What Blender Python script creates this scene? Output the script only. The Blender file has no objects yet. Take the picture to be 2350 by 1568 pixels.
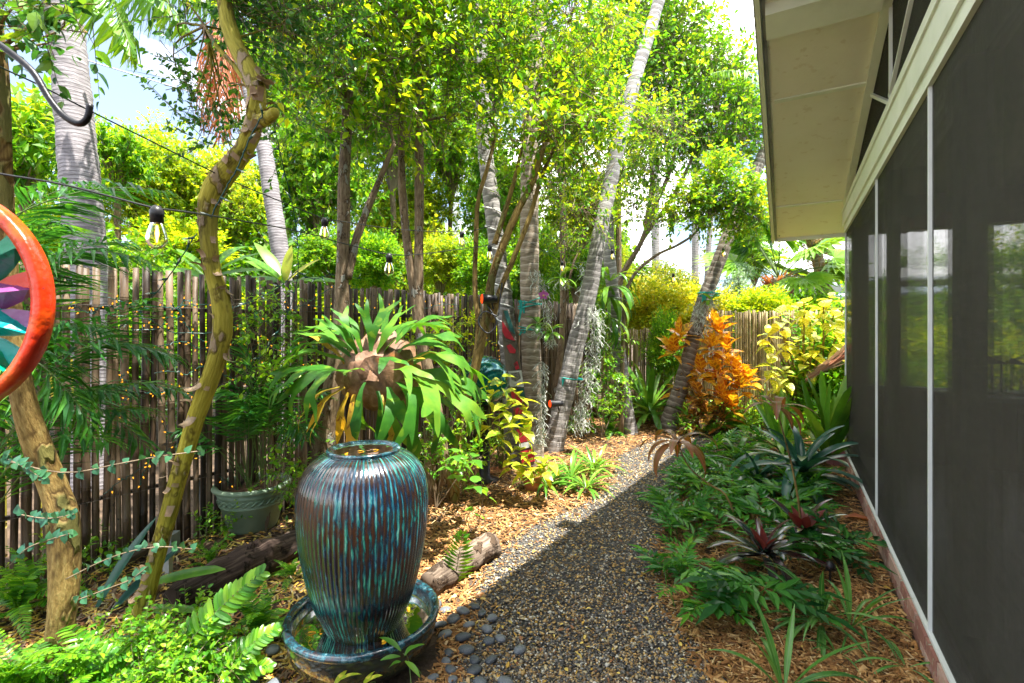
import bpy, math, random
import numpy as np
from mathutils import Vector, Matrix

# ---------------------------------------------------------------- camera, sky, sun, exposure
scene = bpy.context.scene
COL = scene.collection
PI = math.pi
FD = 1135.8                      # focal length in pixels of a 2350 px wide view
CAM_H = 1.6
cam_data = bpy.data.cameras.new("camera")
cam = bpy.data.objects.new("camera", cam_data)
COL.objects.link(cam)
cam.location = (0, 0, CAM_H)
cam.rotation_euler = (PI / 2, 0, 0)
cam_data.sensor_width = 36.0
cam_data.lens = FD / 2350 * 36.0
cam_data.shift_y = -28 / 2350
cam_data.clip_start = 0.05
cam_data.clip_end = 500
cam_data.dof.use_dof = True
cam_data.dof.focus_distance = 4.2
cam_data.dof.aperture_fstop = 7.0
scene.camera = cam

SUN = Vector((0.270, -0.152, 1.0)).normalized()
world = bpy.data.worlds.new("World")
scene.world = world
world.use_nodes = True
wt = world.node_tree
for n in list(wt.nodes):
    wt.nodes.remove(n)
w_out = wt.nodes.new("ShaderNodeOutputWorld")
w_bg = wt.nodes.new("ShaderNodeBackground")
w_bg.inputs["Strength"].default_value = 0.07
sky = wt.nodes.new("ShaderNodeTexSky")
sky.sky_type = 'NISHITA'
sky.sun_disc = False
sky.sun_elevation = math.asin(SUN.z)
sky.sun_rotation = math.atan2(SUN.x, SUN.y)
sky.dust_density = 0.1
sky.air_density = 1.0
sky.ozone_density = 4.0
tc = wt.nodes.new("ShaderNodeTexCoord")
mp = wt.nodes.new("ShaderNodeMapping")
mp.inputs["Scale"].default_value = (1.0, 1.0, 2.6)
mp.inputs["Location"].default_value = (9.9, 1.1, 3.3)
nz = wt.nodes.new("ShaderNodeTexNoise")
nz.inputs["Scale"].default_value = 2.2
nz.inputs["Detail"].default_value = 7
nz.inputs["Roughness"].default_value = 0.55
rp = wt.nodes.new("ShaderNodeValToRGB")
rp.color_ramp.elements[0].position = 0.47
rp.color_ramp.elements[0].color = (0.06, 0.06, 0.06, 1)
rp.color_ramp.elements[1].position = 0.62
rp.color_ramp.elements[1].color = (1, 1, 1, 1)
mx = wt.nodes.new("ShaderNodeMix")
mx.data_type = 'RGBA'
mx.inputs[7].default_value = (21.0, 20.4, 19.6, 1)
wt.links.new(tc.outputs["Generated"], mp.inputs["Vector"])
wt.links.new(mp.outputs["Vector"], nz.inputs["Vector"])
wt.links.new(nz.outputs["Fac"], rp.inputs["Fac"])
wt.links.new(rp.outputs["Color"], mx.inputs[0])
wt.links.new(sky.outputs["Color"], mx.inputs[6])
wt.links.new(mx.outputs[2], w_bg.inputs["Color"])
wt.links.new(w_bg.outputs["Background"], w_out.inputs["Surface"])

sd = bpy.data.lights.new("sun", 'SUN')
sd.energy = 4.0
sd.angle = math.radians(0.6)
sd.color = (1.0, 0.955, 0.88)
sun = bpy.data.objects.new("sun", sd)
COL.objects.link(sun)
sun.location = SUN * 30
sun.rotation_euler = SUN.to_track_quat('Z', 'Y').to_euler()

scene.view_settings.view_transform = 'Standard'
scene.view_settings.look = 'None'
scene.view_settings.gamma = 1.0
scene.view_settings.use_curve_mapping = False
scene.view_settings.exposure = 2.2
scene.cycles.max_bounces = 10
scene.cycles.diffuse_bounces = 5
scene.cycles.glossy_bounces = 3
scene.cycles.transmission_bounces = 6
scene.cycles.transparent_max_bounces = 16
scene.cycles.sample_clamp_indirect = 8
scene.cycles.use_denoising = True

# ---------------------------------------------------------------- placing
def P(u, v, Y):
    return Vector(((u - 1175) / FD * Y, Y, CAM_H - (v - 756) / FD * Y))

def G(u, v, z=0.0):
    return P(u, v, (CAM_H - z) * FD / (v - 756))

WO = Vector((1.921, 2.238, 0)); WD = Vector((0.489, 0.872, 0)); WN = Vector((-0.872, 0.489, 0))
def W(t, w, z):                      # along the porch wall, out from it, up
    p = WO + WD * t + WN * w
    return Vector((p.x, p.y, z))

FA = Vector((-3.545, 2.305, 0)); FDIR = Vector((0.602, 0.798, 0)); FNV = Vector((0.798, -0.602, 0))
def F(u, v, off=0.06):               # a point just in front of the left fence
    r = Vector(((u - 1175) / FD, 1, -(v - 756) / FD))
    p0 = FA + FNV * off
    k = p0.dot(FNV) / r.dot(FNV)
    return Vector((0, 0, CAM_H)) + r * k

# ---------------------------------------------------------------- geometry helpers
RS = np.random.RandomState(11)
random.seed(4)
def A(x): return np.asarray(x, dtype=np.float64)
def nrm(x): return x / np.maximum(np.linalg.norm(x, axis=-1, keepdims=True), 1e-9)

class Geo:
    def __init__(s):
        s.V = []; s.F = []; s.M = []; s.U = []; s.n = 0; s.hasuv = False
    def add(s, g, m=0):
        V, Fs = g[0], g[1]
        uvs = g[2] if len(g) > 2 else [None] * len(Fs)
        V = A(V).reshape(-1, 3)
        for f, uv in zip(Fs, uvs):
            f = np.asarray(f, dtype=np.int64)
            if f.size == 0: continue
            s.F.append(f + s.n); s.M.append(m)
            if uv is None: uv = np.zeros((f.size, 2))
            else: s.hasuv = True
            s.U.append(np.asarray(uv).reshape(-1, 2))
        s.V.append(V); s.n += len(V)
        return s
    def mesh(s, name, mats, smooth=False, off=(0, 0, 0)):
        me = bpy.data.meshes.new(name)
        V = np.concatenate(s.V) - A(off)
        loops = np.concatenate([f.reshape(-1) for f in s.F])
        tot = np.concatenate([np.full(len(f), f.shape[1]) for f in s.F])
        mi = np.concatenate([np.full(len(f), m) for f, m in zip(s.F, s.M)])
        me.vertices.add(len(V)); me.vertices.foreach_set("co", V.astype(np.float32).ravel())
        me.loops.add(len(loops)); me.loops.foreach_set("vertex_index", loops.astype(np.int32))
        me.polygons.add(len(tot))
        me.polygons.foreach_set("loop_start", np.concatenate([[0], np.cumsum(tot)[:-1]]).astype(np.int32))
        me.polygons.foreach_set("loop_total", tot.astype(np.int32))
        me.polygons.foreach_set("material_index", mi.astype(np.int32))
        me.polygons.foreach_set("use_smooth", np.full(len(tot), smooth))
        if s.hasuv:
            uvl = me.uv_layers.new(name="UVMap")
            uvl.data.foreach_set("uv", np.concatenate(s.U).astype(np.float32).ravel())
        if not isinstance(mats, (list, tuple)): mats = [mats]
        for m in mats: me.materials.append(m)
        me.update(calc_edges=True)
        return me

def wl(o):
    v = Vector((0, 0, 0))
    while o is not None:
        v += o.location; o = o.parent
    return v

def tag(o, label=None, cat=None, group=None, kind=None):
    if label: o['label'] = label
    if cat: o['category'] = cat
    if group: o['group'] = group
    if kind: o['kind'] = kind
    return o

def thing(name, label, cat, loc=(0, 0, 0), group=None):
    o = bpy.data.objects.new(name, None)
    COL.objects.link(o); o.location = loc; o.empty_display_size = 0.1
    return tag(o, label, cat, group)

def part(name, geo, mat, parent=None, smooth=False, label=None, kind=None, origin=None):
    """geometry is given in world coordinates; the object's origin is put at its parent or at origin"""
    g = geo if isinstance(geo, Geo) else Geo().add(geo)
    base = wl(parent) if parent is not None else Vector((0, 0, 0))
    org = Vector(origin) if origin is not None else base
    me = g.mesh(name, mat, smooth, off=org)
    o = bpy.data.objects.new(name, me)
    COL.objects.link(o)
    if parent is not None: o.parent = parent
    o.location = org - base
    return tag(o, label, None, None, kind)

def inst(name, me, mtx, parent, label=None):
    o = bpy.data.objects.new(name, me)
    COL.objects.link(o)
    b = Vector((0, 0, 0))
    if parent is not None:
        o.parent = parent; b = wl(parent)
    o.matrix_local = Matrix.Translation(-b) @ mtx
    if label: o['label'] = label
    return o

def copy_tree(o, parent=None):
    c = o.copy(); COL.objects.link(c); c.parent = parent
    for ch in list(o.children): copy_tree(ch, c)
    return c

def box(x0, x1, y0, y1, z0, z1):
    V = [(x0,y0,z0),(x1,y0,z0),(x1,y1,z0),(x0,y1,z0),(x0,y0,z1),(x1,y0,z1),(x1,y1,z1),(x0,y1,z1)]
    return (V, [[(0,3,2,1),(4,5,6,7),(0,1,5,4),(1,2,6,5),(2,3,7,6),(3,0,4,7)]])

def hexa(pts):                       # eight corners: four below, four above
    return ([tuple(p) for p in pts], [[(0,3,2,1),(4,5,6,7),(0,1,5,4),(1,2,6,5),(2,3,7,6),(3,0,4,7)]])

def wbox(t0, t1, w0, w1, z0, z1):    # box in wall coordinates; z0/z1 may be functions of t
    za = z0 if callable(z0) else (lambda t: z0)
    zb = z1 if callable(z1) else (lambda t: z1)
    return hexa([W(t0,w0,za(t0)),W(t1,w0,za(t1)),W(t1,w1,za(t1)),W(t0,w1,za(t0)),
                 W(t0,w0,zb(t0)),W(t1,w0,zb(t1)),W(t1,w1,zb(t1)),W(t0,w1,zb(t0))])

def cat(pts, n):                     # smooth curve through the points
    p = A([tuple(q) for q in pts])
    if len(p) == 2:
        s = np.linspace(0, 1, n)[:, None]
        return p[0] * (1 - s) + p[1] * s
    e = np.vstack([2 * p[0] - p[1], p, 2 * p[-1] - p[-2]])
    out = []
    for s in np.linspace(0, len(p) - 1 - 1e-6, n):
        i = int(s); f = s - i
        a, b, c, d = e[i], e[i+1], e[i+2], e[i+3]
        out.append(0.5 * ((2*b) + (-a + c)*f + (2*a - 5*b + 4*c - d)*f*f + (-a + 3*b - 3*c + d)*f**3))
    return A(out)

def interp(vals, n):
    vals = A(vals)
    return np.interp(np.linspace(0, len(vals) - 1, n), np.arange(len(vals)), vals)

def tube(pts, rad, sides=8, caps=True, wob=0.0, rs=RS):
    p = A([tuple(q) for q in pts]); n = len(p)
    r = np.broadcast_to(A(rad), (n,)) if np.ndim(rad) == 0 else interp(rad, n)
    T = nrm(np.gradient(p, axis=0))
    ref = A((0, 0, 1.0)) if abs(T[0][2]) < 0.9 else A((1.0, 0, 0))
    u = np.cross(T[0], ref); u /= np.linalg.norm(u)
    V = np.zeros((n, sides, 3))
    a = np.arange(sides) * 2 * PI / sides
    ph = rs.rand(4) * 6.28
    for i in range(n):
        u = u - T[i] * np.dot(u, T[i]); u /= max(np.linalg.norm(u), 1e-9)
        w = np.cross(T[i], u)
        rr = r[i] * (1 + wob * (np.sin(2*a + ph[0] + i*0.7) * 0.5 + np.sin(3*a + ph[1] - i*0.4) * 0.5)) if wob else np.full(sides, r[i])
        V[i] = p[i] + rr[:, None] * (np.cos(a)[:, None] * u + np.sin(a)[:, None] * w)
    V = V.reshape(-1, 3)
    i = np.arange(n - 1)[:, None] * sides; j = np.arange(sides)[None, :]; k = (j + 1) % sides
    Fq = np.stack([i + j, i + k, i + sides + k, i + sides + j], -1).reshape(-1, 4)
    L = np.concatenate([[0], np.cumsum(np.linalg.norm(np.diff(p, axis=0), axis=1))])
    ua, ub = (j + 0 * i) / sides, (j + 1 + 0 * i) / sides
    va, vb = L[:-1][:, None] + 0 * j, L[1:][:, None] + 0 * j
    uv = np.stack([np.stack([ua, va], -1), np.stack([ub, va], -1), np.stack([ub, vb], -1), np.stack([ua, vb], -1)], 2).reshape(-1, 2)
    Fs = [Fq]; us = [uv]
    if caps:
        V = np.vstack([V, p[:1], p[-1:]])
        c0, c1 = n * sides, n * sides + 1
        j = np.arange(sides); k = (j + 1) % sides
        Fs.append(np.stack([np.full(sides, c0), k, j], -1)); us.append(None)
        Fs.append(np.stack([np.full(sides, c1), (n-1)*sides + j, (n-1)*sides + k], -1)); us.append(None)
    return (V, Fs, us)

def lathe(prof, segs=48, center=(0, 0, 0), fn=None, uscale=1.0):
    prof = A(prof); n = len(prof)
    a = np.arange(segs) * 2 * PI / segs
    r = prof[:, 0][:, None] * np.ones(segs); z = prof[:, 1][:, None] * np.ones(segs)
    if fn is not None: r, z = fn(r, z, a[None, :] * np.ones((n, 1)))
    V = np.stack([center[0] + r * np.cos(a), center[1] + r * np.sin(a), center[2] + z], -1).reshape(-1, 3)
    i = np.arange(n - 1)[:, None] * segs; j = np.arange(segs)[None, :]; k = (j + 1) % segs
    Fq = np.stack([i + j, i + k, i + segs + k, i + segs + j], -1).reshape(-1, 4)
    ua, ub = (j + 0*i) / segs * uscale, (j + 1 + 0*i) / segs * uscale
    L = prof[:, 1]
    va, vb = L[:-1][:, None] + 0*j, L[1:][:, None] + 0*j
    uv = np.stack([np.stack([ua, va], -1), np.stack([ub, va], -1), np.stack([ub, vb], -1), np.stack([ua, vb], -1)], 2).reshape(-1, 2)
    return (V, [Fq], [uv])

def leaves_fine(B, D, U, L, Wd, shape='ovate', n=4, bend=.5, fold=.18):
    """rounded leaves with several stations, for foliage near the camera"""
    V, Fs = leafgeo(1.0, 1.0, bend, shape, n, fold)
    B = A(B); D = nrm(A(D)); k = len(B)
    L = np.broadcast_to(A(L), (k,)); Wd = np.broadcast_to(A(Wd), (k,))
    S = nrm(np.cross(D, A(U))); Nn = nrm(np.cross(S, D))
    Mx = np.zeros((k, 4, 4)); Mx[:, 3, 3] = 1
    Mx[:, :3, 0] = D * L[:, None]; Mx[:, :3, 1] = S * Wd[:, None]; Mx[:, :3, 2] = Nn * L[:, None] * .8; Mx[:, :3, 3] = B
    return replicate((V, Fs), Mx)

def leaves(B, D, U, L, Wd, curl=0.15, fold=0.15):
    B = A(B); D = nrm(A(D)); n = len(B)
    L = np.broadcast_to(A(L), (n,))[:, None]; Wd = np.broadcast_to(A(Wd), (n,))[:, None]
    S = nrm(np.cross(D, A(U))); N = nrm(np.cross(S, D))
    mid = B + D * L * 0.45
    V = np.stack([B, mid + S*Wd/2, mid - N*Wd*fold, mid - S*Wd/2, B + D*L*math.sqrt(max(0.05, 1-curl*curl)) - N*L*curl], 1)
    o = np.arange(n)[:, None] * 5
    Ft = np.concatenate([o + [0, 1, 2], o + [0, 2, 3], o + [1, 4, 2], o + [2, 4, 3]])
    return (V.reshape(-1, 3), [Ft])

def sticks(Aa, Bb, ra, rb, sides=3):
    Aa = A(Aa); Bb = A(Bb); n = len(Aa)
    T = nrm(Bb - Aa)
    ref = np.where(np.abs(T[:, 2:3]) < 0.9, A([[0, 0, 1.0]]), A([[1.0, 0, 0]]))
    u = nrm(np.cross(T, ref)); w = np.cross(T, u)
    ra = np.broadcast_to(A(ra), (n,))[:, None]; rb = np.broadcast_to(A(rb), (n,))[:, None]
    ring = []
    for P0, r in ((Aa, ra), (Bb, rb)):
        for s in range(sides):
            a = 2 * PI * s / sides
            ring.append(P0 + r * (math.cos(a) * u + math.sin(a) * w))
    V = np.stack(ring, 1).reshape(-1, 3)
    o = np.arange(n)[:, None] * (2 * sides)
    Fq = np.concatenate([o + [s, (s+1) % sides, sides + (s+1) % sides, sides + s] for s in range(sides)])
    return (V, [Fq])

def replicate(g, mats):
    """many copies of one small (V, F) through 4x4 matrices, as one geometry"""
    V, Fs = A(g[0]), g[1]
    Mx = A(mats)
    n, k = len(Mx), len(V)
    VV = np.einsum('nij,kj->nki', Mx[:, :3, :3], V) + Mx[:, None, :3, 3]
    o = np.arange(n)[:, None, None] * k
    return (VV.reshape(-1, 3), [(np.asarray(f)[None] + o).reshape(-1, np.asarray(f).shape[1]) for f in Fs])

def frame(D, U):                     # 4x4 with X along D and Z near U
    D = Vector(D).normalized(); U = Vector(U)
    Y = U.cross(D)
    if Y.length < 1e-4: Y = Vector((0, 1, 0)).cross(D)
    Y.normalize(); Z = D.cross(Y)
    return Matrix(((D.x, Y.x, Z.x, 0), (D.y, Y.y, Z.y, 0), (D.z, Y.z, Z.z, 0), (0, 0, 0, 1)))

def place(p, D, U, s=1.0):
    return Matrix.Translation(Vector(p)) @ frame(D, U) @ Matrix.Scale(s, 4)

SHAPES = {
    'strap': [(0, .55), (.1, .8), (.35, 1), (.65, .95), (.85, .7), (.95, .35), (1, .03)],
    'lance': [(0, .2), (.12, .5), (.3, .9), (.5, 1), (.7, .8), (.88, .42), (1, .02)],
    'ovate': [(0, .05), (.08, .5), (.22, .92), (.38, 1), (.6, .82), (.82, .42), (1, .02)],
    'heart': [(0, .3), (.06, .75), (.2, 1), (.38, .97), (.6, .72), (.82, .32), (1, .02)],
    'tongue': [(0, .7), (.15, .85), (.4, 1), (.7, .95), (.88, .75), (.96, .45), (1, .1)],
}
def leafgeo(L, Wd, bend=1.0, shape='lance', n=8, fold=0.25, wave=0.0, cup=0.0, rs=RS):
    xs, ws = zip(*SHAPES[shape])
    s = np.linspace(0, 1, n + 1)
    w = np.interp(s, xs, ws) * Wd / 2
    ang = bend * s ** 1.15
    ds = L / n
    x = np.concatenate([[0], np.cumsum(np.cos((ang[1:] + ang[:-1]) / 2) * ds)])
    z = np.concatenate([[0], np.cumsum(-np.sin((ang[1:] + ang[:-1]) / 2) * ds)])
    nx, nzz = np.sin(ang), np.cos(ang)
    ph = rs.rand() * 6
    wv = wave * Wd * np.sin(s * 17 + ph); wv2 = wave * Wd * np.sin(s * 15 + ph + 2)
    h1 = fold * w + wv; h2 = fold * w + wv2
    V = np.stack([np.stack([x + nx*h1, w, z + nzz*h1], -1), np.stack([x, 0*x, z], -1), np.stack([x + nx*h2, -w, z + nzz*h2], -1)], 1).reshape(-1, 3)
    i = np.arange(n)[:, None] * 3
    Fq = np.concatenate([i + [0, 1, 4, 3], i + [1, 2, 5, 4]])
    return (V, [Fq])

def ncat(n): return n

def frondgeo(p0, p1, arch, nl, Lf, Wf, ang=0.75, droop=0.25, side_up=0.2, t0=0.12, endtaper=0.35, rr=0.006, rs=RS, up=(0,0,1), curlv=0.15, jit=0.1, hang=0.0, fine=None):
    """a feather leaf from p0 to p1: a rachis and two rows of leaflets"""
    p0 = A(tuple(p0)); p1 = A(tuple(p1))
    mid = (p0 + p1) / 2 + A((0, 0, arch))
    s = np.linspace(0, 1, 14)[:, None]
    c = p0 * (1-s)**2 + 2 * mid * s * (1-s) + p1 * s**2
    g = Geo().add(tube(c, [rr, rr*.7, rr*.2], 4, caps=False), 1)
    t = np.repeat(np.linspace(t0, 0.99, nl), 2)[:, None]
    sg = np.tile([1.0, -1.0], nl)[:, None]
    t = np.clip(t + rs.uniform(-.006, .006, t.shape), 0, 1)
    B = p0 * (1-t)**2 + 2 * mid * t * (1-t) + p1 * t**2
    T = nrm(2 * (1-t) * (mid - p0) + 2 * t * (p1 - mid))
    S = nrm(np.cross(T, A([up]))) * sg
    N = nrm(np.cross(S * sg, T))
    a = ang + (1.35 - ang) * (1 - np.minimum(1, t * 1.2)) * 0.4
    a = ang * (0.35 + 0.65 * (1 - t ** 2))   # leaflets point more forward at the tip
    D = nrm(S * np.sin(a + .35) + T * np.cos(a + .35) + N * side_up + rs.normal(0, jit, S.shape) + A((0, 0, -hang)))
    tt = t[:, 0]
    prof = np.minimum(1, (tt - t0 + .08) * 5) * (1 - (1 - endtaper) * np.clip((tt - .45) / .55, 0, 1) ** 1.5)
    LL = Lf * prof * rs.uniform(.88, 1.1, len(tt))
    if fine: g.add(leaves_fine(B, D, N + rs.normal(0, .12, N.shape), LL, Wf, fine, 5, .5, .1), 0)
    else: g.add(leaves(B, D, N + rs.normal(0, .2, N.shape), LL, Wf, curlv + droop, 0.15), 0)
    return g

def twigs(blobs, n, Lt, K, L, Wd, up=0.25, hang=0.12, rs=RS, zs=0.8, jl=.35, keep=None, fine=0):
    """leafy twigs spread through a set of spheres: returns leaf geometry and twig geometry"""
    C = A([tuple(b[0]) for b in blobs]); R = A([b[1] for b in blobs])
    w = R ** 2.2; idx = rs.choice(len(R), n, p=w / w.sum())
    d = nrm(rs.normal(0, 1, (n, 3))); rad = rs.rand(n)[:, None] ** 0.45
    p = C[idx] + d * rad * R[idx][:, None] * A((1, 1, zs))
    tw = nrm(d * .6 + rs.normal(0, .55, (n, 3)) + A((0, 0, up)))
    ln = Lt * rs.uniform(.5, 1.25, n)[:, None]
    q = p + tw * ln
    k = (np.arange(K) + .6) / K
    B = (p[:, None] + tw[:, None] * (ln[:, None] * k[None, :, None])).reshape(-1, 3)
    B[:, 2] -= np.tile(k ** 2, n) * np.repeat(ln[:, 0], K) * .12
    Tw = np.repeat(tw, K, 0)
    side = nrm(np.cross(Tw, rs.normal(0, 1, (n * K, 3))))
    D = nrm(Tw * .55 + side * .8 + A((0, 0, -hang)) + rs.normal(0, .15, (n*K, 3)))
    U = A((0, 0, 1.0)) + rs.normal(0, jl, (n * K, 3))
    sc = rs.uniform(.45, 1.2, n * K)
    if keep is not None:
        m = keep(B); B, D, U, sc = B[m], D[m], U[m], sc[m]
    gl = leaves_fine(B, D, U, L * sc * 1.05, Wd * sc, n=fine) if fine else leaves(B, D, U, L * sc, Wd * sc, 0.18, 0.16)
    s0 = p - tw * ln * .4
    gt = sticks(s0, q, Lt * .010, Lt * .004)
    return gl, gt, p, idx

def limbs(src, blobs, r0, rs=RS, bow=.15):
    g = Geo()
    for c, r in blobs:
        a = A(tuple(src)); b = A(tuple(c))
        m = (a + b) / 2 + rs.normal(0, bow, 3) * np.linalg.norm(b - a) * .6
        m[2] += .05
        g.add(tube(cat([a, m, b], 8), [r0, r0*.65, r0*.25], 6, caps=False))
    return g

# ---------------------------------------------------------------- materials
def newmat(name):
    m = bpy.data.materials.new(name); m.use_nodes = True
    nt = m.node_tree
    for n in list(nt.nodes): nt.nodes.remove(n)
    return m, nt
def N(nt, typ, ins=None, **props):
    n = nt.nodes.new("ShaderNode" + typ)
    for k, v in props.items(): setattr(n, k, v)
    for k, v in (ins or {}).items():
        s = n.inputs[k]
        if isinstance(v, bpy.types.NodeSocket): nt.links.new(v, s)
        elif isinstance(v, (tuple, list)) and len(v) == 3 and s.type == 'RGBA': s.default_value = (*v, 1)
        else: s.default_value = v
    return n
def ramp(nt, fac, stops, interp='LINEAR'):
    n = nt.nodes.new("ShaderNodeValToRGB")
    r = n.color_ramp; r.interpolation = interp
    while len(r.elements) < len(stops): r.elements.new(0.5)
    for e, (p, c) in zip(r.elements, stops):
        e.position = p; e.color = (*c, 1) if len(c) == 3 else c
    nt.links.new(fac, n.inputs["Fac"])
    return n.outputs["Color"]
def even(cols): return [(i / max(1, len(cols) - 1), c) for i, c in enumerate(cols)]
def math_n(nt, op, a, b=0.0):
    n = N(nt, "Math", {0: a, 1: b}, operation=op); return n.outputs[0]
def mixc(nt, f, a, b, blend='MIX'):
    n = nt.nodes.new("ShaderNodeMix"); n.data_type = 'RGBA'; n.blend_type = blend
    for k, v in ((0, f), (6, a), (7, b)):
        if isinstance(v, bpy.types.NodeSocket): nt.links.new(v, n.inputs[k])
        elif isinstance(v, (tuple, list)): n.inputs[k].default_value = (*v, 1)
        else: n.inputs[k].default_value = v
    return n.outputs[2]
def out(nt, sh, disp=None):
    o = nt.nodes.new("ShaderNodeOutputMaterial"); nt.links.new(sh, o.inputs["Surface"])

def mat_n(name, cols, scale=8, stretch=(1, 1, 1), rough=.7, bump=.3, bscale=None, detail=6, spec=.4, metallic=0, rand=0.0, spots=None, coat=0, island=0.0):
    m, nt = newmat(name)
    co = N(nt, "TexCoord").outputs["Object"]
    if rand:
        oi = N(nt, "ObjectInfo").outputs["Random"]
        off = N(nt, "CombineXYZ", {0: math_n(nt, 'MULTIPLY', oi, 31.0), 1: math_n(nt, 'MULTIPLY', oi, 17.0), 2: 0.0}).outputs[0]
        co = N(nt, "VectorMath", {0: co, 1: off}, operation='ADD').outputs[0]
    mpn = N(nt, "Mapping", {"Vector": co, "Scale": stretch}).outputs[0]
    nz = N(nt, "TexNoise", {"Vector": mpn, "Scale": scale, "Detail": detail, "Roughness": .6}).outputs["Fac"]
    f = nz
    if rand: f = math_n(nt, 'ADD', f, math_n(nt, 'MULTIPLY', math_n(nt, 'SUBTRACT', oi, .5), rand))
    if island:
        ri = N(nt, "NewGeometry").outputs["Random Per Island"]
        f = math_n(nt, 'ADD', f, math_n(nt, 'MULTIPLY', math_n(nt, 'SUBTRACT', ri, .5), island))
    st = [(0.3 + 0.4 * p, c) for p, c in even(cols)]
    col = ramp(nt, f, st)
    if spots:
        sc, c2, lo = spots
        n2 = N(nt, "TexNoise", {"Vector": co, "Scale": sc, "Detail": 3}).outputs["Fac"]
        fm = ramp(nt, n2, [(lo, (0, 0, 0)), (lo + .06, (1, 1, 1))])
        col = mixc(nt, fm, col, c2)
    b = N(nt, "Bump", {"Height": N(nt, "TexNoise", {"Vector": mpn, "Scale": bscale or scale * 3, "Detail": 5}).outputs["Fac"], "Strength": bump, "Distance": .02}).outputs[0]
    p = N(nt, "BsdfPrincipled", {"Base Color": col, "Roughness": rough, "Specular IOR Level": spec, "Metallic": metallic, "Normal": b, "Coat Weight": coat})
    out(nt, p.outputs[0]); return m

def mat_leaf(name, cols, rough=.42, trans=.4, island=True, warm=1.25, vein=None, blotch=None, spec=.5, tipcol=None):
    m, nt = newmat(name)
    if island:
        r = N(nt, "NewGeometry").outputs["Random Per Island"]
    else:
        r = N(nt, "ObjectInfo").outputs["Random"]
    co = N(nt, "TexCoord").outputs["Object"]
    big = N(nt, "TexNoise", {"Vector": co, "Scale": 1.6 if island else 9.0, "Detail": 3}).outputs["Fac"]
    f = math_n(nt, 'ADD', math_n(nt, 'MULTIPLY', r, .7), math_n(nt, 'MULTIPLY', math_n(nt, 'SUBTRACT', big, .35), 1.0))
    col = ramp(nt, f, even(cols))
    if blotch:
        sc, c2, lo = blotch
        n2 = N(nt, "TexNoise", {"Vector": co, "Scale": sc, "Detail": 2, "Distortion": .6}).outputs["Fac"]
        col = mixc(nt, ramp(nt, n2, [(lo, (0, 0, 0)), (lo + .08, (1, 1, 1))]), col, c2)
    if vein:
        k, c2, wv = vein             # side veins running out and forward from the midrib
        sx = N(nt, "SeparateXYZ", {0: co})
        ay = math_n(nt, 'ABSOLUTE', sx.outputs[1])
        ph = math_n(nt, 'MULTIPLY', math_n(nt, 'SUBTRACT', sx.outputs[0], math_n(nt, 'MULTIPLY', ay, .7)), k)
        sn = math_n(nt, 'POWER', math_n(nt, 'ABSOLUTE', math_n(nt, 'SINE', ph)), 6.0)
        mid = math_n(nt, 'LESS_THAN', ay, wv)
        col = mixc(nt, math_n(nt, 'MULTIPLY', math_n(nt, 'MAXIMUM', sn, mid), .8), col, c2)
    tcol = mixc(nt, 1.0, col, (1.5 * warm, 1.45, .55), 'MULTIPLY')
    p = N(nt, "BsdfPrincipled", {"Base Color": col, "Roughness": rough, "Specular IOR Level": spec})
    t = N(nt, "BsdfTranslucent", {"Color": tcol})
    mixn = N(nt, "MixShader", {0: trans, 1: p.outputs[0], 2: t.outputs[0]})
    out(nt, mixn.outputs[0]); return m

def mat_emit(name, col, strength):
    m, nt = newmat(name)
    e = N(nt, "Emission", {"Color": col, "Strength": strength}); out(nt, e.outputs[0]); return m

M = {}
M['paint'] = mat_n('cream_paint', [(.70,.73,.60), (.80,.82,.70), (.84,.85,.74)], 3, (1,1,1), .55, .05, 60)
M['soffit'] = mat_n('soffit_board', [(.80,.75,.62), (.85,.80,.68), (.87,.83,.72)], 1.6, (1,1,1), .65, .12, 40, spots=(11, (.76,.69,.55), .62))
M['white'] = mat_n('white_strip', [(.72,.74,.72), (.82,.84,.82)], 8, (1,1,1), .4, .03)
M['drip'] = mat_n('grey_drip_edge', [(.16,.16,.17), (.30,.30,.31)], 6, (1,1,1), .5, .1)
M['roofing'] = mat_n('blue_grey_roof_metal', [(.30,.38,.42), (.42,.50,.53)], 6, (1,1,1), .4, .1)
M['darkpost'] = mat_n('grey_green_post_paint', [(.12,.13,.10), (.17,.18,.14)], 5, (1,1,4), .6, .05)
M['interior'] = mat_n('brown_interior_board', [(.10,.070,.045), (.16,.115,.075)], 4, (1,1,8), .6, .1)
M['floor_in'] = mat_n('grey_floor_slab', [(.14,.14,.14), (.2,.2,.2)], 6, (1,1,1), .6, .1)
M['brick'] = mat_n('brick_red', [(.30,.13,.10), (.42,.22,.17), (.50,.33,.27)], 14, (1,1,1), .85, .4, 50, rand=.5, spots=(30, (.42,.42,.33), .62))
M['mortar'] = mat_n('mortar', [(.36,.35,.28), (.48,.46,.38)], 20, (1,1,1), .9, .3)
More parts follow.
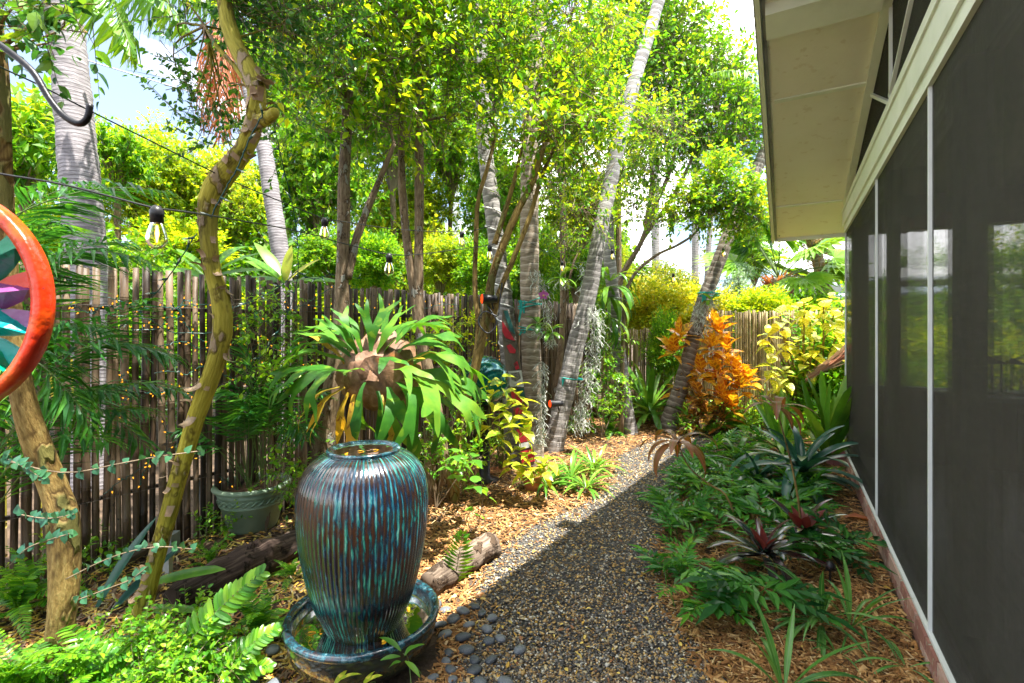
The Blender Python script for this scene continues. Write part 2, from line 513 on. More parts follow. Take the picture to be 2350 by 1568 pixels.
def mat_screen():
    m, nt = newmat('screen_mesh')
    co = N(nt, "TexCoord").outputs["Object"]
    wv = N(nt, "TexNoise", {"Vector": N(nt, "Mapping", {"Vector": co, "Scale": (30, 30, 1.2)}).outputs[0], "Scale": 3.0, "Detail": 3}).outputs["Fac"]
    col = ramp(nt, wv, [(.3, (.048, .045, .039)), (.7, (.084, .079, .069))])
    d = N(nt, "BsdfDiffuse", {"Color": col}); t0_ = N(nt, "BsdfTransparent", {"Color": (1, 1, 1)})
    rf_ = N(nt, "BsdfRefraction", {"Color": (1, 1, 1), "Roughness": .10, "IOR": 1.01})
    t = N(nt, "MixShader", {0: .55, 1: t0_.outputs[0], 2: rf_.outputs[0]})
    gl = N(nt, "BsdfGlossy", {"Color": (.3, .3, .3), "Roughness": .55})
    d2 = N(nt, "MixShader", {0: .12, 1: d.outputs[0], 2: gl.outputs[0]})
    fine = N(nt, "TexNoise", {"Vector": N(nt, "Mapping", {"Vector": co, "Scale": (90, 90, 9)}).outputs[0], "Scale": 3.0, "Detail": 2}).outputs["Fac"]
    hz = N(nt, "TexNoise", {"Vector": N(nt, "Mapping", {"Vector": co, "Scale": (3, 3, 120)}).outputs[0], "Scale": 3.0, "Detail": 2}).outputs["Fac"]
    dust = N(nt, "TexNoise", {"Vector": co, "Scale": 2.4, "Detail": 5}).outputs["Fac"]
    fac = math_n(nt, 'ADD', math_n(nt, 'MULTIPLY', fine, .30), math_n(nt, 'ADD', math_n(nt, 'MULTIPLY', hz, .20), math_n(nt, 'MULTIPLY', dust, .22)))
    mx_ = N(nt, "MixShader", {0: fac, 1: d2.outputs[0], 2: t.outputs[0]}); out(nt, mx_.outputs[0]); return m
M['screen'] = mat_screen()
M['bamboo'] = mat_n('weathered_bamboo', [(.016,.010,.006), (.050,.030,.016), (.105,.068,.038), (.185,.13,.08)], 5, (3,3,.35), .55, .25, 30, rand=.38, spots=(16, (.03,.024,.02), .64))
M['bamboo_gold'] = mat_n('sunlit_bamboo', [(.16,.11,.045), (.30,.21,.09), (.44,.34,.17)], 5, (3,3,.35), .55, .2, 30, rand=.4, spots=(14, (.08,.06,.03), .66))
M['wire_fence'] = mat_n('fence_wire', [(.08,.07,.06), (.14,.12,.1)], 9)
M['soil'] = mat_n('dark_soil', [(.030,.020,.013), (.07,.045,.028), (.13,.085,.05)], 6, (1,1,1), .95, .6, 60)
M['pathbase'] = mat_n('grit', [(.035,.034,.034), (.09,.085,.08), (.16,.14,.11)], 60, (1,1,1), .9, .8, 160)
def mat_island(name, stops, rough=.7, spec=.4, bump=0):
    m, nt = newmat(name)
    r = N(nt, "NewGeometry").outputs["Random Per Island"]
    col = ramp(nt, r, stops, 'CONSTANT')
    co = N(nt, "TexCoord").outputs["Object"]
    n2 = N(nt, "TexNoise", {"Vector": co, "Scale": 40.0, "Detail": 3}).outputs["Fac"]
    col = mixc(nt, .55, col, mixc(nt, 1.0, col, ramp(nt, n2, [(.3, (.5,.5,.5)), (.7, (1.5,1.5,1.5))]), 'MULTIPLY'))
    p = N(nt, "BsdfPrincipled", {"Base Color": col, "Roughness": rough, "Specular IOR Level": spec})
    out(nt, p.outputs[0]); return m
M['gravel'] = mat_island('pea_gravel', [(0,(.065,.060,.054)), (.16,(.12,.112,.10)), (.30,(.20,.185,.16)), (.42,(.075,.068,.060)), (.52,(.36,.23,.09)), (.62,(.50,.31,.10)), (.74,(.46,.37,.22)), (.84,(.20,.12,.055)), (.93,(.62,.58,.48))], .6, .5)
M['mulch'] = mat_island('pine_mulch', [(0,(.20,.09,.028)), (.2,(.33,.16,.05)), (.4,(.44,.24,.085)), (.6,(.27,.12,.038)), (.75,(.52,.32,.13)), (.88,(.12,.06,.025)), (.95,(.60,.42,.21))], .8, .3)
M['litter'] = mat_island('leaf_litter', [(0,(.55,.32,.05)), (.25,(.62,.45,.10)), (.5,(.30,.13,.05)), (.7,(.22,.14,.08)), (.85,(.50,.40,.22))], .6, .4)
M['pebble'] = mat_n('river_pebble', [(.065,.075,.085), (.12,.135,.15), (.17,.185,.20)], 9, (1,1,1), .5, .1, 90, rand=.5, spots=(60, (.30,.31,.31), .70))
M['rock'] = mat_n('coral_rock', [(.16,.17,.14), (.34,.35,.30), (.5,.5,.44)], 14, (1,1,1), .95, 1.0, 40)
M['log'] = mat_n('dark_log_bark', [(.030,.021,.016), (.075,.052,.040), (.17,.125,.10)], 5, (1,1,1), .9, .9, 26, spots=(40, (.4,.42,.38), .74))
M['log2'] = mat_n('grey_log_bark', [(.08,.06,.045), (.22,.17,.13), (.42,.35,.28)], 7, (1,1,1), .9, .9, 26)
M['plank'] = mat_n('old_plank', [(.05,.035,.022), (.12,.085,.055)], 5, (1,1,1), .85, .5)
def mat_palm(name, cols, k, dark):
    m, nt = newmat(name)
    uv = N(nt, "UVMap").outputs[0]
    sx = N(nt, "SeparateXYZ", {0: uv})
    co = N(nt, "TexCoord").outputs["Object"]
    ns = N(nt, "TexNoise", {"Vector": co, "Scale": 5.0, "Detail": 5}).outputs["Fac"]
    n2 = N(nt, "TexNoise", {"Vector": N(nt, "Mapping", {"Vector": co, "Scale": (3, 3, 22)}).outputs[0], "Scale": 4.0, "Detail": 5}).outputs["Fac"]
    ph = math_n(nt, 'ADD', math_n(nt, 'MULTIPLY', sx.outputs[1], k), math_n(nt, 'MULTIPLY', ns, 1.3))
    fr = math_n(nt, 'FRACT', ph)
    ring = ramp(nt, fr, [(0, (0,0,0)), (.05, (1,1,1)), (.24, (.35,.35,.35)), (.5, (0,0,0)), (1, (0,0,0))])
    col = ramp(nt, math_n(nt, 'ADD', math_n(nt, 'MULTIPLY', n2, .6), math_n(nt, 'MULTIPLY', ns, .4)), [(.32, cols[0]), (.5, cols[1]), (.68, cols[2])])
    col = mixc(nt, math_n(nt, 'MULTIPLY', ring, .75), col, dark)
    bp = N(nt, "Bump", {"Height": math_n(nt, 'ADD', n2, fr), "Strength": .55, "Distance": .012}).outputs[0]
    p = N(nt, "BsdfPrincipled", {"Base Color": col, "Roughness": .8, "Specular IOR Level": .3, "Normal": bp})
    out(nt, p.outputs[0]); return m
M['palm_pale'] = mat_palm('pale_palm_trunk', [(.12,.105,.11), (.24,.22,.23), (.36,.34,.35)], 26, (.035,.03,.03))
M['palm_grey'] = mat_palm('grey_palm_trunk', [(.09,.08,.07), (.20,.185,.17), (.34,.32,.31)], 11, (.52,.49,.46))
M['palm_brown'] = mat_palm('brown_palm_trunk', [(.10,.075,.05), (.23,.18,.125), (.38,.31,.235)], 11, (.52,.46,.38))
M['bark_thin'] = mat_n('thin_tree_bark', [(.10,.065,.035), (.20,.135,.07), (.33,.25,.15)], 6, (1,1,.5), .8, .4, 40, spots=(18, (.36,.36,.30), .66))
M['bark_yellow'] = mat_n('olive_yellow_bark', [(.17,.11,.035), (.32,.215,.055), (.40,.30,.09)], 5, (1,1,.6), .6, .3, 30, spots=(9, (.24,.26,.08), .58))
M['bark_tan'] = mat_n('tan_smooth_bark', [(.24,.15,.06), (.36,.24,.10), (.44,.32,.17)], 7, (1,1,.4), .6, .25, 40, spots=(8, (.42,.34,.10), .60))
M['peel'] = mat_n('peeling_bark', [(.20,.12,.06), (.34,.23,.13), (.44,.33,.21)], 12, (1,1,1), .8, .4)
M['twig'] = mat_n('twig_bark', [(.13,.09,.055), (.24,.18,.11)], 9)
M['stem_green'] = mat_n('green_stem', [(.07,.13,.03), (.15,.22,.05)], 9, rough=.5, bump=.05)
def mat_barkuv(name, cols, su, sv, patches=None, bump=.6, rough=.8, dark=None):
    m, nt = newmat(name)
    uv = N(nt, "UVMap").outputs[0]; sx = N(nt, "SeparateXYZ", {0: uv})
    an = math_n(nt, 'MULTIPLY', sx.outputs[0], 2*PI)
    vec = N(nt, "CombineXYZ", {0: math_n(nt, 'MULTIPLY', math_n(nt, 'COSINE', an), su), 1: math_n(nt, 'MULTIPLY', math_n(nt, 'SINE', an), su), 2: math_n(nt, 'MULTIPLY', sx.outputs[1], sv)}).outputs[0]
    n1 = N(nt, "TexNoise", {"Vector": vec, "Scale": 1.0, "Detail": 7, "Roughness": .65}).outputs["Fac"]
    col = ramp(nt, n1, [(.30, cols[0]), (.5, cols[1]), (.70, cols[2])])
    h = n1
    co = N(nt, "TexCoord").outputs["Object"]
    if patches:
        sc, c2, lo = patches
        n2 = N(nt, "TexNoise", {"Vector": N(nt, "Mapping", {"Vector": co, "Scale": (1, 1, .55)}).outputs[0], "Scale": sc, "Detail": 3, "Roughness": .6}).outputs["Fac"]
        fm = ramp(nt, n2, [(lo, (0, 0, 0)), (lo + .03, (1, 1, 1))])
        ed = ramp(nt, n2, [(lo - .05, (1, 1, 1)), (lo - .01, (.35, .3, .25)), (lo + .01, (1, 1, 1))])
        col = mixc(nt, fm, mixc(nt, 1.0, col, ed, 'MULTIPLY'), mixc(nt, n1, c2, [x * .55 for x in c2]))
        h = math_n(nt, 'ADD', math_n(nt, 'MULTIPLY', n1, .5), fm)
    n3 = N(nt, "TexNoise", {"Vector": co, "Scale": 2.2, "Detail": 3}).outputs["Fac"]
    col = mixc(nt, 1.0, col, ramp(nt, n3, [(.35, (.65, .65, .65)), (.65, (1.25, 1.25, 1.25))]), 'MULTIPLY')
    b = N(nt, "Bump", {"Height": h, "Strength": bump, "Distance": .02}).outputs[0]
    p = N(nt, "BsdfPrincipled", {"Base Color": col, "Roughness": rough, "Specular IOR Level": .3, "Normal": b})
    out(nt, p.outputs[0]); return m
M['bark_thin'] = mat_barkuv('thin_tree_bark', [(.085,.055,.03), (.19,.13,.075), (.32,.25,.16)], 3.0, 14, (14, (.34,.33,.27), .60))
M['bark_yellow'] = mat_barkuv('olive_yellow_peeling_bark', [(.15,.13,.010), (.33,.28,.025), (.44,.38,.06)], 4.0, 9, (8.5, (.36,.26,.15), .56), .8)
M['bark_tan'] = mat_barkuv('tan_smooth_bark', [(.13,.075,.02), (.29,.19,.055), (.42,.31,.11)], 4.5, 22, (6, (.24,.22,.06), .57), .9)
M['log'] = mat_barkuv('dark_log_bark', [(.018,.012,.009), (.055,.036,.028), (.16,.115,.09)], 5.0, 3.5, (22, (.02,.014,.010), .62), 1.0, .95)
M['log2'] = mat_barkuv('grey_log_bark', [(.05,.035,.025), (.17,.125,.09), (.36,.29,.22)], 5.0, 5.0, (15, (.10,.065,.04), .58), 1.0, .95)
# foliage
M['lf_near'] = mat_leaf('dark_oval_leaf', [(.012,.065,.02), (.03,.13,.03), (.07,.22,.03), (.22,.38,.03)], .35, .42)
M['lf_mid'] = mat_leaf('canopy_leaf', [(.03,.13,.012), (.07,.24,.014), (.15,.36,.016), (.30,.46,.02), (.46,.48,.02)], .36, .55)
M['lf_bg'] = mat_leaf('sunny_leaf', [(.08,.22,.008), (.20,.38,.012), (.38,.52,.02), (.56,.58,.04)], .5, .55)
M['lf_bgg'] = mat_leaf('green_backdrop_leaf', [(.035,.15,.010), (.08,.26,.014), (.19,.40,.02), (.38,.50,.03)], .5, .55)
M['lf_yel'] = mat_leaf('yellow_green_leaf', [(.12,.26,.015), (.34,.44,.02), (.55,.55,.03), (.65,.60,.08)], .45, .4)
M['lf_sil'] = mat_leaf('silver_leaf', [(.20,.30,.20), (.36,.46,.34), (.5,.58,.46)], .6, .25, warm=.8)
M['lf_hedge'] = mat_leaf('hedge_leaf', [(.04,.13,.01), (.14,.25,.015), (.30,.34,.03), (.26,.15,.05)], .5, .4)
M['lf_brite'] = mat_leaf('glossy_shrub_leaf', [(.03,.14,.015), (.09,.30,.015), (.22,.45,.02), (.40,.55,.03)], .28, .4)
M['fern'] = mat_leaf('fern_leaf', [(.025,.13,.010), (.07,.27,.012), (.18,.42,.016), (.30,.50,.02)], .35, .4)
M['palm_lf'] = mat_leaf('palm_leaflet', [(.010,.07,.018), (.025,.14,.025), (.06,.24,.028), (.16,.36,.03)], .33, .38)
M['palm_lf2'] = mat_leaf('bright_palm_leaflet', [(.05,.18,.015), (.13,.31,.02), (.28,.45,.04)], .38, .4)
M['dead'] = mat_leaf('dead_frond', [(.26,.07,.025), (.42,.14,.06), (.54,.26,.13)], .7, .25, warm=1)
M['straw'] = mat_leaf('dry_fibre', [(.28,.16,.07), (.42,.27,.14), (.54,.38,.22)], .8, .1, warm=1)
M['stag'] = mat_leaf('antler_fern_leaf', [(.018,.10,.012), (.04,.165,.015), (.085,.25,.018), (.18,.32,.025)], .5, .36, island=False, blotch=(9, (.14,.28,.02), .57), spec=.3)
M['stag_y'] = mat_leaf('yellowing_antler_leaf', [(.50,.30,.02), (.55,.36,.03), (.42,.38,.04)], .5, .35, island=False, blotch=(30, (.30,.13,.02), .62))
M['shield'] = mat_n('brown_shield_frond', [(.07,.032,.016), (.22,.115,.06), (.40,.26,.17)], 9, (1,1,1), .6, .4, 22, spots=(5, (.42,.17,.05), .60))
M['brom'] = mat_leaf('bromeliad_leaf', [(.03,.12,.012), (.07,.21,.016), (.15,.32,.03), (.25,.40,.05)], .3, .3, island=False)
M['brom_b'] = mat_leaf('blue_green_bromeliad_leaf', [(.012,.06,.045), (.03,.11,.075), (.07,.18,.12)], .28, .2, island=False, warm=.8)
M['brom_d'] = mat_leaf('dark_bromeliad_leaf', [(.008,.03,.022), (.02,.05,.035), (.06,.015,.02), (.035,.06,.05)], .18, .12, island=False, spec=.8)
M['brom_r'] = mat_leaf('maroon_leaf', [(.14,.02,.02), (.22,.05,.04)], .3, .2, island=False)
M['spider'] = mat_leaf('grassy_leaf', [(.03,.14,.03), (.07,.23,.04), (.14,.33,.06)], .3, .3, island=False, vein=(0.0, (.20,.36,.12), .0016))
M['ti'] = mat_leaf('broad_strap_leaf', [(.05,.20,.015), (.10,.30,.02), (.20,.40,.04)], .35, .45, island=False, vein=(60, (.16,.36,.03), .004))
M['ti_y'] = mat_leaf('broad_yellow_leaf', [(.22,.32,.02), (.38,.40,.03)], .4, .45, island=False, blotch=(40, (.30,.15,.02), .66))
M['cord'] = mat_leaf('bronze_strap_leaf', [(.13,.09,.02), (.20,.11,.03), (.30,.13,.05)], .35, .35, island=False, vein=(0.0, (.36,.10,.08), .003))
M['croton'] = mat_leaf('croton_leaf', [(.09,.15,.01), (.40,.17,.012), (.60,.26,.015), (.40,.06,.012), (.62,.30,.015), (.66,.45,.03)], .3, .35, island=False, vein=(55, (.75,.50,.03), .005), warm=1.1)
M['croton_d'] = mat_leaf('old_croton_leaf', [(.06,.09,.015), (.16,.06,.02), (.30,.10,.02)], .3, .3, island=False, vein=(55, (.60,.32,.05), .005))
M['varie'] = mat_leaf('variegated_heart_leaf', [(.12,.28,.015), (.30,.42,.02), (.50,.55,.04)], .35, .4, island=False, blotch=(26, (.62,.62,.08), .50))
M['erythrina'] = mat_leaf('yellow_broad_leaf', [(.14,.30,.012), (.28,.42,.015), (.48,.54,.025), (.60,.58,.06)], .4, .4, island=False, vein=(60, (.78,.74,.25), .004))
M['heart'] = mat_leaf('plain_heart_leaf', [(.06,.22,.02), (.12,.32,.03), (.2,.42,.04)], .35, .45, island=False)
M['moss'] = mat_island('spanish_moss', [(0,(.40,.42,.36)), (.4,(.52,.54,.48)), (.8,(.30,.32,.24))], .9, .1)
M['teal'] = mat_n('teal_tie', [(.0,.20,.17), (.01,.32,.27)], 20, rough=.6, bump=.1)
M['black_plastic'] = mat_n('black_plastic', [(.012,.012,.014), (.025,.025,.028)], 20, rough=.4, bump=.02)
M['green_wire'] = mat_n('dark_green_wire', [(.003,.045,.035), (.006,.08,.06)], 20, rough=.4, bump=.02)
M['clear_bulb_tip'] = mat_n('milky_bulb', [(.45,.52,.42), (.6,.66,.56)], 20, rough=.2, bump=.02)
M['amber'] = mat_emit('amber_glow', (1.0, .42, .03), .45)
M['filament'] = mat_emit('filament_glow', (1.0, .50, .13), 2.6)
M['red_lens'] = mat_emit('red_lens_glow', (1.0, .06, .01), .55)
def mat_glass(name, tint, k=.22, rough=.03):
    m, nt = newmat(name)
    t = N(nt, "BsdfTransparent", {"Color": tint}); g = N(nt, "BsdfGlossy", {"Color": (1, 1, 1), "Roughness": rough})
    lw = N(nt, "LayerWeight", {"Blend": k}).outputs["Fresnel"]
    mm = N(nt, "MixShader", {0: lw, 1: t.outputs[0], 2: g.outputs[0]}); out(nt, mm.outputs[0]); return m
M['bulb_glass'] = mat_glass('bulb_glass', (.97, .90, .66), .30)
M['sage'] = mat_n('sage_plastic_pot', [(.16,.24,.15), (.24,.33,.22), (.30,.39,.27)], 5, rough=.5, bump=.06)
M['terra'] = mat_n('orange_terracotta', [(.40,.13,.04), (.52,.20,.07)], 8, rough=.7, bump=.15)
M['potsoil'] = mat_n('potting_bark', [(.04,.02,.012), (.14,.07,.04), (.25,.14,.08)], 30, rough=.9, bump=.8)
M['iron'] = mat_n('dark_hook_iron', [(.012,.012,.014), (.03,.03,.033)], 20, rough=.4, bump=.1, metallic=.5)
def mat_paintw(name, c, c2):
    return mat_n(name, [c2, c, c], 9, (1,1,1), .33, .25, 30, coat=.2, spots=(38, [x * .35 + .03 for x in c], .69))
M['w_red'] = mat_paintw('wheel_orange_red', (.75,.035,.004), (.80,.14,.008))
M['w_teal'] = mat_paintw('wheel_teal', (.0,.36,.33), (.0,.24,.24))
M['w_green'] = mat_paintw('wheel_green', (.0,.40,.19), (.0,.26,.14))
M['w_purple'] = mat_paintw('wheel_purple', (.30,.075,.26), (.17,.03,.13))
M['w_orange'] = mat_paintw('wheel_orange', (.75,.26,.02), (.60,.12,.01))
M['w_lilac'] = mat_paintw('wheel_lilac', (.50,.38,.62), (.32,.20,.42))
def mat_urn(name, base, rim=False):
    m, nt = newmat(name)
    uv = N(nt, "UVMap").outputs[0]
    sx = N(nt, "SeparateXYZ", {0: uv}); U_, V_ = sx.outputs[0], sx.outputs[1]
    co = N(nt, "TexCoord").outputs["Object"]
    if rim:
        f = N(nt, "TexNoise", {"Vector": co, "Scale": 26.0, "Detail": 6, "Roughness": .7}).outputs["Fac"]
        col = ramp(nt, f, [(.36, (.022,.010,.010)), (.48, (.008,.030,.045)), (.58, (.02,.10,.13)), (.70, (.24,.36,.40))])
    else:
        st = N(nt, "CombineXYZ", {0: math_n(nt, 'MULTIPLY', U_, 1.35), 1: math_n(nt, 'MULTIPLY', V_, 9.0), 2: 0.0}).outputs[0]
        f = N(nt, "TexNoise", {"Vector": st, "Scale": 1.0, "Detail": 5, "Roughness": .65, "Distortion": .4}).outputs["Fac"]
        big = N(nt, "TexNoise", {"Vector": co, "Scale": 5.5, "Detail": 3}).outputs["Fac"]
        f = math_n(nt, 'ADD', math_n(nt, 'MULTIPLY', f, .80), math_n(nt, 'MULTIPLY', big, .255))
        rib = math_n(nt, 'MULTIPLY', math_n(nt, 'ABSOLUTE', math_n(nt, 'SUBTRACT', math_n(nt, 'FRACT', U_), .5)), 2.0)   # 0 mid, 1 groove
        f = math_n(nt, 'ADD', f, math_n(nt, 'MULTIPLY', math_n(nt, 'SUBTRACT', .45, rib), .17))
        hue = N(nt, "TexNoise", {"Vector": co, "Scale": 4.0, "Detail": 2}).outputs["Fac"]
        c1 = ramp(nt, f, [(0.43, (.040,.015,.006)), (0.49, (.020,.013,.013)), (0.54, (.006,.035,.045)), (0.59, (.008,.11,.09)), (0.66, (.05,.28,.19)), (0.74, (.20,.47,.36))])
        c2 = ramp(nt, f, [(0.43, (.028,.014,.009)), (0.49, (.012,.010,.016)), (0.56, (.005,.022,.045)), (0.61, (.008,.06,.10)), (0.69, (.04,.20,.20)), (0.79, (.24,.42,.38))])
        c3 = ramp(nt, f, [(0.47, (.05,.02,.008)), (0.59, (.03,.09,.03)), (0.69, (.20,.34,.03)), (0.79, (.40,.50,.06))])
        col = mixc(nt, ramp(nt, hue, [(.42, (0,0,0)), (.58, (1,1,1))]), c1, c2)
        low = math_n(nt, 'MULTIPLY', math_n(nt, 'LESS_THAN', V_, .36), math_n(nt, 'GREATER_THAN', big, .58))
        col = mixc(nt, math_n(nt, 'MULTIPLY', low, .7), col, c3)
    nb = N(nt, "TexNoise", {"Vector": co, "Scale": 30.0, "Detail": 3}).outputs["Fac"]
    bp = N(nt, "Bump", {"Height": nb, "Strength": .25, "Distance": .006}).outputs[0]
    p = N(nt, "BsdfPrincipled", {"Base Color": col, "Roughness": .2, "Specular IOR Level": .7, "Coat Weight": .7, "Coat Roughness": .05, "Normal": bp})
    out(nt, p.outputs[0]); return m
M['urn'] = mat_urn('drip_glazed_pot', None)
M['glaze'] = mat_urn('speckled_blue_glaze', None, True)
M['basin'] = mat_n('dark_glaze', [(.012,.012,.010), (.03,.03,.02), (.05,.07,.03)], 5, rough=.15, bump=.1, coat=.6, spots=(7, (.08,.10,.03), .62))
M['water'] = None
def mat_water():
    m, nt = newmat('still_water')
    co = N(nt, "TexCoord").outputs["Object"]
    bp = N(nt, "Bump", {"Height": N(nt, "TexNoise", {"Vector": co, "Scale": 14.0, "Detail": 2}).outputs["Fac"], "Strength": .12, "Distance": .01}).outputs[0]
    t = N(nt, "BsdfTransparent", {"Color": (.45, .55, .30)}); g = N(nt, "BsdfGlossy", {"Color": (1, 1, 1), "Roughness": .02, "Normal": bp})
    fr = N(nt, "Fresnel", {"IOR": 1.33, "Normal": bp}).outputs[0]
    mm = N(nt, "MixShader", {0: fr, 1: t.outputs[0], 2: g.outputs[0]}); out(nt, mm.outputs[0]); return m
M['water'] = mat_water()
M['algae'] = mat_n('algae_green', [(.02,.03,.004), (.07,.09,.01), (.14,.17,.015)], 9, rough=.6, bump=.2)
M['ball'] = mat_n('teal_mirror_glass', [(.0,.05,.055), (.0,.13,.12), (.01,.22,.20)], 7, rough=.06, bump=.03, coat=1, metallic=.5)
M['tk_red'] = mat_n('red_paint', [(.40,.02,.03), (.62,.03,.05)], 12, rough=.5, bump=.15)
M['tk_green'] = mat_n('dark_green_paint', [(.01,.06,.06), (.02,.12,.10)], 12, rough=.5, bump=.15)
M['tk_wood'] = mat_n('grey_carved_wood', [(.10,.08,.06), (.22,.18,.14)], 12, (1,1,.3), .8, .5)
M['tk_white'] = mat_n('white_paint', [(.5,.5,.46), (.68,.68,.64)], 12, rough=.5, bump=.15)
M['box'] = mat_n('grey_clear_plastic', [(.17,.19,.19), (.27,.29,.29)], 8, rough=.3, bump=.05)
M['pvc'] = mat_n('grey_pipe', [(.10,.13,.14), (.17,.20,.21)], 8, rough=.5, bump=.05)
M['pole'] = mat_n('pale_utility_pole', [(.55,.58,.60), (.70,.72,.74)], 6, (1,1,.3), .8, .2)
M['cable'] = mat_n('grey_cable', [(.30,.31,.32), (.42,.43,.44)], 12, rough=.6, bump=.02)
M['metalroof'] = mat_n('white_metal_roof', [(.76,.77,.78), (.82,.83,.84)], 4, rough=.4, bump=.03)
M['siding'] = mat_n('cream_siding', [(.52,.49,.42), (.62,.59,.51)], 6, (1,1,1), .6, .1)
M['awning'] = mat_n('blue_grey_awning', [(.34,.42,.52), (.45,.52,.6)], 6, rough=.5, bump=.05)
M['orchid'] = mat_leaf('orchid_petal', [(.42,.08,.42), (.55,.14,.52)], .5, .3, island=False, warm=1)
M['orchid_y'] = mat_n('orchid_lip', [(.6,.35,.10), (.7,.5,.2)], 30)
M['flagred'] = mat_n('red_cloth', [(.55,.08,.09), (.65,.14,.14)], 9)
M['pink'] = mat_n('pink_brick_paint', [(.5,.16,.17), (.6,.25,.24)], 9)
M['redglass'] = mat_n('red_glass', [(.30,.004,.006), (.62,.015,.015)], 9, rough=.1, bump=.05, coat=1)

# ================================================================ SETTING
def sheet(name, poly, z, mat, kind='structure'):
    return part(name, ([(p[0], p[1], z) for p in poly], [[tuple(range(len(poly)))]]), mat, kind=kind)
g = Geo().add(([(-80, -40, 0), (80, -40, 0), (80, 140, 0), (-80, 140, 0)], [[(0, 1, 2, 3)]]))
part('ground', g, M['soil'], kind='structure')

path_px = [(900,1800),(1040,1568),(1085,1400),(1110,1310),(1200,1220),(1330,1165),(1400,1115),(1425,1045),(1500,1012),(1620,992),(1760,985),
           (1810,1005),(1690,1030),(1600,1052),(1570,1100),(1530,1170),(1508,1280),(1530,1400),(1600,1500),(1640,1568),(1800,1800)]
path = [G(u, v) for u, v in path_px]
path_xy = A([(p.x, p.y) for p in path])
part('gravel_path', ([(p.x, p.y, .006) for p in path], [[tuple(range(len(path)))]]), M['pathbase'], kind='structure')

def inpoly(x, y, poly):
    n = len(poly); r = np.zeros(len(x), bool); j = n - 1
    for i in range(n):
        xi, yi = poly[i]; xj, yj = poly[j]
        c = ((yi > y) != (yj > y)) & (x < (xj - xi) * (y - yi) / (yj - yi + 1e-12) + xi)
        r ^= c; j = i
    return r
def porch_w(x, y): return (x - WO.x) * WN.x + (y - WO.y) * WN.y
def porch_t(x, y): return (x - WO.x) * WD.x + (y - WO.y) * WD.y

def rotm(rs, n, flat=1.0):
    a = rs.rand(n) * 2 * PI; b = rs.normal(0, flat, n); c = rs.normal(0, flat, n)
    ca, sa, cb, sb, cc, sc_ = np.cos(a), np.sin(a), np.cos(b), np.sin(b), np.cos(c), np.sin(c)
    Rz = np.zeros((n,3,3)); Rz[:,0,0]=ca; Rz[:,0,1]=-sa; Rz[:,1,0]=sa; Rz[:,1,1]=ca; Rz[:,2,2]=1
    Rx = np.zeros((n,3,3)); Rx[:,0,0]=1; Rx[:,1,1]=cb; Rx[:,1,2]=-sb; Rx[:,2,1]=sb; Rx[:,2,2]=cb
    Ry = np.zeros((n,3,3)); Ry[:,0,0]=cc; Ry[:,0,2]=sc_; Ry[:,1,1]=1; Ry[:,2,0]=-sc_; Ry[:,2,2]=cc
    return Rz @ Rx @ Ry
def scatter(rs, n, region, z, size, aspect, flat=.3, zj=.004):
    """matrices for n small pieces inside region(x, y)"""
    X = []; got = 0
    while got < n:
        Y = 2.05 + 7.5 * rs.rand(n) ** 1.75          # denser near the camera
        x = rs.uniform(-1.25, 1.25, n) * Y
        k = region(x, Y)
        X.append(np.stack([x[k], Y[k]], -1)); got += int(k.sum())
        if k.sum() == 0: break
    X = np.concatenate(X)[:n]; n = len(X)
    s = rs.uniform(.6, 1.4, n) * size * (0.85 + .07 * X[:, 1])
    Mx = np.zeros((n, 4, 4)); Mx[:, 3, 3] = 1
    Mx[:, :3, :3] = rotm(rs, n, flat) * (s[:, None] * A(aspect)[None])[:, None, :]
    Mx[:, 0, 3] = X[:, 0]; Mx[:, 1, 3] = X[:, 1]; Mx[:, 2, 3] = z + rs.rand(n) * zj
    return Mx
stone = ([(1,0,0),(-1,0.1,0),(0,1,0.1),(0.1,-1,0),(0.1,.1,.8),(0,0,-.8)], [[(0,2,4),(2,1,4),(1,3,4),(3,0,4),(2,0,5),(1,2,5),(3,1,5),(0,3,5)]])
stone2 = ([(1,.3,.1),(-.8,.5,0),(.1,1,0.1),(-.2,-1,0),(-.2,.1,.9),(0,0,-.8)], [[(0,2,4),(2,1,4),(1,3,4),(3,0,4),(2,0,5),(1,2,5),(3,1,5),(0,3,5)]])
rs = np.random.RandomState(3)
on_path = lambda x, y: inpoly(x + rs.normal(0, .035, len(x)), y, path_xy)
gg = Geo()
gg.add(replicate(stone, scatter(rs, 19000, on_path, .008, .0085, (1,.8,.6))))
gg.add(replicate(stone2, scatter(rs, 11000, on_path, .010, .0075, (1.2,.8,.6))))
gg.add(replicate(stone, scatter(rs, 1500, on_path, .012, .014, (1,.75,.5))))
part('gravel', gg, M['gravel'], kind='stuff', smooth=True)

BX, BY = -.724, 2.42            # centre of the fountain
def bed_region(x, y):
    return (~inpoly(x + rs.normal(0, .05, len(x)), y, path_xy)) & (porch_w(x, y) > .03) & ((x - BX)**2 + (y - BY)**2 > .14) & (x > -.55 - .1*y)
shred = ([(-1,-1,0),(1,-.6,.3),(1,.7,0),(-1,1,.2),(0,0,.9)], [[(0,1,4),(1,2,4),(2,3,4),(3,0,4)]])
gg = Geo()
gg.add(replicate(shred, scatter(rs, 34000, bed_region, .004, .026, (1,.13,.13), .22, .022)))
gg.add(replicate(shred, scatter(rs, 9000, bed_region, .006, .022, (1,.36,.2), .25, .02)))
part('pine_mulch', gg, M['mulch'], kind='stuff')
mulch_px = [(1060,1580),(1090,1400),(1110,1310),(1200,1225),(1330,1168),(1400,1115),(1420,1045),(1300,1010),(1150,1000),(1050,1060),(950,1100),(960,1250),(1000,1350)]
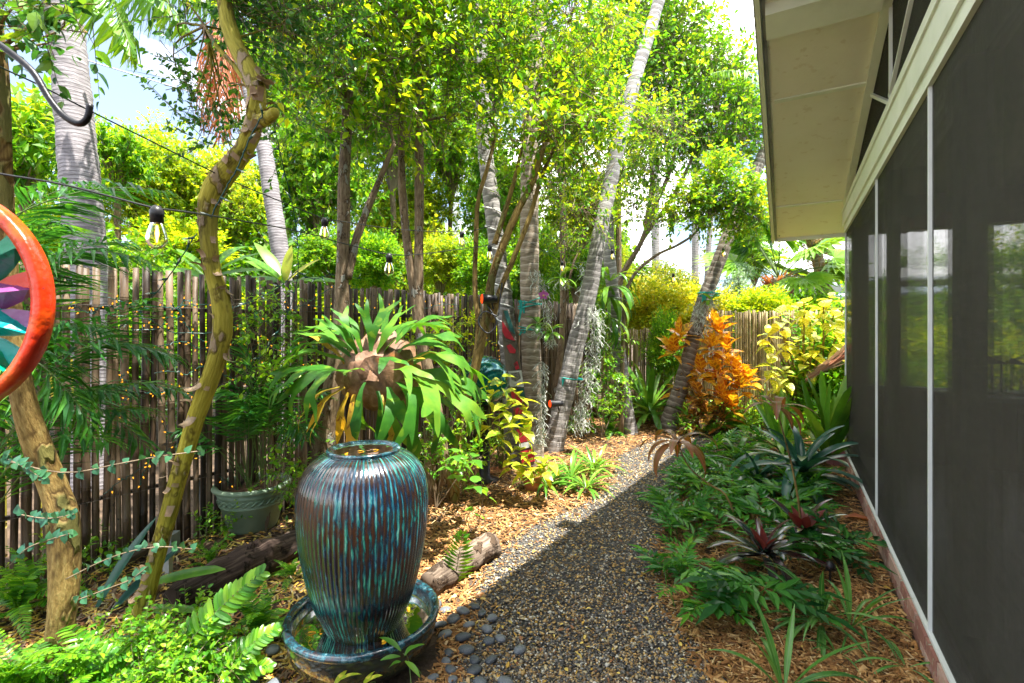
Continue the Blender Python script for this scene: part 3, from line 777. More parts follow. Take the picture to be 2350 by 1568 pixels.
left_bed = lambda x, y: (~inpoly(x, y, path_xy)) & (porch_w(x, y) > .03) & ((x - FA.x)*FNV.x + (y - FA.y)*FNV.y > .03) & (x <= -.4 - .1*y)
gg = Geo()
gg.add(replicate(shred, scatter(rs, 9000, left_bed, .004, .024, (1,.25,.15), .3, .018)))
part('leaf_mould', gg, M['litter'], kind='stuff')
litter = leafgeo(.045, .02, .7, 'ovate', 4, .3)
anywhere = lambda x, y: (porch_w(x, y) > .05) & ((x - BX)**2 + (y - BY)**2 > .14) & ((x - FA.x)*FNV.x + (y - FA.y)*FNV.y > .03)
gg = Geo().add(replicate(litter, scatter(rs, 2300, anywhere, .016, .62, (1,1,1), .35, .01)))
part('fallen_leaves', gg, M['litter'], kind='stuff')

# ---------------------------------------------------------------- screened porch
zs = lambda t: 4.258 - .268 * t
porch = thing('screened_porch', 'screened porch with dark mesh walls, cream roof beam and brick footing along the right side', 'porch', W(1.5, -.5, 0))
T0, T1 = -1.6, 4.21
part('footing', wbox(T0, T1, -.16, -.006, -.2, .150), M['mortar'], porch)
bricks = []
bgeo = None
rb = np.random.RandomState(5)
L_ = .205
nb = int((T1 - T0) / L_)
for i in range(nb):
    for row in range(2):
        ta = T0 + i * L_ + (0 if row == 0 else -.1)
        if ta + .197 > T1 or ta < T0 - .2: continue
        dz = rb.uniform(-.002, .002); dw = rb.uniform(0, .006)
        zz = -.012 + row * .076
        if bgeo is None or True:
            b = wbox(ta, ta + .196, -.08, .012 + dw, zz + dz, zz + .068 + dz)
            part('brick', b, M['brick'], porch)
part('sill', wbox(T0, T1 + .01, -.06, .010, .151, .168), M['white'], porch)
part('kick_rail', wbox(T0, T1, -.16, -.07, .17, .30), M['darkpost'], porch)
for a, b in ((T0, .125), (.14, 1.785), (1.80, T1 - .012)):
    s = part('screen_panel', wbox(a, b, -.012, -.008, .168, 2.75), M['screen'], porch)
for t, wd in ((.1325, .017), (1.7925, .013), (T1 - .006, .012)):
    part('screen_strip', wbox(t - wd/2, t + wd/2, -.014, .006, .169, 2.752), M['white'], porch)
for a, b in ((-.12, .10), (1.60, 1.77), (3.9, 4.19)):
    part('post', wbox(a, b, -.16, -.06, .301, 2.76), M['darkpost'], porch)
part('beam', wbox(T0, T1 + .02, -.20, .028, 2.83, 3.02), M['paint'], porch)
part('beam_lip', wbox(T0, T1 + .02, -.06, .012, 2.752, 2.829), M['paint'], porch)
part('beam_cap', wbox(T0, T1 + .02, -.20, .006, 3.021, 3.13), M['paint'], porch)
part('beam_bead', wbox(T0, T1 + .02, .0285, .040, 2.985, 3.005), M['paint'], porch)
# clerestory between the beam and the sloping roof
ct = 4.16
cl = Geo().add(hexa([W(T0,-.05,3.131),W(ct,-.05,3.131),W(ct,-.046,3.131),W(T0,-.046,3.131),W(T0,-.05,zs(T0)-.01),W(ct,-.05,zs(ct)),W(ct,-.046,zs(ct)),W(T0,-.046,zs(T0)-.01)]))
part('clerestory_screen', cl, M['screen'], porch)
def bar3(a, b, r, dep=.02):
    (ta, za), (tb, zb) = a, b
    d = Vector((tb - ta, 0, zb - za)).normalized(); n = Vector((-d.z, 0, d.x)) * r
    def q(t, z, w): return W(t, w, z)
    pts = []
    for sgn in (-1, 1):
        for (t, z) in ((ta, za), (tb, zb)):
            for w in (-.045, -.045 + dep):
                pts.append(q(t + sgn * n.x, z + sgn * n.z, w))
    p = pts
    return hexa([p[0], p[2], p[3], p[1], p[4], p[6], p[7], p[5]])
part('mullion', bar3((1.42, 3.13), (1.42, 3.86), .012), M['white'], porch)
part('mullion', bar3((.55, 3.58), (1.44, 3.24), .012, .022), M['white'], porch)
part('mullion', bar3((1.46, 3.20), (2.30, 3.60), .012, .024), M['white'], porch)
part('mullion', bar3((.2, 3.14), (.2, 4.19), .012, .024), M['white'], porch)
part('head_trim', wbox(T0, 4.22, -.04, .022, lambda t: zs(t) - .035, lambda t: zs(t) - .003), M['paint'], porch)
# soffit boards, battens, box beam, fascia, roof
TE = 5.1
cuts = [T0, 1.10, 2.186, TE]
for a, b in zip(cuts[:-1], cuts[1:]):
    part('soffit_board', wbox(a + .003, b - .003, .001, .765, zs, lambda t: zs(t) + .015), M['soffit'], porch)
part('soffit_board', wbox(T1 + .03, TE - .003, -4.2, -.001, zs, lambda t: zs(t) + .015), M['soffit'], porch)
part('batten', wbox(2.17, 2.21, .01, .70, lambda t: zs(t) - .014, lambda t: zs(t) - .001), M['paint'], porch)
part('batten', wbox(4.16, 4.20, .03, .74, lambda t: zs(t) - .012, lambda t: zs(t) - .001), M['paint'], porch)
part('box_beam', wbox(1.13, 1.36, .022, .735, lambda t: zs(t) - .085, lambda t: zs(t) - .001), M['paint'], porch)
part('edge_batten', wbox(T0, TE, .735, .764, lambda t: zs(t) - .022, lambda t: zs(t) - .001), M['drip'], porch)
part('fascia', wbox(T0, TE + .03, .768, .800, lambda t: zs(t) - .055, lambda t: zs(t) + .10), M['paint'], porch)
part('drip_edge', wbox(T0, TE + .035, .801, .812, lambda t: zs(t) - .02, lambda t: zs(t) + .115), M['drip'], porch)
part('eave_fascia', wbox(TE, TE + .03, -4.2, .766, lambda t: zs(TE) - .045, lambda t: zs(TE) + .09), M['paint'], porch)
part('roof', wbox(T0, TE + .03, -4.2, .766, lambda t: zs(t) + .10, lambda t: zs(t) + .16), M['roofing'], porch)
part('roof_edge', wbox(.75, .92, .813, .95, lambda t: zs(t) + .02, lambda t: zs(t) + .11), M['roofing'], porch)
part('roof', wbox(T0 - 3.2, T0 - .003, -4.2, .80, lambda t: zs(T0) + .10 - .26*(T0 - t), lambda t: zs(T0) + .16 - .26*(T0 - t)), M['roofing'], porch)
# inside
part('floor_slab', wbox(T0 - 3, T1, -4.2, -.165, -.1, .12), M['floor_in'], porch)
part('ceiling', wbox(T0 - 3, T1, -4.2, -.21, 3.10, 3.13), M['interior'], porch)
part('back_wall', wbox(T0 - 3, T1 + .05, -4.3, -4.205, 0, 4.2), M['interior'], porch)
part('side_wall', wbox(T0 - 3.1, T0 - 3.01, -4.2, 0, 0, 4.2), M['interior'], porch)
# far end of the porch: half wall, posts and open screens
def ebox(s0, s1, t0, t1, z0, z1): return wbox(t0, t1, -s1, -s0, z0, z1)
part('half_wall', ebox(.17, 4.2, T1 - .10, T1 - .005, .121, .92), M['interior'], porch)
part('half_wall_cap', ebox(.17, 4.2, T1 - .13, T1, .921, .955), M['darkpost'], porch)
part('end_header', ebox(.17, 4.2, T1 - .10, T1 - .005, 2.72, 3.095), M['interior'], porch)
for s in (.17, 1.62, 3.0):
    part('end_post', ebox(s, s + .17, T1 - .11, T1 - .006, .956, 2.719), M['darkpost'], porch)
hk = W(1.15, .80, zs(1.15) - .10)
part('hook', tube([hk + Vector((0,0,.06)), hk + Vector((-.03,0,.03)), hk + Vector((-.045,0,-.01)), hk + Vector((-.02,0,-.035)), hk + Vector((.0,0,-.015))], .003, 5), M['iron'], porch)

# things seen inside the porch
def ring_prof(pts): return pts
c = P(2114, 512, 4.6)
t = thing('glass_lantern_ball', 'red glass ball lantern hanging behind the porch screen', 'lantern', c)
R0 = 22 / FD * 4.6
part('globe', lathe([(.001, -R0), (R0*.5, -R0*.87), (R0*.87, -R0*.5), (R0, 0), (R0*.87, R0*.5), (R0*.5, R0*.87), (.012, R0)], 24, c), M['redglass'], t, smooth=True)
part('hanging_cord', tube([c + Vector((0,0,R0)), (c.x, c.y, 3.10)], .003, 5), M['black_plastic'], t)
c = P(2300, 905, 3.9); zt = c.z
t = thing('console_table', 'pale topped bar table inside the porch under the dark lantern', 'table', (c.x + .25, c.y, .12))
part('table_top', box(c.x - .28, c.x + .9, c.y - .28, c.y + .28, zt - .035, zt), M['box'], t)
for dx in (-.22, .82):
    for dy in (-.22, .22):
        part('leg', box(c.x + dx - .025, c.x + dx + .025, c.y + dy - .025, c.y + dy + .025, .12, zt - .036), M['interior'], t)
l = thing('candle_lantern', 'dark framed lantern with small panes standing on the porch table', 'lantern', (c.x, c.y, zt))
part('base', box(c.x - .09, c.x + .09, c.y - .09, c.y + .09, zt, zt + .02), M['iron'], l)
for dx in (-.075, 0, .075):
    for dy in (-.075, .075):
        part('bar', box(c.x + dx - .006, c.x + dx + .006, c.y + dy - .006, c.y + dy + .006, zt + .021, zt + .24), M['iron'], l)
part('roof', ([(c.x-.1,c.y-.1,zt+.241),(c.x+.1,c.y-.1,zt+.241),(c.x+.1,c.y+.1,zt+.241),(c.x-.1,c.y+.1,zt+.241),(c.x,c.y,zt+.32)], [[(3,2,1,0)], [(0,1,4),(1,2,4),(2,3,4),(3,0,4)]]), M['iron'], l)
part('candle', lathe([(.001,.021),(.03,.021),(.03,.13),(.001,.13)], 14, (c.x, c.y, zt)), M['tk_white'], l)
part('ring_handle', tube(cat([(c.x, c.y, zt+.32), (c.x-.025, c.y, zt+.345), (c.x, c.y, zt+.37), (c.x+.025, c.y, zt+.345), (c.x, c.y, zt+.32)], 12), .004, 5), M['iron'], l)

# ---------------------------------------------------------------- bamboo fences
def pole_mesh(rad, H, mat, seed):
    r_ = np.random.RandomState(seed); z = 0.0; pr = [(.001, 0)]
    nxt = r_.uniform(.1, .3)
    pr.append((rad, 0))
    while nxt < H - .05:
        pr += [(rad, nxt - .010), (rad * 1.10, nxt - .004), (rad * .93, nxt), (rad * 1.08, nxt + .004), (rad * .98, nxt + .012)]
        nxt += r_.uniform(.22, .36)
    pr += [(rad * .96, H), (rad * .70, H), (rad * .68, H - .04), (.001, H - .04)]
    gm = Geo().add(lathe(pr, 9))
    gm.V = [v + np.stack([np.sin(v[:, 2]*2.1 + seed)*.004, np.cos(v[:, 2]*1.7 + seed)*.003, 0*v[:, 2]], -1) for v in gm.V]
    return gm.mesh('bamboo_pole', mat, True)
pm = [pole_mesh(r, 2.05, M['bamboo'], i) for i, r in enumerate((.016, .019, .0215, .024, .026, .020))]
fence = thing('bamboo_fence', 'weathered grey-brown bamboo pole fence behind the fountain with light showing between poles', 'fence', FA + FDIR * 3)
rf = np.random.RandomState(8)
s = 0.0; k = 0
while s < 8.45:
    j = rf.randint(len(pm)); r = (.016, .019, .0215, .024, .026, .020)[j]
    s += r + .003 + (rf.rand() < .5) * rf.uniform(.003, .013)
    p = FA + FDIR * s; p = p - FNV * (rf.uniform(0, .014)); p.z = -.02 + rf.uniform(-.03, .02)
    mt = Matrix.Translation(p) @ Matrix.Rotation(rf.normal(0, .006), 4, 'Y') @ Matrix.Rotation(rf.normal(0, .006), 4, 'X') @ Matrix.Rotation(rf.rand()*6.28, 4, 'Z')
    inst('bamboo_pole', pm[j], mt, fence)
    s += r; k += 1
print('left poles', k)
for z in (.45, 1.15, 1.75):
    a = FA - FNV * .055; b = a + FDIR * 8.4
    part('rail', tube([(a.x, a.y, z), (b.x, b.y, z)], .016, 8), M['bamboo'], fence)
for z in (.46, 1.16, 1.76):
    a = FA + FNV * .029; b = a + FDIR * 8.4
    part('tie_wire', tube([(a.x, a.y, z), (b.x, b.y, z)], .0016, 4), M['wire_fence'], fence)
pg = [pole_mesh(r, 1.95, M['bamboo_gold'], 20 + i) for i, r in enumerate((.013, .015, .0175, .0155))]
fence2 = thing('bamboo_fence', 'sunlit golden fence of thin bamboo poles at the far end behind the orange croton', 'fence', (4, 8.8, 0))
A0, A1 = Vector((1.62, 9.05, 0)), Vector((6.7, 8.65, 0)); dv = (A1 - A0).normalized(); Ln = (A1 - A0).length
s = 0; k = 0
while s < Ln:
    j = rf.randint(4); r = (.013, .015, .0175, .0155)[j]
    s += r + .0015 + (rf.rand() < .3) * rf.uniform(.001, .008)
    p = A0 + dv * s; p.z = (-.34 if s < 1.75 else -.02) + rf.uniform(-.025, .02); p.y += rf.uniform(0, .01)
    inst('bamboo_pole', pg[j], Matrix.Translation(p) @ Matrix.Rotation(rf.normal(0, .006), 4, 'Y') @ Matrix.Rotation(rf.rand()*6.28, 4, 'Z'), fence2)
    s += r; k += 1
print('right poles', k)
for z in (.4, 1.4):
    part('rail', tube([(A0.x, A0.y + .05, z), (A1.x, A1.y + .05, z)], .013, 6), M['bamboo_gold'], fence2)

# ---------------------------------------------------------------- neighbour house, pole and cables
nh = thing('neighbour_house', 'cream sided neighbour house with a broad white metal roof beyond the far fence', 'house', (14, 17, 0))
part('wall', box(9.6, 24, 16.6, 24, 0, 3.28), M['siding'], nh)
for i in range(14):
    z = .3 + i * .21
    part('siding_board', box(9.55, 24, 16.57, 16.598, z, z + .19), M['siding'], nh)
part('roof', hexa([(9.0,15.9,3.22),(24.6,15.9,3.22),(24.6,24,6.5),(9.6,24,6.5),(9.0,15.9,3.32),(24.6,15.9,3.32),(24.6,24,6.6),(9.6,24,6.6)]), M['metalroof'], nh)
for x in (10.4, 12.5, 14.6, 16.7):
    part('roof_bracket', box(x, x + .1, 16.0, 16.565, 3.02, 3.20), M['white'], nh)
part('corner_board', box(9.50, 9.7, 16.54, 16.569, 0, 3.2), M['white'], nh)
part('porch_roof', hexa([(10.2,14.2,2.42),(14,14.2,2.75),(14,16.5,3.0),(10.2,16.5,2.7),(10.2,14.2,2.50),(14,14.2,2.83),(14,16.5,3.08),(10.2,16.5,2.78)]), M['awning'], nh)
part('porch_post', box(10.3, 10.4, 14.3, 14.4, 0, 2.41), M['white'], nh)
fl = thing('folded_umbrella', 'small red folded cloth hanging on a thin rod beside the neighbour house corner', 'umbrella', P(1822, 700, 13.5))
q = P(1822, 700, 13.5)
part('cloth', lathe([(.002,.36),(.05,.30),(.10,.05),(.13,-.2),(.04,-.22)], 9, q), M['flagred'], fl, smooth=True)
part('rod', tube([(q.x, q.y, 0), (q.x, q.y, q.z + .42)], .012, 6), M['white'], fl)

Yp = 19.0; pb = P(1045, 660, Yp)
up = thing('utility_pole', 'pale square utility pole beyond the bamboo fence left of the wrapped palm', 'pole', (pb.x, Yp, 0))
part('shaft', box(pb.x - .13, pb.x + .13, Yp - .13, Yp + .13, 0, 8.9), M['pole'], up)
part('cross_arm', box(pb.x - .09, pb.x + 1.6, Yp - .2, Yp - .135, 6.0, 6.08), M['pole'], up)
part('lamp_head', box(pb.x + 1.45, pb.x + 1.95, Yp - .3, Yp - .05, 6.05, 6.17), M['pole'], up)
cab = thing('overhead_cables', 'grey twisted overhead cables running left from the pale utility pole', 'cable', (pb.x, Yp, 0))
for z1, (ua, va, Ya), n in ((7.4, (-100, 330, 10.5), 0), (6.4, (-100, 395, 10.5), 0), (8.2, (-60, 60, 10.5), 0), (5.4, (-80, 420, 11), 0)):
    a = P(ua, va, Ya); b = Vector((pb.x, Yp - .14, z1)); m = (a + b) / 2; m.z -= .25
    part('cable', tube(cat([a, m, b], 20), .016, 5), M['cable'], cab)
for z1, (ua, va, Ya) in ((6.2, (1900, 250, 19)), (5.2, (1960, 330, 19))):
    a = P(ua, va, Ya); b = Vector((pb.x + .14, Yp, z1)); m = (a + b) / 2; m.z -= .5
    part('cable', tube(cat([a, m, b], 16), .013, 4), M['cable'], cab)

# ================================================================ TREES
def ptrunk(pts_px, widths_px, n=40, sides=14, ring=0.0, step=.09, wob=.04, seed=0):
    """trunk tube from (u, v, Y) stations with widths in pixels of the photograph"""
    p = [P(u, v, Y) for u, v, Y in pts_px]
    r = [w / 2 / FD * q[2] for w, q in zip(widths_px, pts_px)]
    c = cat(p, n); rr = interp(r, n)
    if ring:
        L = np.concatenate([[0], np.cumsum(np.linalg.norm(np.diff(c, axis=0), axis=1))])
        ph = (L / step) % 1.0
        rr = rr * (1 + ring * (1 - ph) * (ph > .12) + ring * .3 * np.sin(L * 9 + seed))
    return tube(c, rr, sides, True, wob, np.random.RandomState(seed))

def base_of(pts): 
    q = P(*pts[-1]); return Vector((q.x, q.y, 0))

def palm(label, pts, widths, mat, ring=.05, step=.085, n=150, name='palm_tree', group=None, seed=1):
    """pts from the top of the visible trunk down to the ground"""
    t = thing(name, label, 'palm tree', base_of(pts), group)
    part('trunk', ptrunk(pts, widths, n, 14, ring, step, .03, seed), mat, t, smooth=True)
    return t
def gnd(u, Y): return (u, 756 + CAM_H * FD / Y + 6, Y)

def crown_fronds(t, top, n, L, seed, mat, arch=.6, leaf=.45, el=(-.5, .9)):
    r_ = np.random.RandomState(seed); top = Vector(top)
    for i in range(n):
        a = i * 2.399 + r_.rand() * .4; e = r_.uniform(*el)
        d = Vector((math.cos(a) * math.cos(e), math.sin(a) * math.cos(e), math.sin(e) - .35))
        part('frond', frondgeo(top, top + d * L * r_.uniform(.8, 1.1), arch, 34, leaf, .028, .8, .35, .05, rs=r_, hang=.35, rr=.02), [mat, M['stem_green']], t)

p1 = palm('tall thick pale ringed palm trunk behind the fence at the left',
     [(120,-260,5.0),(142,-20,5.0),(160,150,5.0),(178,350,5.0),(195,560,5.0),(203,740,5.0),gnd(205,5.0)], [64,66,68,72,78,80,86], M['palm_pale'], .045, .075, 220)
r_ = np.random.RandomState(3)
for a, b, ar in (((230,-60,4.8),(520,20,4.6),.35), ((250,-110,5.2),(590,-30,5.4),.3), ((190,-60,4.6),(300,110,4.3),.35), ((200,-100,4.6),(430,60,4.4),.3), ((80,-140,4.9),(-60,60,4.6),.4)):
    part('frond', frondgeo(P(*a), P(*b), ar, 40, .58, .036, .8, .3, 0, rs=r_, hang=.9, rr=.02), [M['palm_lf2'], M['stem_green']], p1)
p2 = palm('slender pale palm trunk curving up left behind the strap-leaved plants on the fence',
     [(470,-120,6.9),(520,60,6.9),(572,215,6.9),(602,320,6.9),(622,440,6.9),(640,560,6.9),(652,690,6.9),gnd(658,6.9)], [30,30,31,33,36,38,38,42], M['palm_pale'], .05, .07, 170, seed=2)
r_ = np.random.RandomState(5)
for a, b, L in (((505,-10,5.2),(470,270,5.0),.6), ((505,0,5.2),(545,255,5.1),.55), ((500,10,5.2),(455,200,5.2),.5), ((500,0,5.1),(505,310,4.9),.5), ((505,0,5.1),(520,290,4.9),.5)):
    part('dead_frond', frondgeo(P(*a), P(*b), .05, 26, L, .019, .45, .1, 0, rs=r_, jit=.2, hang=1.0, rr=.012), [M['dead'], M['dead']], p2)
p3 = palm('thin pale palm trunk beyond the fence between the two slim garden trunks',
     [(905,300,11),(922,430,11),(932,540,11),(942,640,11),gnd(950,11)], [18,19,20,21,24], M['palm_pale'], .05, .1, 90, seed=4)
p4 = palm('grey palm trunk wound with rope light leaning beside the carved totem',
     [(1085,-140,6.0),(1100,40,6.0),(1104,180,6.0),(1112,330,6.0),(1130,480,6.0),(1145,600,6.0),(1160,720,6.0),(1172,860,6.0),gnd(1182,6.0)],
     [30,31,32,34,37,38,40,41,48], M['palm_grey'], .03, .11, 150, seed=6)
# the rope light wound round it belongs to the palm's look but can be lifted off
ax = cat([P(1106,200,6.0),P(1112,330,6.0),P(1130,480,6.0),P(1145,600,6.0),P(1160,720,6.0),P(1172,860,6.0)], 260)
ang = np.linspace(0, 14 * 2 * PI, 260) ** 1.0
rop = ax + np.stack([np.cos(ang), np.sin(ang), 0*ang], -1) * (.112 + .012*np.sin(ang*.31))[:, None] if False else ax + np.stack([np.cos(ang)*.113, np.sin(ang)*.113, .02*np.sin(ang*.37)], -1)
tag(part('rope_light', tube(rop, .008, 5), M['tk_white'], origin=ax[-1]), 'pale rope light wound in turns round the grey palm beside the totem', 'rope light')
p5 = palm('stout upright brown-grey palm trunk in the centre with orchid and teal tie',
     [(1245,-150,5.9),(1240,20,5.9),(1222,200,5.9),(1216,400,5.9),(1215,560,5.9),(1216,700,5.9),(1220,860,5.9),(1220,980,5.9),gnd(1222,5.9)],
     [38,39,40,42,43,44,45,47,58], M['palm_brown'], .03, .13, 150, seed=7)
p6 = palm('long grey palm trunk leaning right in the centre with moss and an orange spot light',
     [(1545,-110,6.9),(1492,70,6.8),(1455,190,6.7),(1420,330,6.6),(1395,450,6.6),(1372,560,6.5),(1350,680,6.5),(1322,790,6.5),(1302,880,6.5),(1286,950,6.5),(1268,1042,6.5)],
     [25,28,30,31,32,34,38,40,42,43,48], M['palm_grey'], .035, .12, 170, seed=8)
p7 = palm('dark thin palm trunk behind the leaning one with strap-leaved fern clump on it',
     [(1392,420,7.6),(1396,560,7.6),(1404,650,7.6),(1415,760,7.6),(1426,850,7.6),(1436,930,7.6),gnd(1446,7.6)], [26,27,28,29,29,30,38], M['palm_grey'], .04, .12, 110, seed=9)
p8 = palm('grey-brown palm trunk leaning steeply right in front of the orange croton with teal tie',
     [(1790,270,8.3),(1745,370,8.2),(1708,450,8.1),(1672,540,8.0),(1642,620,8.0),(1612,700,8.0),(1590,780,8.0),(1568,870,8.0),(1548,930,8.0),gnd(1530,8.0)],
     [26,27,28,29,30,32,31,33,35,44], mat_palm('dark_palm_trunk', [(.06,.045,.035), (.14,.11,.085), (.24,.20,.16)], 11, (.42,.38,.32)), .035, .13, 150, seed=10)
crown_fronds(p8, P(1800,250,8.3), 9, 1.7, 2, M['palm_lf2'], .5, .4)
p9 = palm('rough orange-brown palm trunk in front of the neighbour house roof',
     [(1862,540,12.0),(1874,580,12.0),(1884,640,12.0),(1893,700,12.0),gnd(1900,12.0)], [30,24,25,27,32], M['palm_brown'], .10, .06, 90, seed=11)
r_ = np.random.RandomState(9)
Bp = []; Dp = []
for i in range(420):
    v = 546 + 100 * r_.rand() ** 1.8; u = 1862 + (v - 546) * .25; q = P(u, v, 12.0); a = r_.rand() * 6.28; rr = .15
    Bp.append((q.x + rr*math.cos(a), q.y + rr*math.sin(a), q.z)); Dp.append((math.cos(a), math.sin(a), r_.uniform(.1, 1.2)))
part('boot_fibres', leaves(Bp, Dp, [(0, .3, 1)] * 420, .22, .03), M['straw'], p9, kind='stuff')

thin_pts = [((1503,430),(1505,592),26,18,'thin far palm trunk above the rounded hedge, leftmost of three'),
            ((1598,400),(1595,640),26,16,'thin far palm trunk against the white sky, middle of three'),
            ((1636,430),(1622,650),26,12,'thin dark far palm trunk just left of the steeply leaning palm')]
for (a, b, Y, w, lab) in thin_pts:
    palm(lab, [(a[0], a[1]-120, Y), (*a, Y), (*b, Y), gnd(b[0], Y)], [w*.9, w, w, w*1.1], M['palm_grey'], .03, .2, 40, seed=12)

# ---------------------------------------------------------------- fan palm
def fan_leaf(L, n=22, rs=RS):
    g = Geo(); a = np.linspace(-2.0, 2.0, n)
    B = np.zeros((n, 3)); D = np.stack([np.cos(a), np.sin(a), 0*a + .1], -1)
    g.add(leaves(B, D, [(0, 0, 1)] * n, L * (1 - .12 * np.abs(a)), L * .21, .22, .3))
    return g
fm = [fan_leaf(.95).mesh('fan_leaf', M['palm_lf2']), fan_leaf(.8, 18).mesh('fan_leaf', M['palm_lf2'])]
def fanpalm(label, base, top, trunk_r, n, sc, seed, vis=True):
    t = thing('fan_palm', label, 'palm tree', base)
    part('trunk', tube(cat([base, (Vector(base)+Vector(top))/2, top], 30), [trunk_r, trunk_r*1.1, trunk_r*1.25], 12, True, .12), M['palm_brown'], t, smooth=True)
    r_ = np.random.RandomState(seed); top = Vector(top)
    Bp = []; Dp = []
    for i in range(200):
        a = r_.rand() * 6.28; z = r_.uniform(-.5, 0)
        Bp.append((top.x + trunk_r*1.1*math.cos(a), top.y + trunk_r*1.1*math.sin(a), top.z + z)); Dp.append((math.cos(a), math.sin(a), r_.uniform(.2, 2)))
    part('boot_fibres', leaves(Bp, Dp, [(0, .3, 1)] * 200, .22, .05), M['dead'], t, kind='stuff')
    for i in range(n):
        a = i * 2.399; e = r_.uniform(-.1, 1.35)
        d = Vector((math.cos(a)*math.cos(e), math.sin(a)*math.cos(e), math.sin(e)))
        tip = top + d * r_.uniform(.9, 1.35) * sc
        part('petiole', tube(cat([top, (top+tip)/2 + Vector((0,0,.06)), tip], 6), [.016, .010], 5), M['stem_green'], t)
        inst('fan_leaf', fm[i % 2], place(tip, d + Vector((0, 0, -.35)), Vector((r_.normal(0,.3), -.6, 1)), sc * r_.uniform(.8, 1.05)), t)
    return t
bp = P(1786, 660, 12.2)
fanpalm('short fan palm with orange fibrous trunk and wide green fans before the neighbour house', (bp.x, bp.y, 0), P(1788, 640, 12.2), .24, 20, 1.15, 3)

# ---------------------------------------------------------------- slim garden trees with leafy crowns
def btree(name, label, trunks, mat, crown_src, blobs, ntw, L, Wd, lmat, r0, seed, K=11, Lt=.42, hang=.12, cat_='tree', group=None, tw_r=1.0):
    t = thing(name, label, cat_, base_of(trunks[0][0]), group)
    for i, (pts, wd) in enumerate(trunks):
        part('trunk' if i == 0 else 'limb', ptrunk(pts, wd, 40, 10, 0, .1, .10, seed + i), mat, t, smooth=True)
    rs_ = np.random.RandomState(seed)
    bl = [(P(u, v, Y), r / FD * Y) for u, v, Y, r in blobs]
    gl, gt, p, idx = twigs(bl, ntw, Lt, K, L, Wd, hang=hang, rs=rs_, fine=(4 if trunks[0][0][0][2] < 3 else (3 if trunks[0][0][0][2] < 7 else 0)))
    part('crown', gl, lmat, t, kind='stuff')
    part('twigs', gt, M['twig'], t, kind='stuff')
    src = [P(*s) for s in crown_src]
    gb = Geo()
    for c, r in bl:
        s = min(src, key=lambda q: (q - c).length)
        gb = gb.add(tube(cat([s, (s + c)/2 + Vector((rs_.normal(0,.06), rs_.normal(0,.06), .03)), c], 7), [r0, r0*.6, r0*.25], 6, caps=False))
    sel = rs_.choice(len(p), min(len(p), 160), replace=False)
    Ca = A([tuple(b[0]) for b in bl])[idx[sel]]
    gb.add(sticks(Ca, p[sel], r0*.28, r0*.10))
    part('branches', gb, mat, t, kind='stuff', smooth=True)
    return t

btree('slim_tree', 'slim grey-brown tree rising through the big staghorn fern',
      [([(792,-200,3.9),(798,60,3.9),(800,220,3.9),(790,400,3.9),(788,520,3.9),(785,640,3.9),(782,760,3.9),(760,900,3.9),(742,1000,3.9),gnd(738,3.9)], [20,22,24,27,28,30,36,42,50,60]),
       ([(905,330,4.0),(868,420,4.0),(835,500,4.0),(815,560,3.95),(797,640,3.9)], [10,14,17,19,20])],
      M['bark_thin'], [(798,60,3.9),(800,220,3.9),(905,330,4.0),(800,300,3.9)],
      [(700,60,3.8,110),(800,10,3.9,130),(760,170,3.8,90),(880,140,4.0,110),(690,190,3.6,70),(900,290,4.1,75),(760,300,4.0,60),(620,-60,3.8,120),(850,-90,4,150),(930,20,4.2,110),(835,260,4.2,80)],
      600, .074, .040, M['lf_mid'], .016, 21)
btree('slim_tree', 'pair of slim straight brown trunks between the staghorn fern and the street pole',
      [([(962,-200,4.5),(962,60,4.5),(963,300,4.5),(962,480,4.5),(960,620,4.5),(962,720,4.5),(980,900,4.5),gnd(992,4.5)], [15,17,19,21,22,24,26,34]),
       ([(905,150,4.5),(920,300,4.5),(922,420,4.5),(930,520,4.5),(946,640,4.5),(962,760,4.5),(1005,950,4.5),(1022,1110,4.5)], [11,15,17,19,20,22,26,30])],
      M['bark_thin'], [(962,60,4.5),(920,300,4.5),(963,280,4.5)],
      [(960,60,4.5,110),(1040,120,4.6,100),(990,230,4.5,90),(900,240,4.6,80),(1050,-40,4.6,130),(930,-100,4.6,130),(1000,340,4.8,70),(1055,260,4.8,50)],
      560, .072, .038, M['lf_mid'], .016, 22)
btree('forked_tree', 'forked olive-brown tree with several leaning stems carrying the red lamp',
      [([(1250,330,4.6),(1222,420,4.6),(1190,480,4.6),(1155,560,4.6),(1128,640,4.6),(1118,720,4.6),(1090,850,4.6),(1060,950,4.6),(1045,1060,4.6),gnd(1040,4.6)], [10,14,17,18,19,20,22,24,26,30]),
       ([(1290,300,4.7),(1245,400,4.7),(1215,500,4.6),(1180,590,4.6),(1150,660,4.6),(1128,740,4.6)], [7,10,11,12,13,16]),
       ([(1140,300,4.7),(1120,380,4.7),(1098,460,4.7),(1092,560,4.7),(1090,660,4.7),(1098,760,4.65),(1085,860,4.6)], [7,9,10,11,12,13,16]),
       ([(1215,240,4.8),(1195,350,4.7),(1170,450,4.6),(1135,560,4.6)], [6,8,11,14])],
      M['bark_tan'], [(1250,330,4.6),(1290,300,4.7),(1140,300,4.7),(1215,240,4.8)],
      [(1250,300,4.5,95),(1170,180,4.8,55),(1330,280,4.7,90),(1130,320,4.8,60),(1270,170,4.8,75),(1350,200,5.0,70),(1150,60,4.8,120),(1310,40,5.0,130),(1340,380,4.9,60),(1230,420,4.7,50),(1400,60,5.2,70),(1060,200,5,40)],
      640, .072, .038, M['lf_mid'], .015, 23)
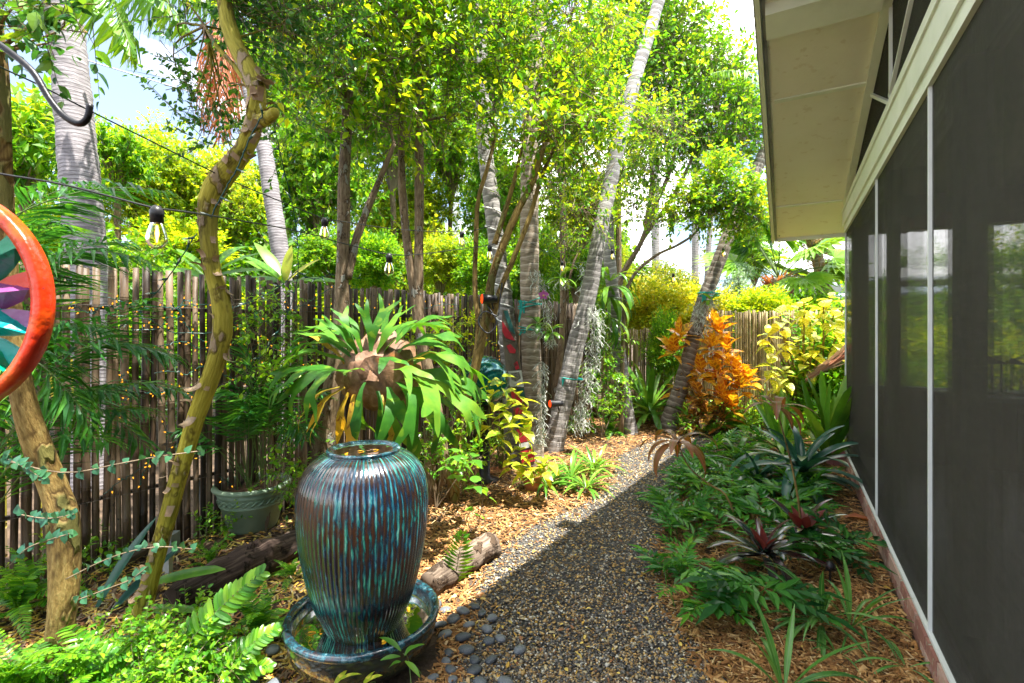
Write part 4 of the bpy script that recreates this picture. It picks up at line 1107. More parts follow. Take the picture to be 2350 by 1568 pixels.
btree('slim_tree', 'thin dark-stemmed tree standing behind the centre palm trunk',
      [([(1300,100,7.0),(1292,300,7.0),(1290,480,7.0),(1292,620,7.0),(1290,760,7.0),(1276,900,7.0),gnd(1264,7.0)], [9,11,12,13,14,17,20]),
       ([(1345,560,7.0),(1318,600,7.0),(1300,680,7.0),(1290,740,7.0)], [4,5,7,8])],
      M['bark_thin'], [(1300,200,7.0),(1345,560,7.0)],
      [(1300,200,6.3,80),(1350,120,6.4,70),(1270,420,6.4,60),(1420,380,7.4,70),(1340,480,6.3,60),(1460,480,7.4,50),(1300,560,6.6,40),(1500,300,7.4,80),(1400,250,7.4,70)],
      850, .065, .032, M['lf_mid'], .016, 24)
btree('broadleaf_tree', 'tall sunlit tree with branching stems beside the porch roof edge',
      [([(1560,300,8.8),(1535,400,8.8),(1500,480,8.8),(1470,560,8.8),(1425,640,8.8),(1422,720,8.8),gnd(1434,8.8)], [7,9,11,12,13,14,18]),
       ([(1640,250,8.8),(1590,360,8.8),(1545,450,8.8),(1495,520,8.8),(1445,600,8.8)], [5,7,8,9,10]),
       ([(1480,200,8.8),(1490,330,8.8),(1495,430,8.8),(1480,520,8.8)], [5,7,8,9])],
      M['bark_thin'], [(1560,300,8.8),(1640,250,8.8),(1480,200,8.8)],
      [(1500,120,8.8,80),(1560,60,8.8,70),(1540,200,8.8,90),(1620,170,8.8,80),(1680,160,8.8,50),(1700,240,8.6,55),(1640,280,8.6,80),(1560,310,8.8,70),(1700,330,8.5,50),(1470,280,9,70),(1500,-30,8.8,80),(1610,90,8.8,40),(1470,-80,8.8,60),(1735,290,8.6,28),(1640,360,8.8,50),(1480,400,9,60),(1575,-50,8.8,38)],
      2100, .105, .054, M['lf_bgg'], .022, 25, Lt=.55)
btree('leafy_tree', 'low glossy dark green crown hanging round the steeply leaning palm',
      [([(1640,470,7.4),(1600,530,7.4),(1560,560,7.4),(1500,590,7.4),(1450,640,7.4),(1432,720,7.4),gnd(1425,7.4)], [4,5,6,7,8,9,12])],
      M['bark_thin'], [(1640,470,7.4),(1600,530,7.4)],
      [(1640,440,7.4,45),(1700,470,7.3,45),(1735,500,7.2,28),(1580,460,7.4,38),(1660,390,7.4,35),(1610,500,7.4,30),(1720,440,7.3,30),(1540,500,7.3,26),(1690,520,7.3,22)],
      680, .085, .044, M['lf_mid'], .012, 26, Lt=.35)
# small leaning foreground tree with peeling bark
B_pts = [(505,-120,2.7),(515,0,2.65),(535,90,2.6),(572,160,2.55),(590,215,2.5),(580,290,2.5),(555,350,2.5),(510,405,2.5),(482,460,2.5),(478,530,2.5),(488,620,2.5),(510,700,2.5),(508,780,2.5),(482,870,2.5),(452,950,2.5),(428,1030,2.5),(405,1110,2.5),(385,1190,2.5),(362,1270,2.5),(340,1350,2.5),(322,1430,2.5),(305,1500,2.5)]
B_w = [28,31,35,38,42,43,42,50,46,40,36,41,41,39,39,37,36,35,36,38,42,50]
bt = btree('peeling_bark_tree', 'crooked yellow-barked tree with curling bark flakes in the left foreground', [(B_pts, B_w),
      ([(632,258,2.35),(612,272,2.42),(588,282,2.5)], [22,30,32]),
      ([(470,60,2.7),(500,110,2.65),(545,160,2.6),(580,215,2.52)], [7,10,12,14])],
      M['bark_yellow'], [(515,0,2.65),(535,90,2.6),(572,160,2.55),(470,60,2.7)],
      [(640,60,2.7,95),(570,20,2.9,80),(720,20,2.9,100),(540,80,3.0,45),(740,120,3.1,60),(650,170,2.9,50),(440,190,2.9,28),(430,260,2.9,34),(470,260,3.0,32),(450,330,2.9,30),(390,130,2.9,30),(600,-60,2.8,110),(560,300,3.2,36),(690,250,3.1,40),(640,340,3.1,36),(430,30,2.8,45),(430,110,3.0,26),(415,190,2.95,30),(520,330,3.0,25),(700,-560,2.3,330),(900,-480,2.2,250),(560,-500,2.6,260),(980,-640,2.1,260),(760,-330,2.5,150)],  # last blobs: unseen crown above the view, added to shade the left bed
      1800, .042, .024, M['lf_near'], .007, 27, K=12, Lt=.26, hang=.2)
rq = np.random.RandomState(31)
Bc = cat([P(*q) for q in B_pts], 200); Br = interp([w/2/FD*q[2] for w, q in zip(B_w, B_pts)], 200)
for i in range(95):
    k = rq.randint(30, 196); a = rq.rand() * 2 * PI; r0 = Br[k]
    rad = Vector((math.cos(a), math.sin(a), 0)); dn = Vector(Bc[max(0,k-2)] - Bc[min(199,k+2)]).normalized() * (1 if rq.rand() < .6 else -1)
    L = rq.uniform(.03, .085); w = rq.uniform(.022, .05); wrap = rq.uniform(.2, .8)
    nU, nV = 5, 4; V = []
    side = rad.cross(dn).normalized()
    curl = rq.uniform(.3, 1.6)
    for iu in range(nU):
        s = iu / (nU - 1); off = .002 + curl * L * s * s * .55
        for iv in range(nV):
            q = (iv / (nV - 1) - .5) * w * (1 - .4 * s * (iv % 2)) * (1 + .25*math.sin(iv*3+i))
            pt = Vector(Bc[k]) + rad * (r0 * math.cos(q / r0) + off) + side * (r0 * math.sin(q / r0)) + dn * (L * (s - .35 * curl * s * s))
            V.append(pt)
    Fq = [(iu*nV+iv, iu*nV+iv+1, (iu+1)*nV+iv+1, (iu+1)*nV+iv) for iu in range(nU-1) for iv in range(nV-1)]
    part('bark_flake', (V, [Fq]), M['peel'], bt, smooth=True)
# left edge tree
A_pts = [(-30,-60,1.9),(-5,150,1.9),(2,300,1.9),(6,450,1.95),(15,650,2.0),(35,820,2.05),(58,940,2.1),(88,1030,2.15),(122,1110,2.2),(146,1190,2.2),(148,1300,2.2),(142,1400,2.2),(130,1500,2.2),(124,1600,2.2)]
btree('smooth_bark_tree', 'bent tan-barked tree at the left edge, partly behind the painted wheel', [(A_pts, [30,34,38,42,44,46,48,50,54,62,56,56,58,66])],
      M['bark_tan'], [(-30,-60,1.9),(-5,120,1.9)],
      [(70,15,1.5,50),(150,30,1.5,45),(200,75,1.5,32),(20,60,1.6,35),(230,10,1.6,30),(110,100,1.5,18),(-50,0,1.7,90)],
      62, .050, .030, M['lf_near'], .006, 28, K=8, Lt=.15, hang=.25)

# ---------------------------------------------------------------- background trees and hedges
def crown_mesh(name, n, K, L, Wd, seed, mat, nb=22, flat=.9):
    r_ = np.random.RandomState(seed)
    bl = []
    for i in range(nb):
        d = r_.normal(0, 1, 3); d /= np.linalg.norm(d); q = d * r_.uniform(.25, .72); q[2] *= flat
        bl.append((Vector(q), r_.uniform(.2, .42)))
    gl, gt, p, idx = twigs(bl, n, .22, K, L, Wd, rs=r_, up=.35)
    g = Geo().add(gl)
    gb = Geo().add(gt)
    for c, r in bl: gb.add(tube(cat([(0,0,-.9), (c.x*.4, c.y*.4, c.z*.4-.3), c], 6), [.035, .02, .008], 5, caps=False))
    return g.mesh(name, mat), gb.mesh(name + '_branches', M['twig'])
def bush_mesh(name, n, L, Wd, seed, mat):
    """a full lumpy bush: leaves through the outer third of a bumpy ball, twigs inside"""
    r_ = np.random.RandomState(seed); d = nrm(r_.normal(0, 1, (n, 3)))
    k_ = (.5 if 'L' and L < .08 else 1.7)
    lump = 1 + k_*(.12*np.sin(d[:,0]*5+seed)*np.cos(d[:,1]*6) + .10*np.sin(d[:,2]*7+d[:,0]*4) + .08*np.sin(d[:,1]*13+d[:,2]*11) + .06*np.sin(d[:,0]*23+d[:,2]*19))
    rad = lump * (1 - .5 * r_.rand(n)**1.5) * .86 * (1 + (k_ > 1) * .22 * (r_.rand(n) < .12) * r_.rand(n))
    B = d * rad[:, None]
    D = nrm(d*.7 + r_.normal(0, .6, (n, 3)) + A((0,0,.35)))
    g = Geo().add(leaves(B, D, A((0,0,1.)) + r_.normal(0,.4,(n,3)), L*r_.uniform(.7,1.2,n), Wd, .15, .2))
    k = n // 30; i = r_.choice(n, k, replace=False)
    g2 = Geo().add(sticks(B[i]*.25 - A((0,0,.3)), B[i]*1.03, .008, .003))
    return g.mesh(name, mat), g2.mesh(name + '_branches', M['twig'])
CM = {
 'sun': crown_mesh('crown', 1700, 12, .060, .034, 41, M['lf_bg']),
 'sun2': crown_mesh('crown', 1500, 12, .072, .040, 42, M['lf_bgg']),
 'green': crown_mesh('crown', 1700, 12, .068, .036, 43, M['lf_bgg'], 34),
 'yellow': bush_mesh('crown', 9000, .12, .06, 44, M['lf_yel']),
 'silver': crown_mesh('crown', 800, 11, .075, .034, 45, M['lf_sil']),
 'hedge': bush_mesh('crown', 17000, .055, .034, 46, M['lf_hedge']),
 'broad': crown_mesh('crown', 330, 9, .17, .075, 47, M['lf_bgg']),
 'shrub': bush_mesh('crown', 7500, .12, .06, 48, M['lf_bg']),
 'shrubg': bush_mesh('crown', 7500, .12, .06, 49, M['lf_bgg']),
}
def bgtree(kind, name, label, u, v, Y, ru, rv, cat_='tree', group=None, rot=0, trunk=True, ry=None):
    c = P(u, v, Y); sx = ru / FD * Y; sz = rv / FD * Y
    t = thing(name, label, cat_, (c.x, c.y, 0), group)
    me, mb = CM[kind]
    mtx = Matrix.Translation(c) @ Matrix.Diagonal((sx, ry or sx, sz, 1)) @ Matrix.Rotation(rot, 4, 'Z')
    tag(inst('crown', me, mtx, t), kind='stuff'); tag(inst('branches', mb, mtx, t), kind='stuff')
    if trunk:
        zt = max(.1, c.z - sz * .8)
        part('trunk', tube(cat([(c.x, c.y, 0), (c.x + .08*math.sin(u), c.y, zt/2), (c.x, c.y, zt)], 8), [.05 + .02*sx, .035 + .015*sx], 8), M['bark_thin'], t)
    return t
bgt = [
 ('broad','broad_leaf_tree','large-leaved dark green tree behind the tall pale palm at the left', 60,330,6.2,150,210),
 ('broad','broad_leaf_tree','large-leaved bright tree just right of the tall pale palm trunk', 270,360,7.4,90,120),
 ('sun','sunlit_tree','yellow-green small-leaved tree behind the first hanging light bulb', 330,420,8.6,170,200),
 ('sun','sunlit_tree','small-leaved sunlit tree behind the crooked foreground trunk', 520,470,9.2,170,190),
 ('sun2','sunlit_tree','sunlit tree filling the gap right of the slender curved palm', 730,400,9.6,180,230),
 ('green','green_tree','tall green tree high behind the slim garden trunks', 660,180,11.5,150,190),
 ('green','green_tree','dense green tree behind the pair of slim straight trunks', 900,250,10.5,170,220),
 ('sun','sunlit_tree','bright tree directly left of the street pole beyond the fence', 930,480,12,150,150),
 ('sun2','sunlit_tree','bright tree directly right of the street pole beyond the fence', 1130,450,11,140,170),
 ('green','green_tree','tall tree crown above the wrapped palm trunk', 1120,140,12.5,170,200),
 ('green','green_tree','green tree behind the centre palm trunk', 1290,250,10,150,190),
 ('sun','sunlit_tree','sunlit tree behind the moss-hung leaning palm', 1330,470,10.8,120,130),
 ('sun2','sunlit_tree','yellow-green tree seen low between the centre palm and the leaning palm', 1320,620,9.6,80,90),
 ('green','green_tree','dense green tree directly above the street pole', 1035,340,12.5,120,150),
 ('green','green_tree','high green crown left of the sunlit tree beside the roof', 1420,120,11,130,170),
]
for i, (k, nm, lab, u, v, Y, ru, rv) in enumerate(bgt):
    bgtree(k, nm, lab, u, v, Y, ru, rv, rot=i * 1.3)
shr = [
 ('sun2','leafy_shrub','bright shrub rising over the fence behind the second light bulb', 760,590,8.2,100,80),
 ('shrubg','leafy_shrub','green shrub over the fence top left of the thin far palm', 860,600,8.0,80,70),
 ('sun','leafy_shrub','bright leafy shrub at the foot of the street pole', 1010,600,9.2,100,95),
 ('shrubg','leafy_shrub','shrub over the fence behind the red lamp', 1110,620,8.8,70,70),
 ('shrub','leafy_shrub','twiggy sunlit shrub on the fence line behind the first strap-leaf plant', 420,570,7.6,100,70),
 ('shrubg','leafy_shrub','shaded shrub between the tall pale palm and the dark palm fronds', 80,600,5.4,120,110),
 ('shrub','leafy_shrub','shrub showing through the poles below the slender palm', 640,760,8.2,200,90),
 ('shrub','leafy_shrub','shrub showing through the poles behind the staghorn fern', 960,760,9.5,200,80),
 ('shrubg','leafy_shrub','shrub showing through the poles at the far left', 250,800,6.4,220,110),
 ('yellow','yellow_shrub','yellow-green shrub spilling over the far fence left of the croton', 1500,715,9.9,90,72),
 ('yellow','yellow_shrub','yellow-green shrub over the far fence behind the leaning trunk', 1600,715,10.2,80,60),
 ('shrubg','leafy_shrub','green shrub hanging down in front of the far fence left end', 1530,800,8.7,50,85),
 ('shrub','leafy_shrub','bright shrub above the far fence below the silver tree', 1740,710,10,80,50),
 ('shrubg','leafy_shrub','green shrub at the foot of the short fan palm', 1840,715,10.6,70,50),
 ('silver','silver_tree','silver-green bush above the far fence right of the leaning trunk', 1700,660,11.5,58,62),
 ('green','green_tree','dark green tree behind the fans of the fan palm', 1730,590,16,70,80),
 ('hedge','rounded_hedge','tall rounded clipped hedge beyond the far fence', 1515,690,14,105,100),
 ('sun','sunlit_tree','bright yellowish tree just left of the rounded hedge', 1420,630,12,50,110),
 ('sun2','sunlit_tree','sunlit tree low behind the thin dark palm trunk', 1390,560,12.5,70,110),
]
for i, (k, nm, lab, u, v, Y, ru, rv) in enumerate(shr):
    bgtree(k, nm, lab, u, v, Y, ru, rv, rot=i * .9 + .4, cat_='hedge' if 'hedge' in nm else ('tree' if 'tree' in nm else 'shrub'))
for i, (x, y, sx, sy, sz, k, lab) in enumerate([(-7.5,7.5,2.4,1.2,2.6,'sun','hedge-like tree mass at the far left beyond the fence'),(-4.6,9.2,2.4,1.2,2.5,'sun2','wide tree mass behind the tall pale palm'),(-2.6,11.5,2.6,1.3,3.2,'sun','wide tree mass behind the slender curved palm'),
        (-.2,13.5,2.6,1.3,3.5,'green','wide tree mass behind the utility pole'),(2.4,14.5,2.4,1.3,3.2,'sun2','wide tree mass behind the centre palm'),(-1.0,9.6,1.6,.8,1.5,'sun','low thicket on the far side of the fence behind the forked tree'),
        (-5.2,6.6,1.5,.8,1.7,'sun2','low thicket on the far side of the fence at the left'),(1.6,11.2,1.6,.8,1.6,'sun2','low thicket beyond the fence corner behind the leaning palm')]):
    t = thing('tree_thicket', lab, 'trees', (x, y, 0))
    mtx = Matrix.Translation((x, y, sz * .8)) @ Matrix.Diagonal((sx, sy, sz, 1)) @ Matrix.Rotation(i * 1.9, 4, 'Z')
    tag(inst('crown', CM[k][0], mtx, t), kind='stuff'); tag(inst('branches', CM[k][1], mtx, t), kind='stuff')
# seen through the porch and closing the horizon
for i, (x, y, sx, sz, k) in enumerate([(5.6,8.2,1.0,1.0,'shrubg'),(6.8,7.6,1.1,.9,'shrub'),(7.2,9.6,1.3,1.5,'green'),(8.6,8.6,1.4,1.2,'sun2'),(9.8,9.4,1.6,1.9,'green'),(5.5,6.9,.55,.6,'shrubg'),(8.2,6.6,1.0,.8,'shrubg')]):
    t = thing('leafy_shrub', ['low green shrub just past the porch corner seen through its far screens','bright shrub second past the porch corner seen through the screens','tall green bush seen through the porch left opening','sunlit bush seen through the porch middle','tallest green tree seen through the right porch opening','small shrub against the outer end of the porch','dark shrub low in the right porch opening'][i], 'shrub', (x, y, 0))
    mtx = Matrix.Translation((x, y, sz * .95)) @ Matrix.Diagonal((sx, sx, sz, 1)) @ Matrix.Rotation(i, 4, 'Z')
    tag(inst('crown', CM[k][0], mtx, t), kind='stuff'); tag(inst('branches', CM[k][1], mtx, t), kind='stuff')
r_ = np.random.RandomState(77)
for i in range(22):
    a = -1.15 + 2.1 * i / 21; d = r_.uniform(21, 28)
    x, y = d * math.sin(a), d * math.cos(a); s = r_.uniform(2.0, 3.2)
    if a > .28 and a < .75: s = 1.15
    t = thing('distant_tree', 'distant green tree in the row closing the view beyond the gardens', 'tree', (x, y, 0), 'distant trees')
    k = ('green', 'sun2', 'sun')[i % 3]
    mtx = Matrix.Translation((x, y, s * .95)) @ Matrix.Diagonal((s, s, s, 1)) @ Matrix.Rotation(i * 1.1, 4, 'Z')
    tag(inst('crown', CM[k][0], mtx, t), kind='stuff'); tag(inst('branches', CM[k][1], mtx, t), kind='stuff')

# ---------------------------------------------------------------- rosettes of strap leaves
def lm(L, Wd, bend, shape, mat, n=8, fold=.25, wave=0.0, seed=1, name='leaf'):
    return Geo().add(leafgeo(L, Wd, bend, shape, n, fold, wave, rs=np.random.RandomState(seed))).mesh(name, mat, True)
def rosette(name, label, cat_, loc, layers, group=None, seed=0, tilt=(0, 0), arc=None, pname='leaf'):
    """layers: (count, meshes, elevation in radians, scale, height)"""
    loc = Vector(loc); t = thing(name, label, cat_, loc, group); r_ = np.random.RandomState(seed); a0 = r_.rand() * 6
    for n, ms, el, sc, h in layers:
        for i in range(n):
            a = a0 + i * 2 * PI / n + r_.normal(0, .22); a0 += .4
            if arc: a = arc[0] + (arc[1] - arc[0]) * (i + r_.rand()) / n
            e = el + r_.normal(0, .13)
            d = Vector((math.cos(a)*math.cos(e) + tilt[0], math.sin(a)*math.cos(e) + tilt[1], math.sin(e)))
            m = ms[r_.randint(len(ms))]
            inst(pname, m, place(loc + Vector((math.cos(a), math.sin(a), 0)) * .015 + Vector((0, 0, h)), d, (r_.normal(0,.12), r_.normal(0,.12), 1), sc * r_.uniform(.82, 1.12)), t)
    return t
bL = [lm(.62, .065, 1.5, 'tongue', M['brom'], 9, .3, 0, i) for i in range(2)] + [lm(.55, .06, .9, 'tongue', M['brom'], 9, .35, 0, 3)]
bU = [lm(.60, .065, .35, 'tongue', M['brom'], 8, .35, 0, 4)]
rosette('bromeliad', 'large green bromeliad clump at the foot of the steeply leaning palm', 'bromeliad', G(1490, 975),
        [(14, bL, .35, 1.35, .15), (12, bL, .75, 1.45, .2), (9, bU, 1.15, 1.5, .25)], seed=1)
bbL = [lm(.70, .085, 1.7, 'tongue', M['brom_b'], 10, .25, 0, i) for i in range(2)] + [lm(.62, .08, 1.0, 'tongue', M['brom_b'], 9, .3, 0, 8)]
rosette('bromeliad', 'big blue-green bromeliad arching over ferns beside the porch wall', 'bromeliad', G(1840, 1125),
        [(11, bbL, .3, 1.1, .12), (11, bbL, .7, 1.15, .18), (7, bbL[2:], 1.15, 1.0, .2)], seed=3)
rosette('bromeliad', 'small low blue-green bromeliad left of the big blue one', 'bromeliad', G(1740, 1120),
        [(9, bbL, .35, .85, .07), (7, bbL[2:], .9, .8, .1)], seed=5)
aU = [lm(.85, .085, .35, 'tongue', M['brom'], 9, .35, 0, 5), lm(.8, .08, -.25, 'tongue', M['brom'], 9, .35, 0, 6)]
rosette('bromeliad', 'upright green bromeliad pressed against the porch corner', 'bromeliad', G(1900, 1065),
        [(9, bL, .6, 1.25, .06), (11, aU, 1.05, 1.15, .06), (9, aU, 1.35, 1.2, .1)], seed=7, tilt=(.0, -.05))
rosette('bromeliad', 'tall flat-leaved green bromeliad standing between the blue one and the path', 'bromeliad', G(1795, 1050),
        [(8, aU, 1.15, 1.0, .05), (8, bL, .6, 1.1, .08)], seed=9)
rosette('bromeliad', 'bright green arching bromeliad at the outer bend of the path', 'bromeliad', G(1690, 1065), [(10, bL, .45, .8, .05), (8, bL, .9, .8, .08)], seed=19)
dL = [lm(.34, .055, .8, 'tongue', M['brom_d'], 7, .3, .02, i) for i in range(2)]; dC = [lm(.13, .05, .3, 'ovate', M['brom_r'], 5, .4, 0, 3)]
rosette('bromeliad', 'glossy near-black bromeliad with red heart nearest on the right bed', 'bromeliad', G(1752, 1325),
        [(9, dL, .2, 1.15, .14), (8, dL, .55, 1.1, .16), (5, dL, 1.0, .75, .17), (4, dC, 1.2, 1.1, .18)], seed=11)
rosette('bromeliad', 'dark bromeliad with brown-red centre behind the glossy black one', 'bromeliad', G(1842, 1265),
        [(8, dL, .3, 1.0, .12), (6, dL, .75, .95, .14), (6, dC, 1.1, 1.6, .15)], seed=12)
sL = [lm(.42, .024, 1.5, 'lance', M['spider'], 9, .35, 0, i) for i in range(3)] + [lm(.38, .026, .6, 'lance', M['spider'], 8, .35, 0, 7)]
rosette('spider_plant', 'grassy arching plant leaning left in the mulch below the black bromeliad', 'grassy plant', G(1880, 1440), [(16, sL, .55, 1.0, .02), (10, sL, 1.0, .95, .03)], seed=13, tilt=(-.5, .1))
rosette('spider_plant', 'grassy plant with one wide leaf near the brick footing', 'grassy plant', G(1955, 1445), [(7, sL, .9, .9, .02), (5, sL[3:], 1.1, 1.0, .03)], seed=14, tilt=(.25, .1))
rosette('spider_plant', 'strap-leaved plant cut by the bottom edge of the picture', 'grassy plant', G(1800, 1600), [(7, [lm(.40, .036, 1.3, 'lance', M['spider'], 9, .35, 0, 5)], .7, 1.0, .02), (4, [lm(.42, .036, .5, 'lance', M['spider'], 9, .35, 0, 6)], 1.2, 1.0, .03)], seed=15)
rosette('spider_plant', 'tiny grassy tuft near the bottom right corner of the mulch', 'grassy plant', G(1925, 1515), [(9, sL, .9, .4, .02)], seed=16)
rosette('spider_plant', 'drooping grey-green tuft against the brick footing at the lower right', 'grassy plant', G(2080, 1545) , [(6, sL, .5, .75, .03)], seed=17)
lL = [lm(.36, .034, 1.3, 'lance', M['brom'], 8, .3, 0, i) for i in range(3)] + [lm(.36, .036, .7, 'lance', M['brom'], 8, .3, 0, 7)]
for i, (u, v, lab, sc) in enumerate([(1255,1125,'bright strap-leaf clump left end of the row edging the gravel',1.0),(1310,1105,'bright strap-leaf clump in the middle of the row edging the gravel',1.1),
                                 (1365,1085,'bright strap-leaf clump at the right end of the row by the path bend',1.05),(1345,1130,'bright strap-leaf clump nearest the gravel with hanging tips',.95)]):
    rosette('strap_leaf_clump', lab, 'plant', G(u, v), [(16, lL, .5, sc, .04), (12, lL, .95, sc, .05)], seed=20 + i)
for i, (u, v, lab, sc) in enumerate([(1400,960,'shaded strap-leaf clump behind the moss-hung palm',1.0),(1575,975,'low green clump below the croton left side',.8),(1720,985,'light green tuft beyond the bend of the path',.9),
                                 (1660,1000,'grassy tuft at the end of the path below the croton',.7),(1290,985,'dark strap-leaf clump between the centre palm and the leaning palm',.9)]):
    rosette('strap_leaf_clump', lab, 'plant', G(u, v), [(12, lL, .5, sc, .04), (9, lL, .95, sc, .05)], seed=30 + i)
# broad strap leaves over the fence
tL = [lm(.62, .13, .5, 'lance', M['ti'], 9, .2, .006, i) for i in range(2)] + [lm(.55, .12, 1.1, 'lance', M['ti'], 9, .2, .006, 5)]
tY = [lm(.50, .13, .3, 'lance', M['ti_y'], 9, .2, .006, 5)]
for (u, v, Y, lab, sd) in ((478, 640, 4.35, 'broad strap-leaved plant over the fence behind the crooked trunk', 41), (655, 650, 4.95, 'broad strap-leaved plant with yellowing leaf over the fence by the slender palm', 42)):
    q = P(u, v, Y); t = rosette('strap_leaf_plant', lab, 'plant', (q.x, q.y, 0), [], seed=sd)
    part('stem', tube([(q.x, q.y, 0), (q.x + .02, q.y, q.z)], [.03, .022], 8), M['bark_thin'], t)
    r_ = np.random.RandomState(sd)
    for i, (a, e) in enumerate([(2.9,.35),(2.6,.75),(3.3,.1),(.2,.7),(.4,.35),(-.1,.1),(1.8,1.0),(4.6,.3),(1.2,.9)] if sd == 41 else [(2.9,.65),(2.7,.95),(3.2,.1),(2.8,.25),(.3,.75),(1.5,1.2),(4.2,.5),(.1,.2)]):
        m = tL[i % 3] if not (sd == 42 and i in (4, 5)) else tY[0]
        d = Vector((math.cos(a)*math.cos(e), .35*math.sin(a)*math.cos(e), math.sin(e)))
        inst('leaf', m, place(q, d, (0, -.5, 1), r_.uniform(.8, 1.0)), t)

# ---------------------------------------------------------------- croton, variegated and yellow shrubs
def whorl_shrub(name, label, base, tops, meshes, nper, mat_stem, seed, el=(0.0, 1.1), sc=1.0, cat_='shrub', outw=None, droop=0.0, spread=.10, r_st=.012):
    base = Vector(base); t = thing(name, label, cat_, base); r_ = np.random.RandomState(seed)
    for j, tp in enumerate(tops):
        tp = Vector(tp); m = base.lerp(tp, .5) + Vector((r_.normal(0,.05), r_.normal(0,.05), .03))
        part('stem', tube(cat([base + Vector((r_.normal(0,.04), r_.normal(0,.04), 0)), m, tp], 8), [r_st, r_st*.5], 5), mat_stem, t)
        for i in range(nper):
            a = i * 2.399 + r_.rand(); f = i / max(1, nper - 1); e = el[0] + (el[1] - el[0]) * f + r_.normal(0, .15)
            d = Vector((math.cos(a)*math.cos(e), math.sin(a)*math.cos(e), math.sin(e) - droop))
            h = -spread * (1 - f)
            mset = meshes[j % len(meshes)] if isinstance(meshes[0], list) else meshes
            inst('leaf', mset[r_.randint(len(mset))], place(tp + Vector((0, 0, h)) + d * .012, d, (r_.normal(0,.2), r_.normal(0,.2), 1), sc * r_.uniform(.75, 1.15)), t)
    return t
cL = [lm(.25, .125, .5, 'ovate', M['croton'], 7, .25, .03, i) for i in range(3)]
cD = [lm(.24, .115, .9, 'lance', M['croton_d'], 7, .25, .03, i) for i in range(2)]
cr_px = [(1562,765,7.9),(1545,800,7.8),(1650,760,7.9),(1632,790,7.7),(1668,800,7.8),(1610,850,7.7),(1648,850,7.6),(1690,850,7.7),(1700,885,7.6),(1655,905,7.5),(1605,905,7.5),(1680,930,7.5),(1625,945,7.4),(1590,960,7.5),(1640,745,8.0),(1715,865,7.9),(1660,960,7.4),(1585,880,8.0),(1675,830,8.1),(1560,890,8.1)]
whorl_shrub('croton_shrub', 'orange and yellow veined croton shrub glowing behind the steeply leaning palm', G(1635, 985), [P(*q) for q in cr_px],
            [cL if k not in (10, 12, 13, 16) else cD for k in range(20)], 13, M['twig'], 51, el=(-.35, 1.2), sc=1.18, spread=.12)
vL = [lm(.17, .11, .7, 'heart', M['varie'], 7, .2, .01, i) for i in range(3)]
whorl_shrub('variegated_shrub', 'yellow-green variegated heart-leaved shrub in front of the teal ball', G(1150, 1075),
            [P(*q) for q in [(1150,865,4.6),(1185,885,4.7),(1120,880,4.7),(1160,920,4.5),(1200,920,4.6),(1130,945,4.5),(1175,960,4.5),(1150,985,4.4),(1205,965,4.5),(1110,960,4.8)]],
            vL, 6, M['stem_green'], 52, el=(-.4, .6), sc=.95, droop=.35, spread=.16, r_st=.006)
whorl_shrub('variegated_shrub', 'low bright variegated plant with one sun-bleached leaf in the terracotta pot', G(1215, 1110),
            [P(*q) for q in [(1190,1030,4.6),(1225,1040,4.5),(1260,1050,4.5),(1205,1070,4.4),(1245,1075,4.4),(1175,1060,4.5)]],
            vL, 5, M['stem_green'], 53, el=(-.3, .6), sc=1.0, droop=.3, spread=.08, r_st=.006)
hL = [lm(.11, .08, .6, 'heart', M['heart'], 6, .2, .01, i) for i in range(2)]
whorl_shrub('heart_leaf_plant', 'small plain green heart-leaved plant right behind the fountain pot', G(1060, 1140),
            [P(*q) for q in [(1045,1040,3.9),(1065,1055,3.9),(1030,1065,3.9),(1085,1050,4.0),(1050,1085,3.8),(1090,1110,3.7)]], hL, 4, M['stem_green'], 54, el=(-.2, .5), droop=.2, spread=.05, r_st=.004)
whorl_shrub('heart_leaf_plant', 'thin bare sapling with few leaves standing by the grey log', G(1100, 1215),
            [P(*q) for q in [(1090,1170,3.7),(1120,1130,3.8),(1105,1105,3.8)]], hL, 2, M['twig'], 55, el=(-.2, .5), droop=.3, sc=.9, spread=.04, r_st=.004)
yL = [lm(.24, .17, .6, 'heart', M['erythrina'], 7, .2, .01, i) for i in range(3)]
yt = [(1790,720),(1800,770),(1760,760),(1835,700),(1860,730),(1890,700),(1915,720),(1870,780),(1920,770),(1830,780),(1770,830),(1800,850),(1880,840),(1925,820),(1845,690),(1905,680),(1780,860),(1935,700),(1850,820)]
whorl_shrub('yellow_leaf_shrub', 'broad bright yellow-leaved shrub between the far fence and the porch corner', G(1850, 960),
            [P(u, v, 7.6 + .5*math.sin(u)) for u, v in yt], yL, 9, M['bark_tan'], 56, el=(-.5, .9), sc=.85, droop=.3, spread=.25, r_st=.02)
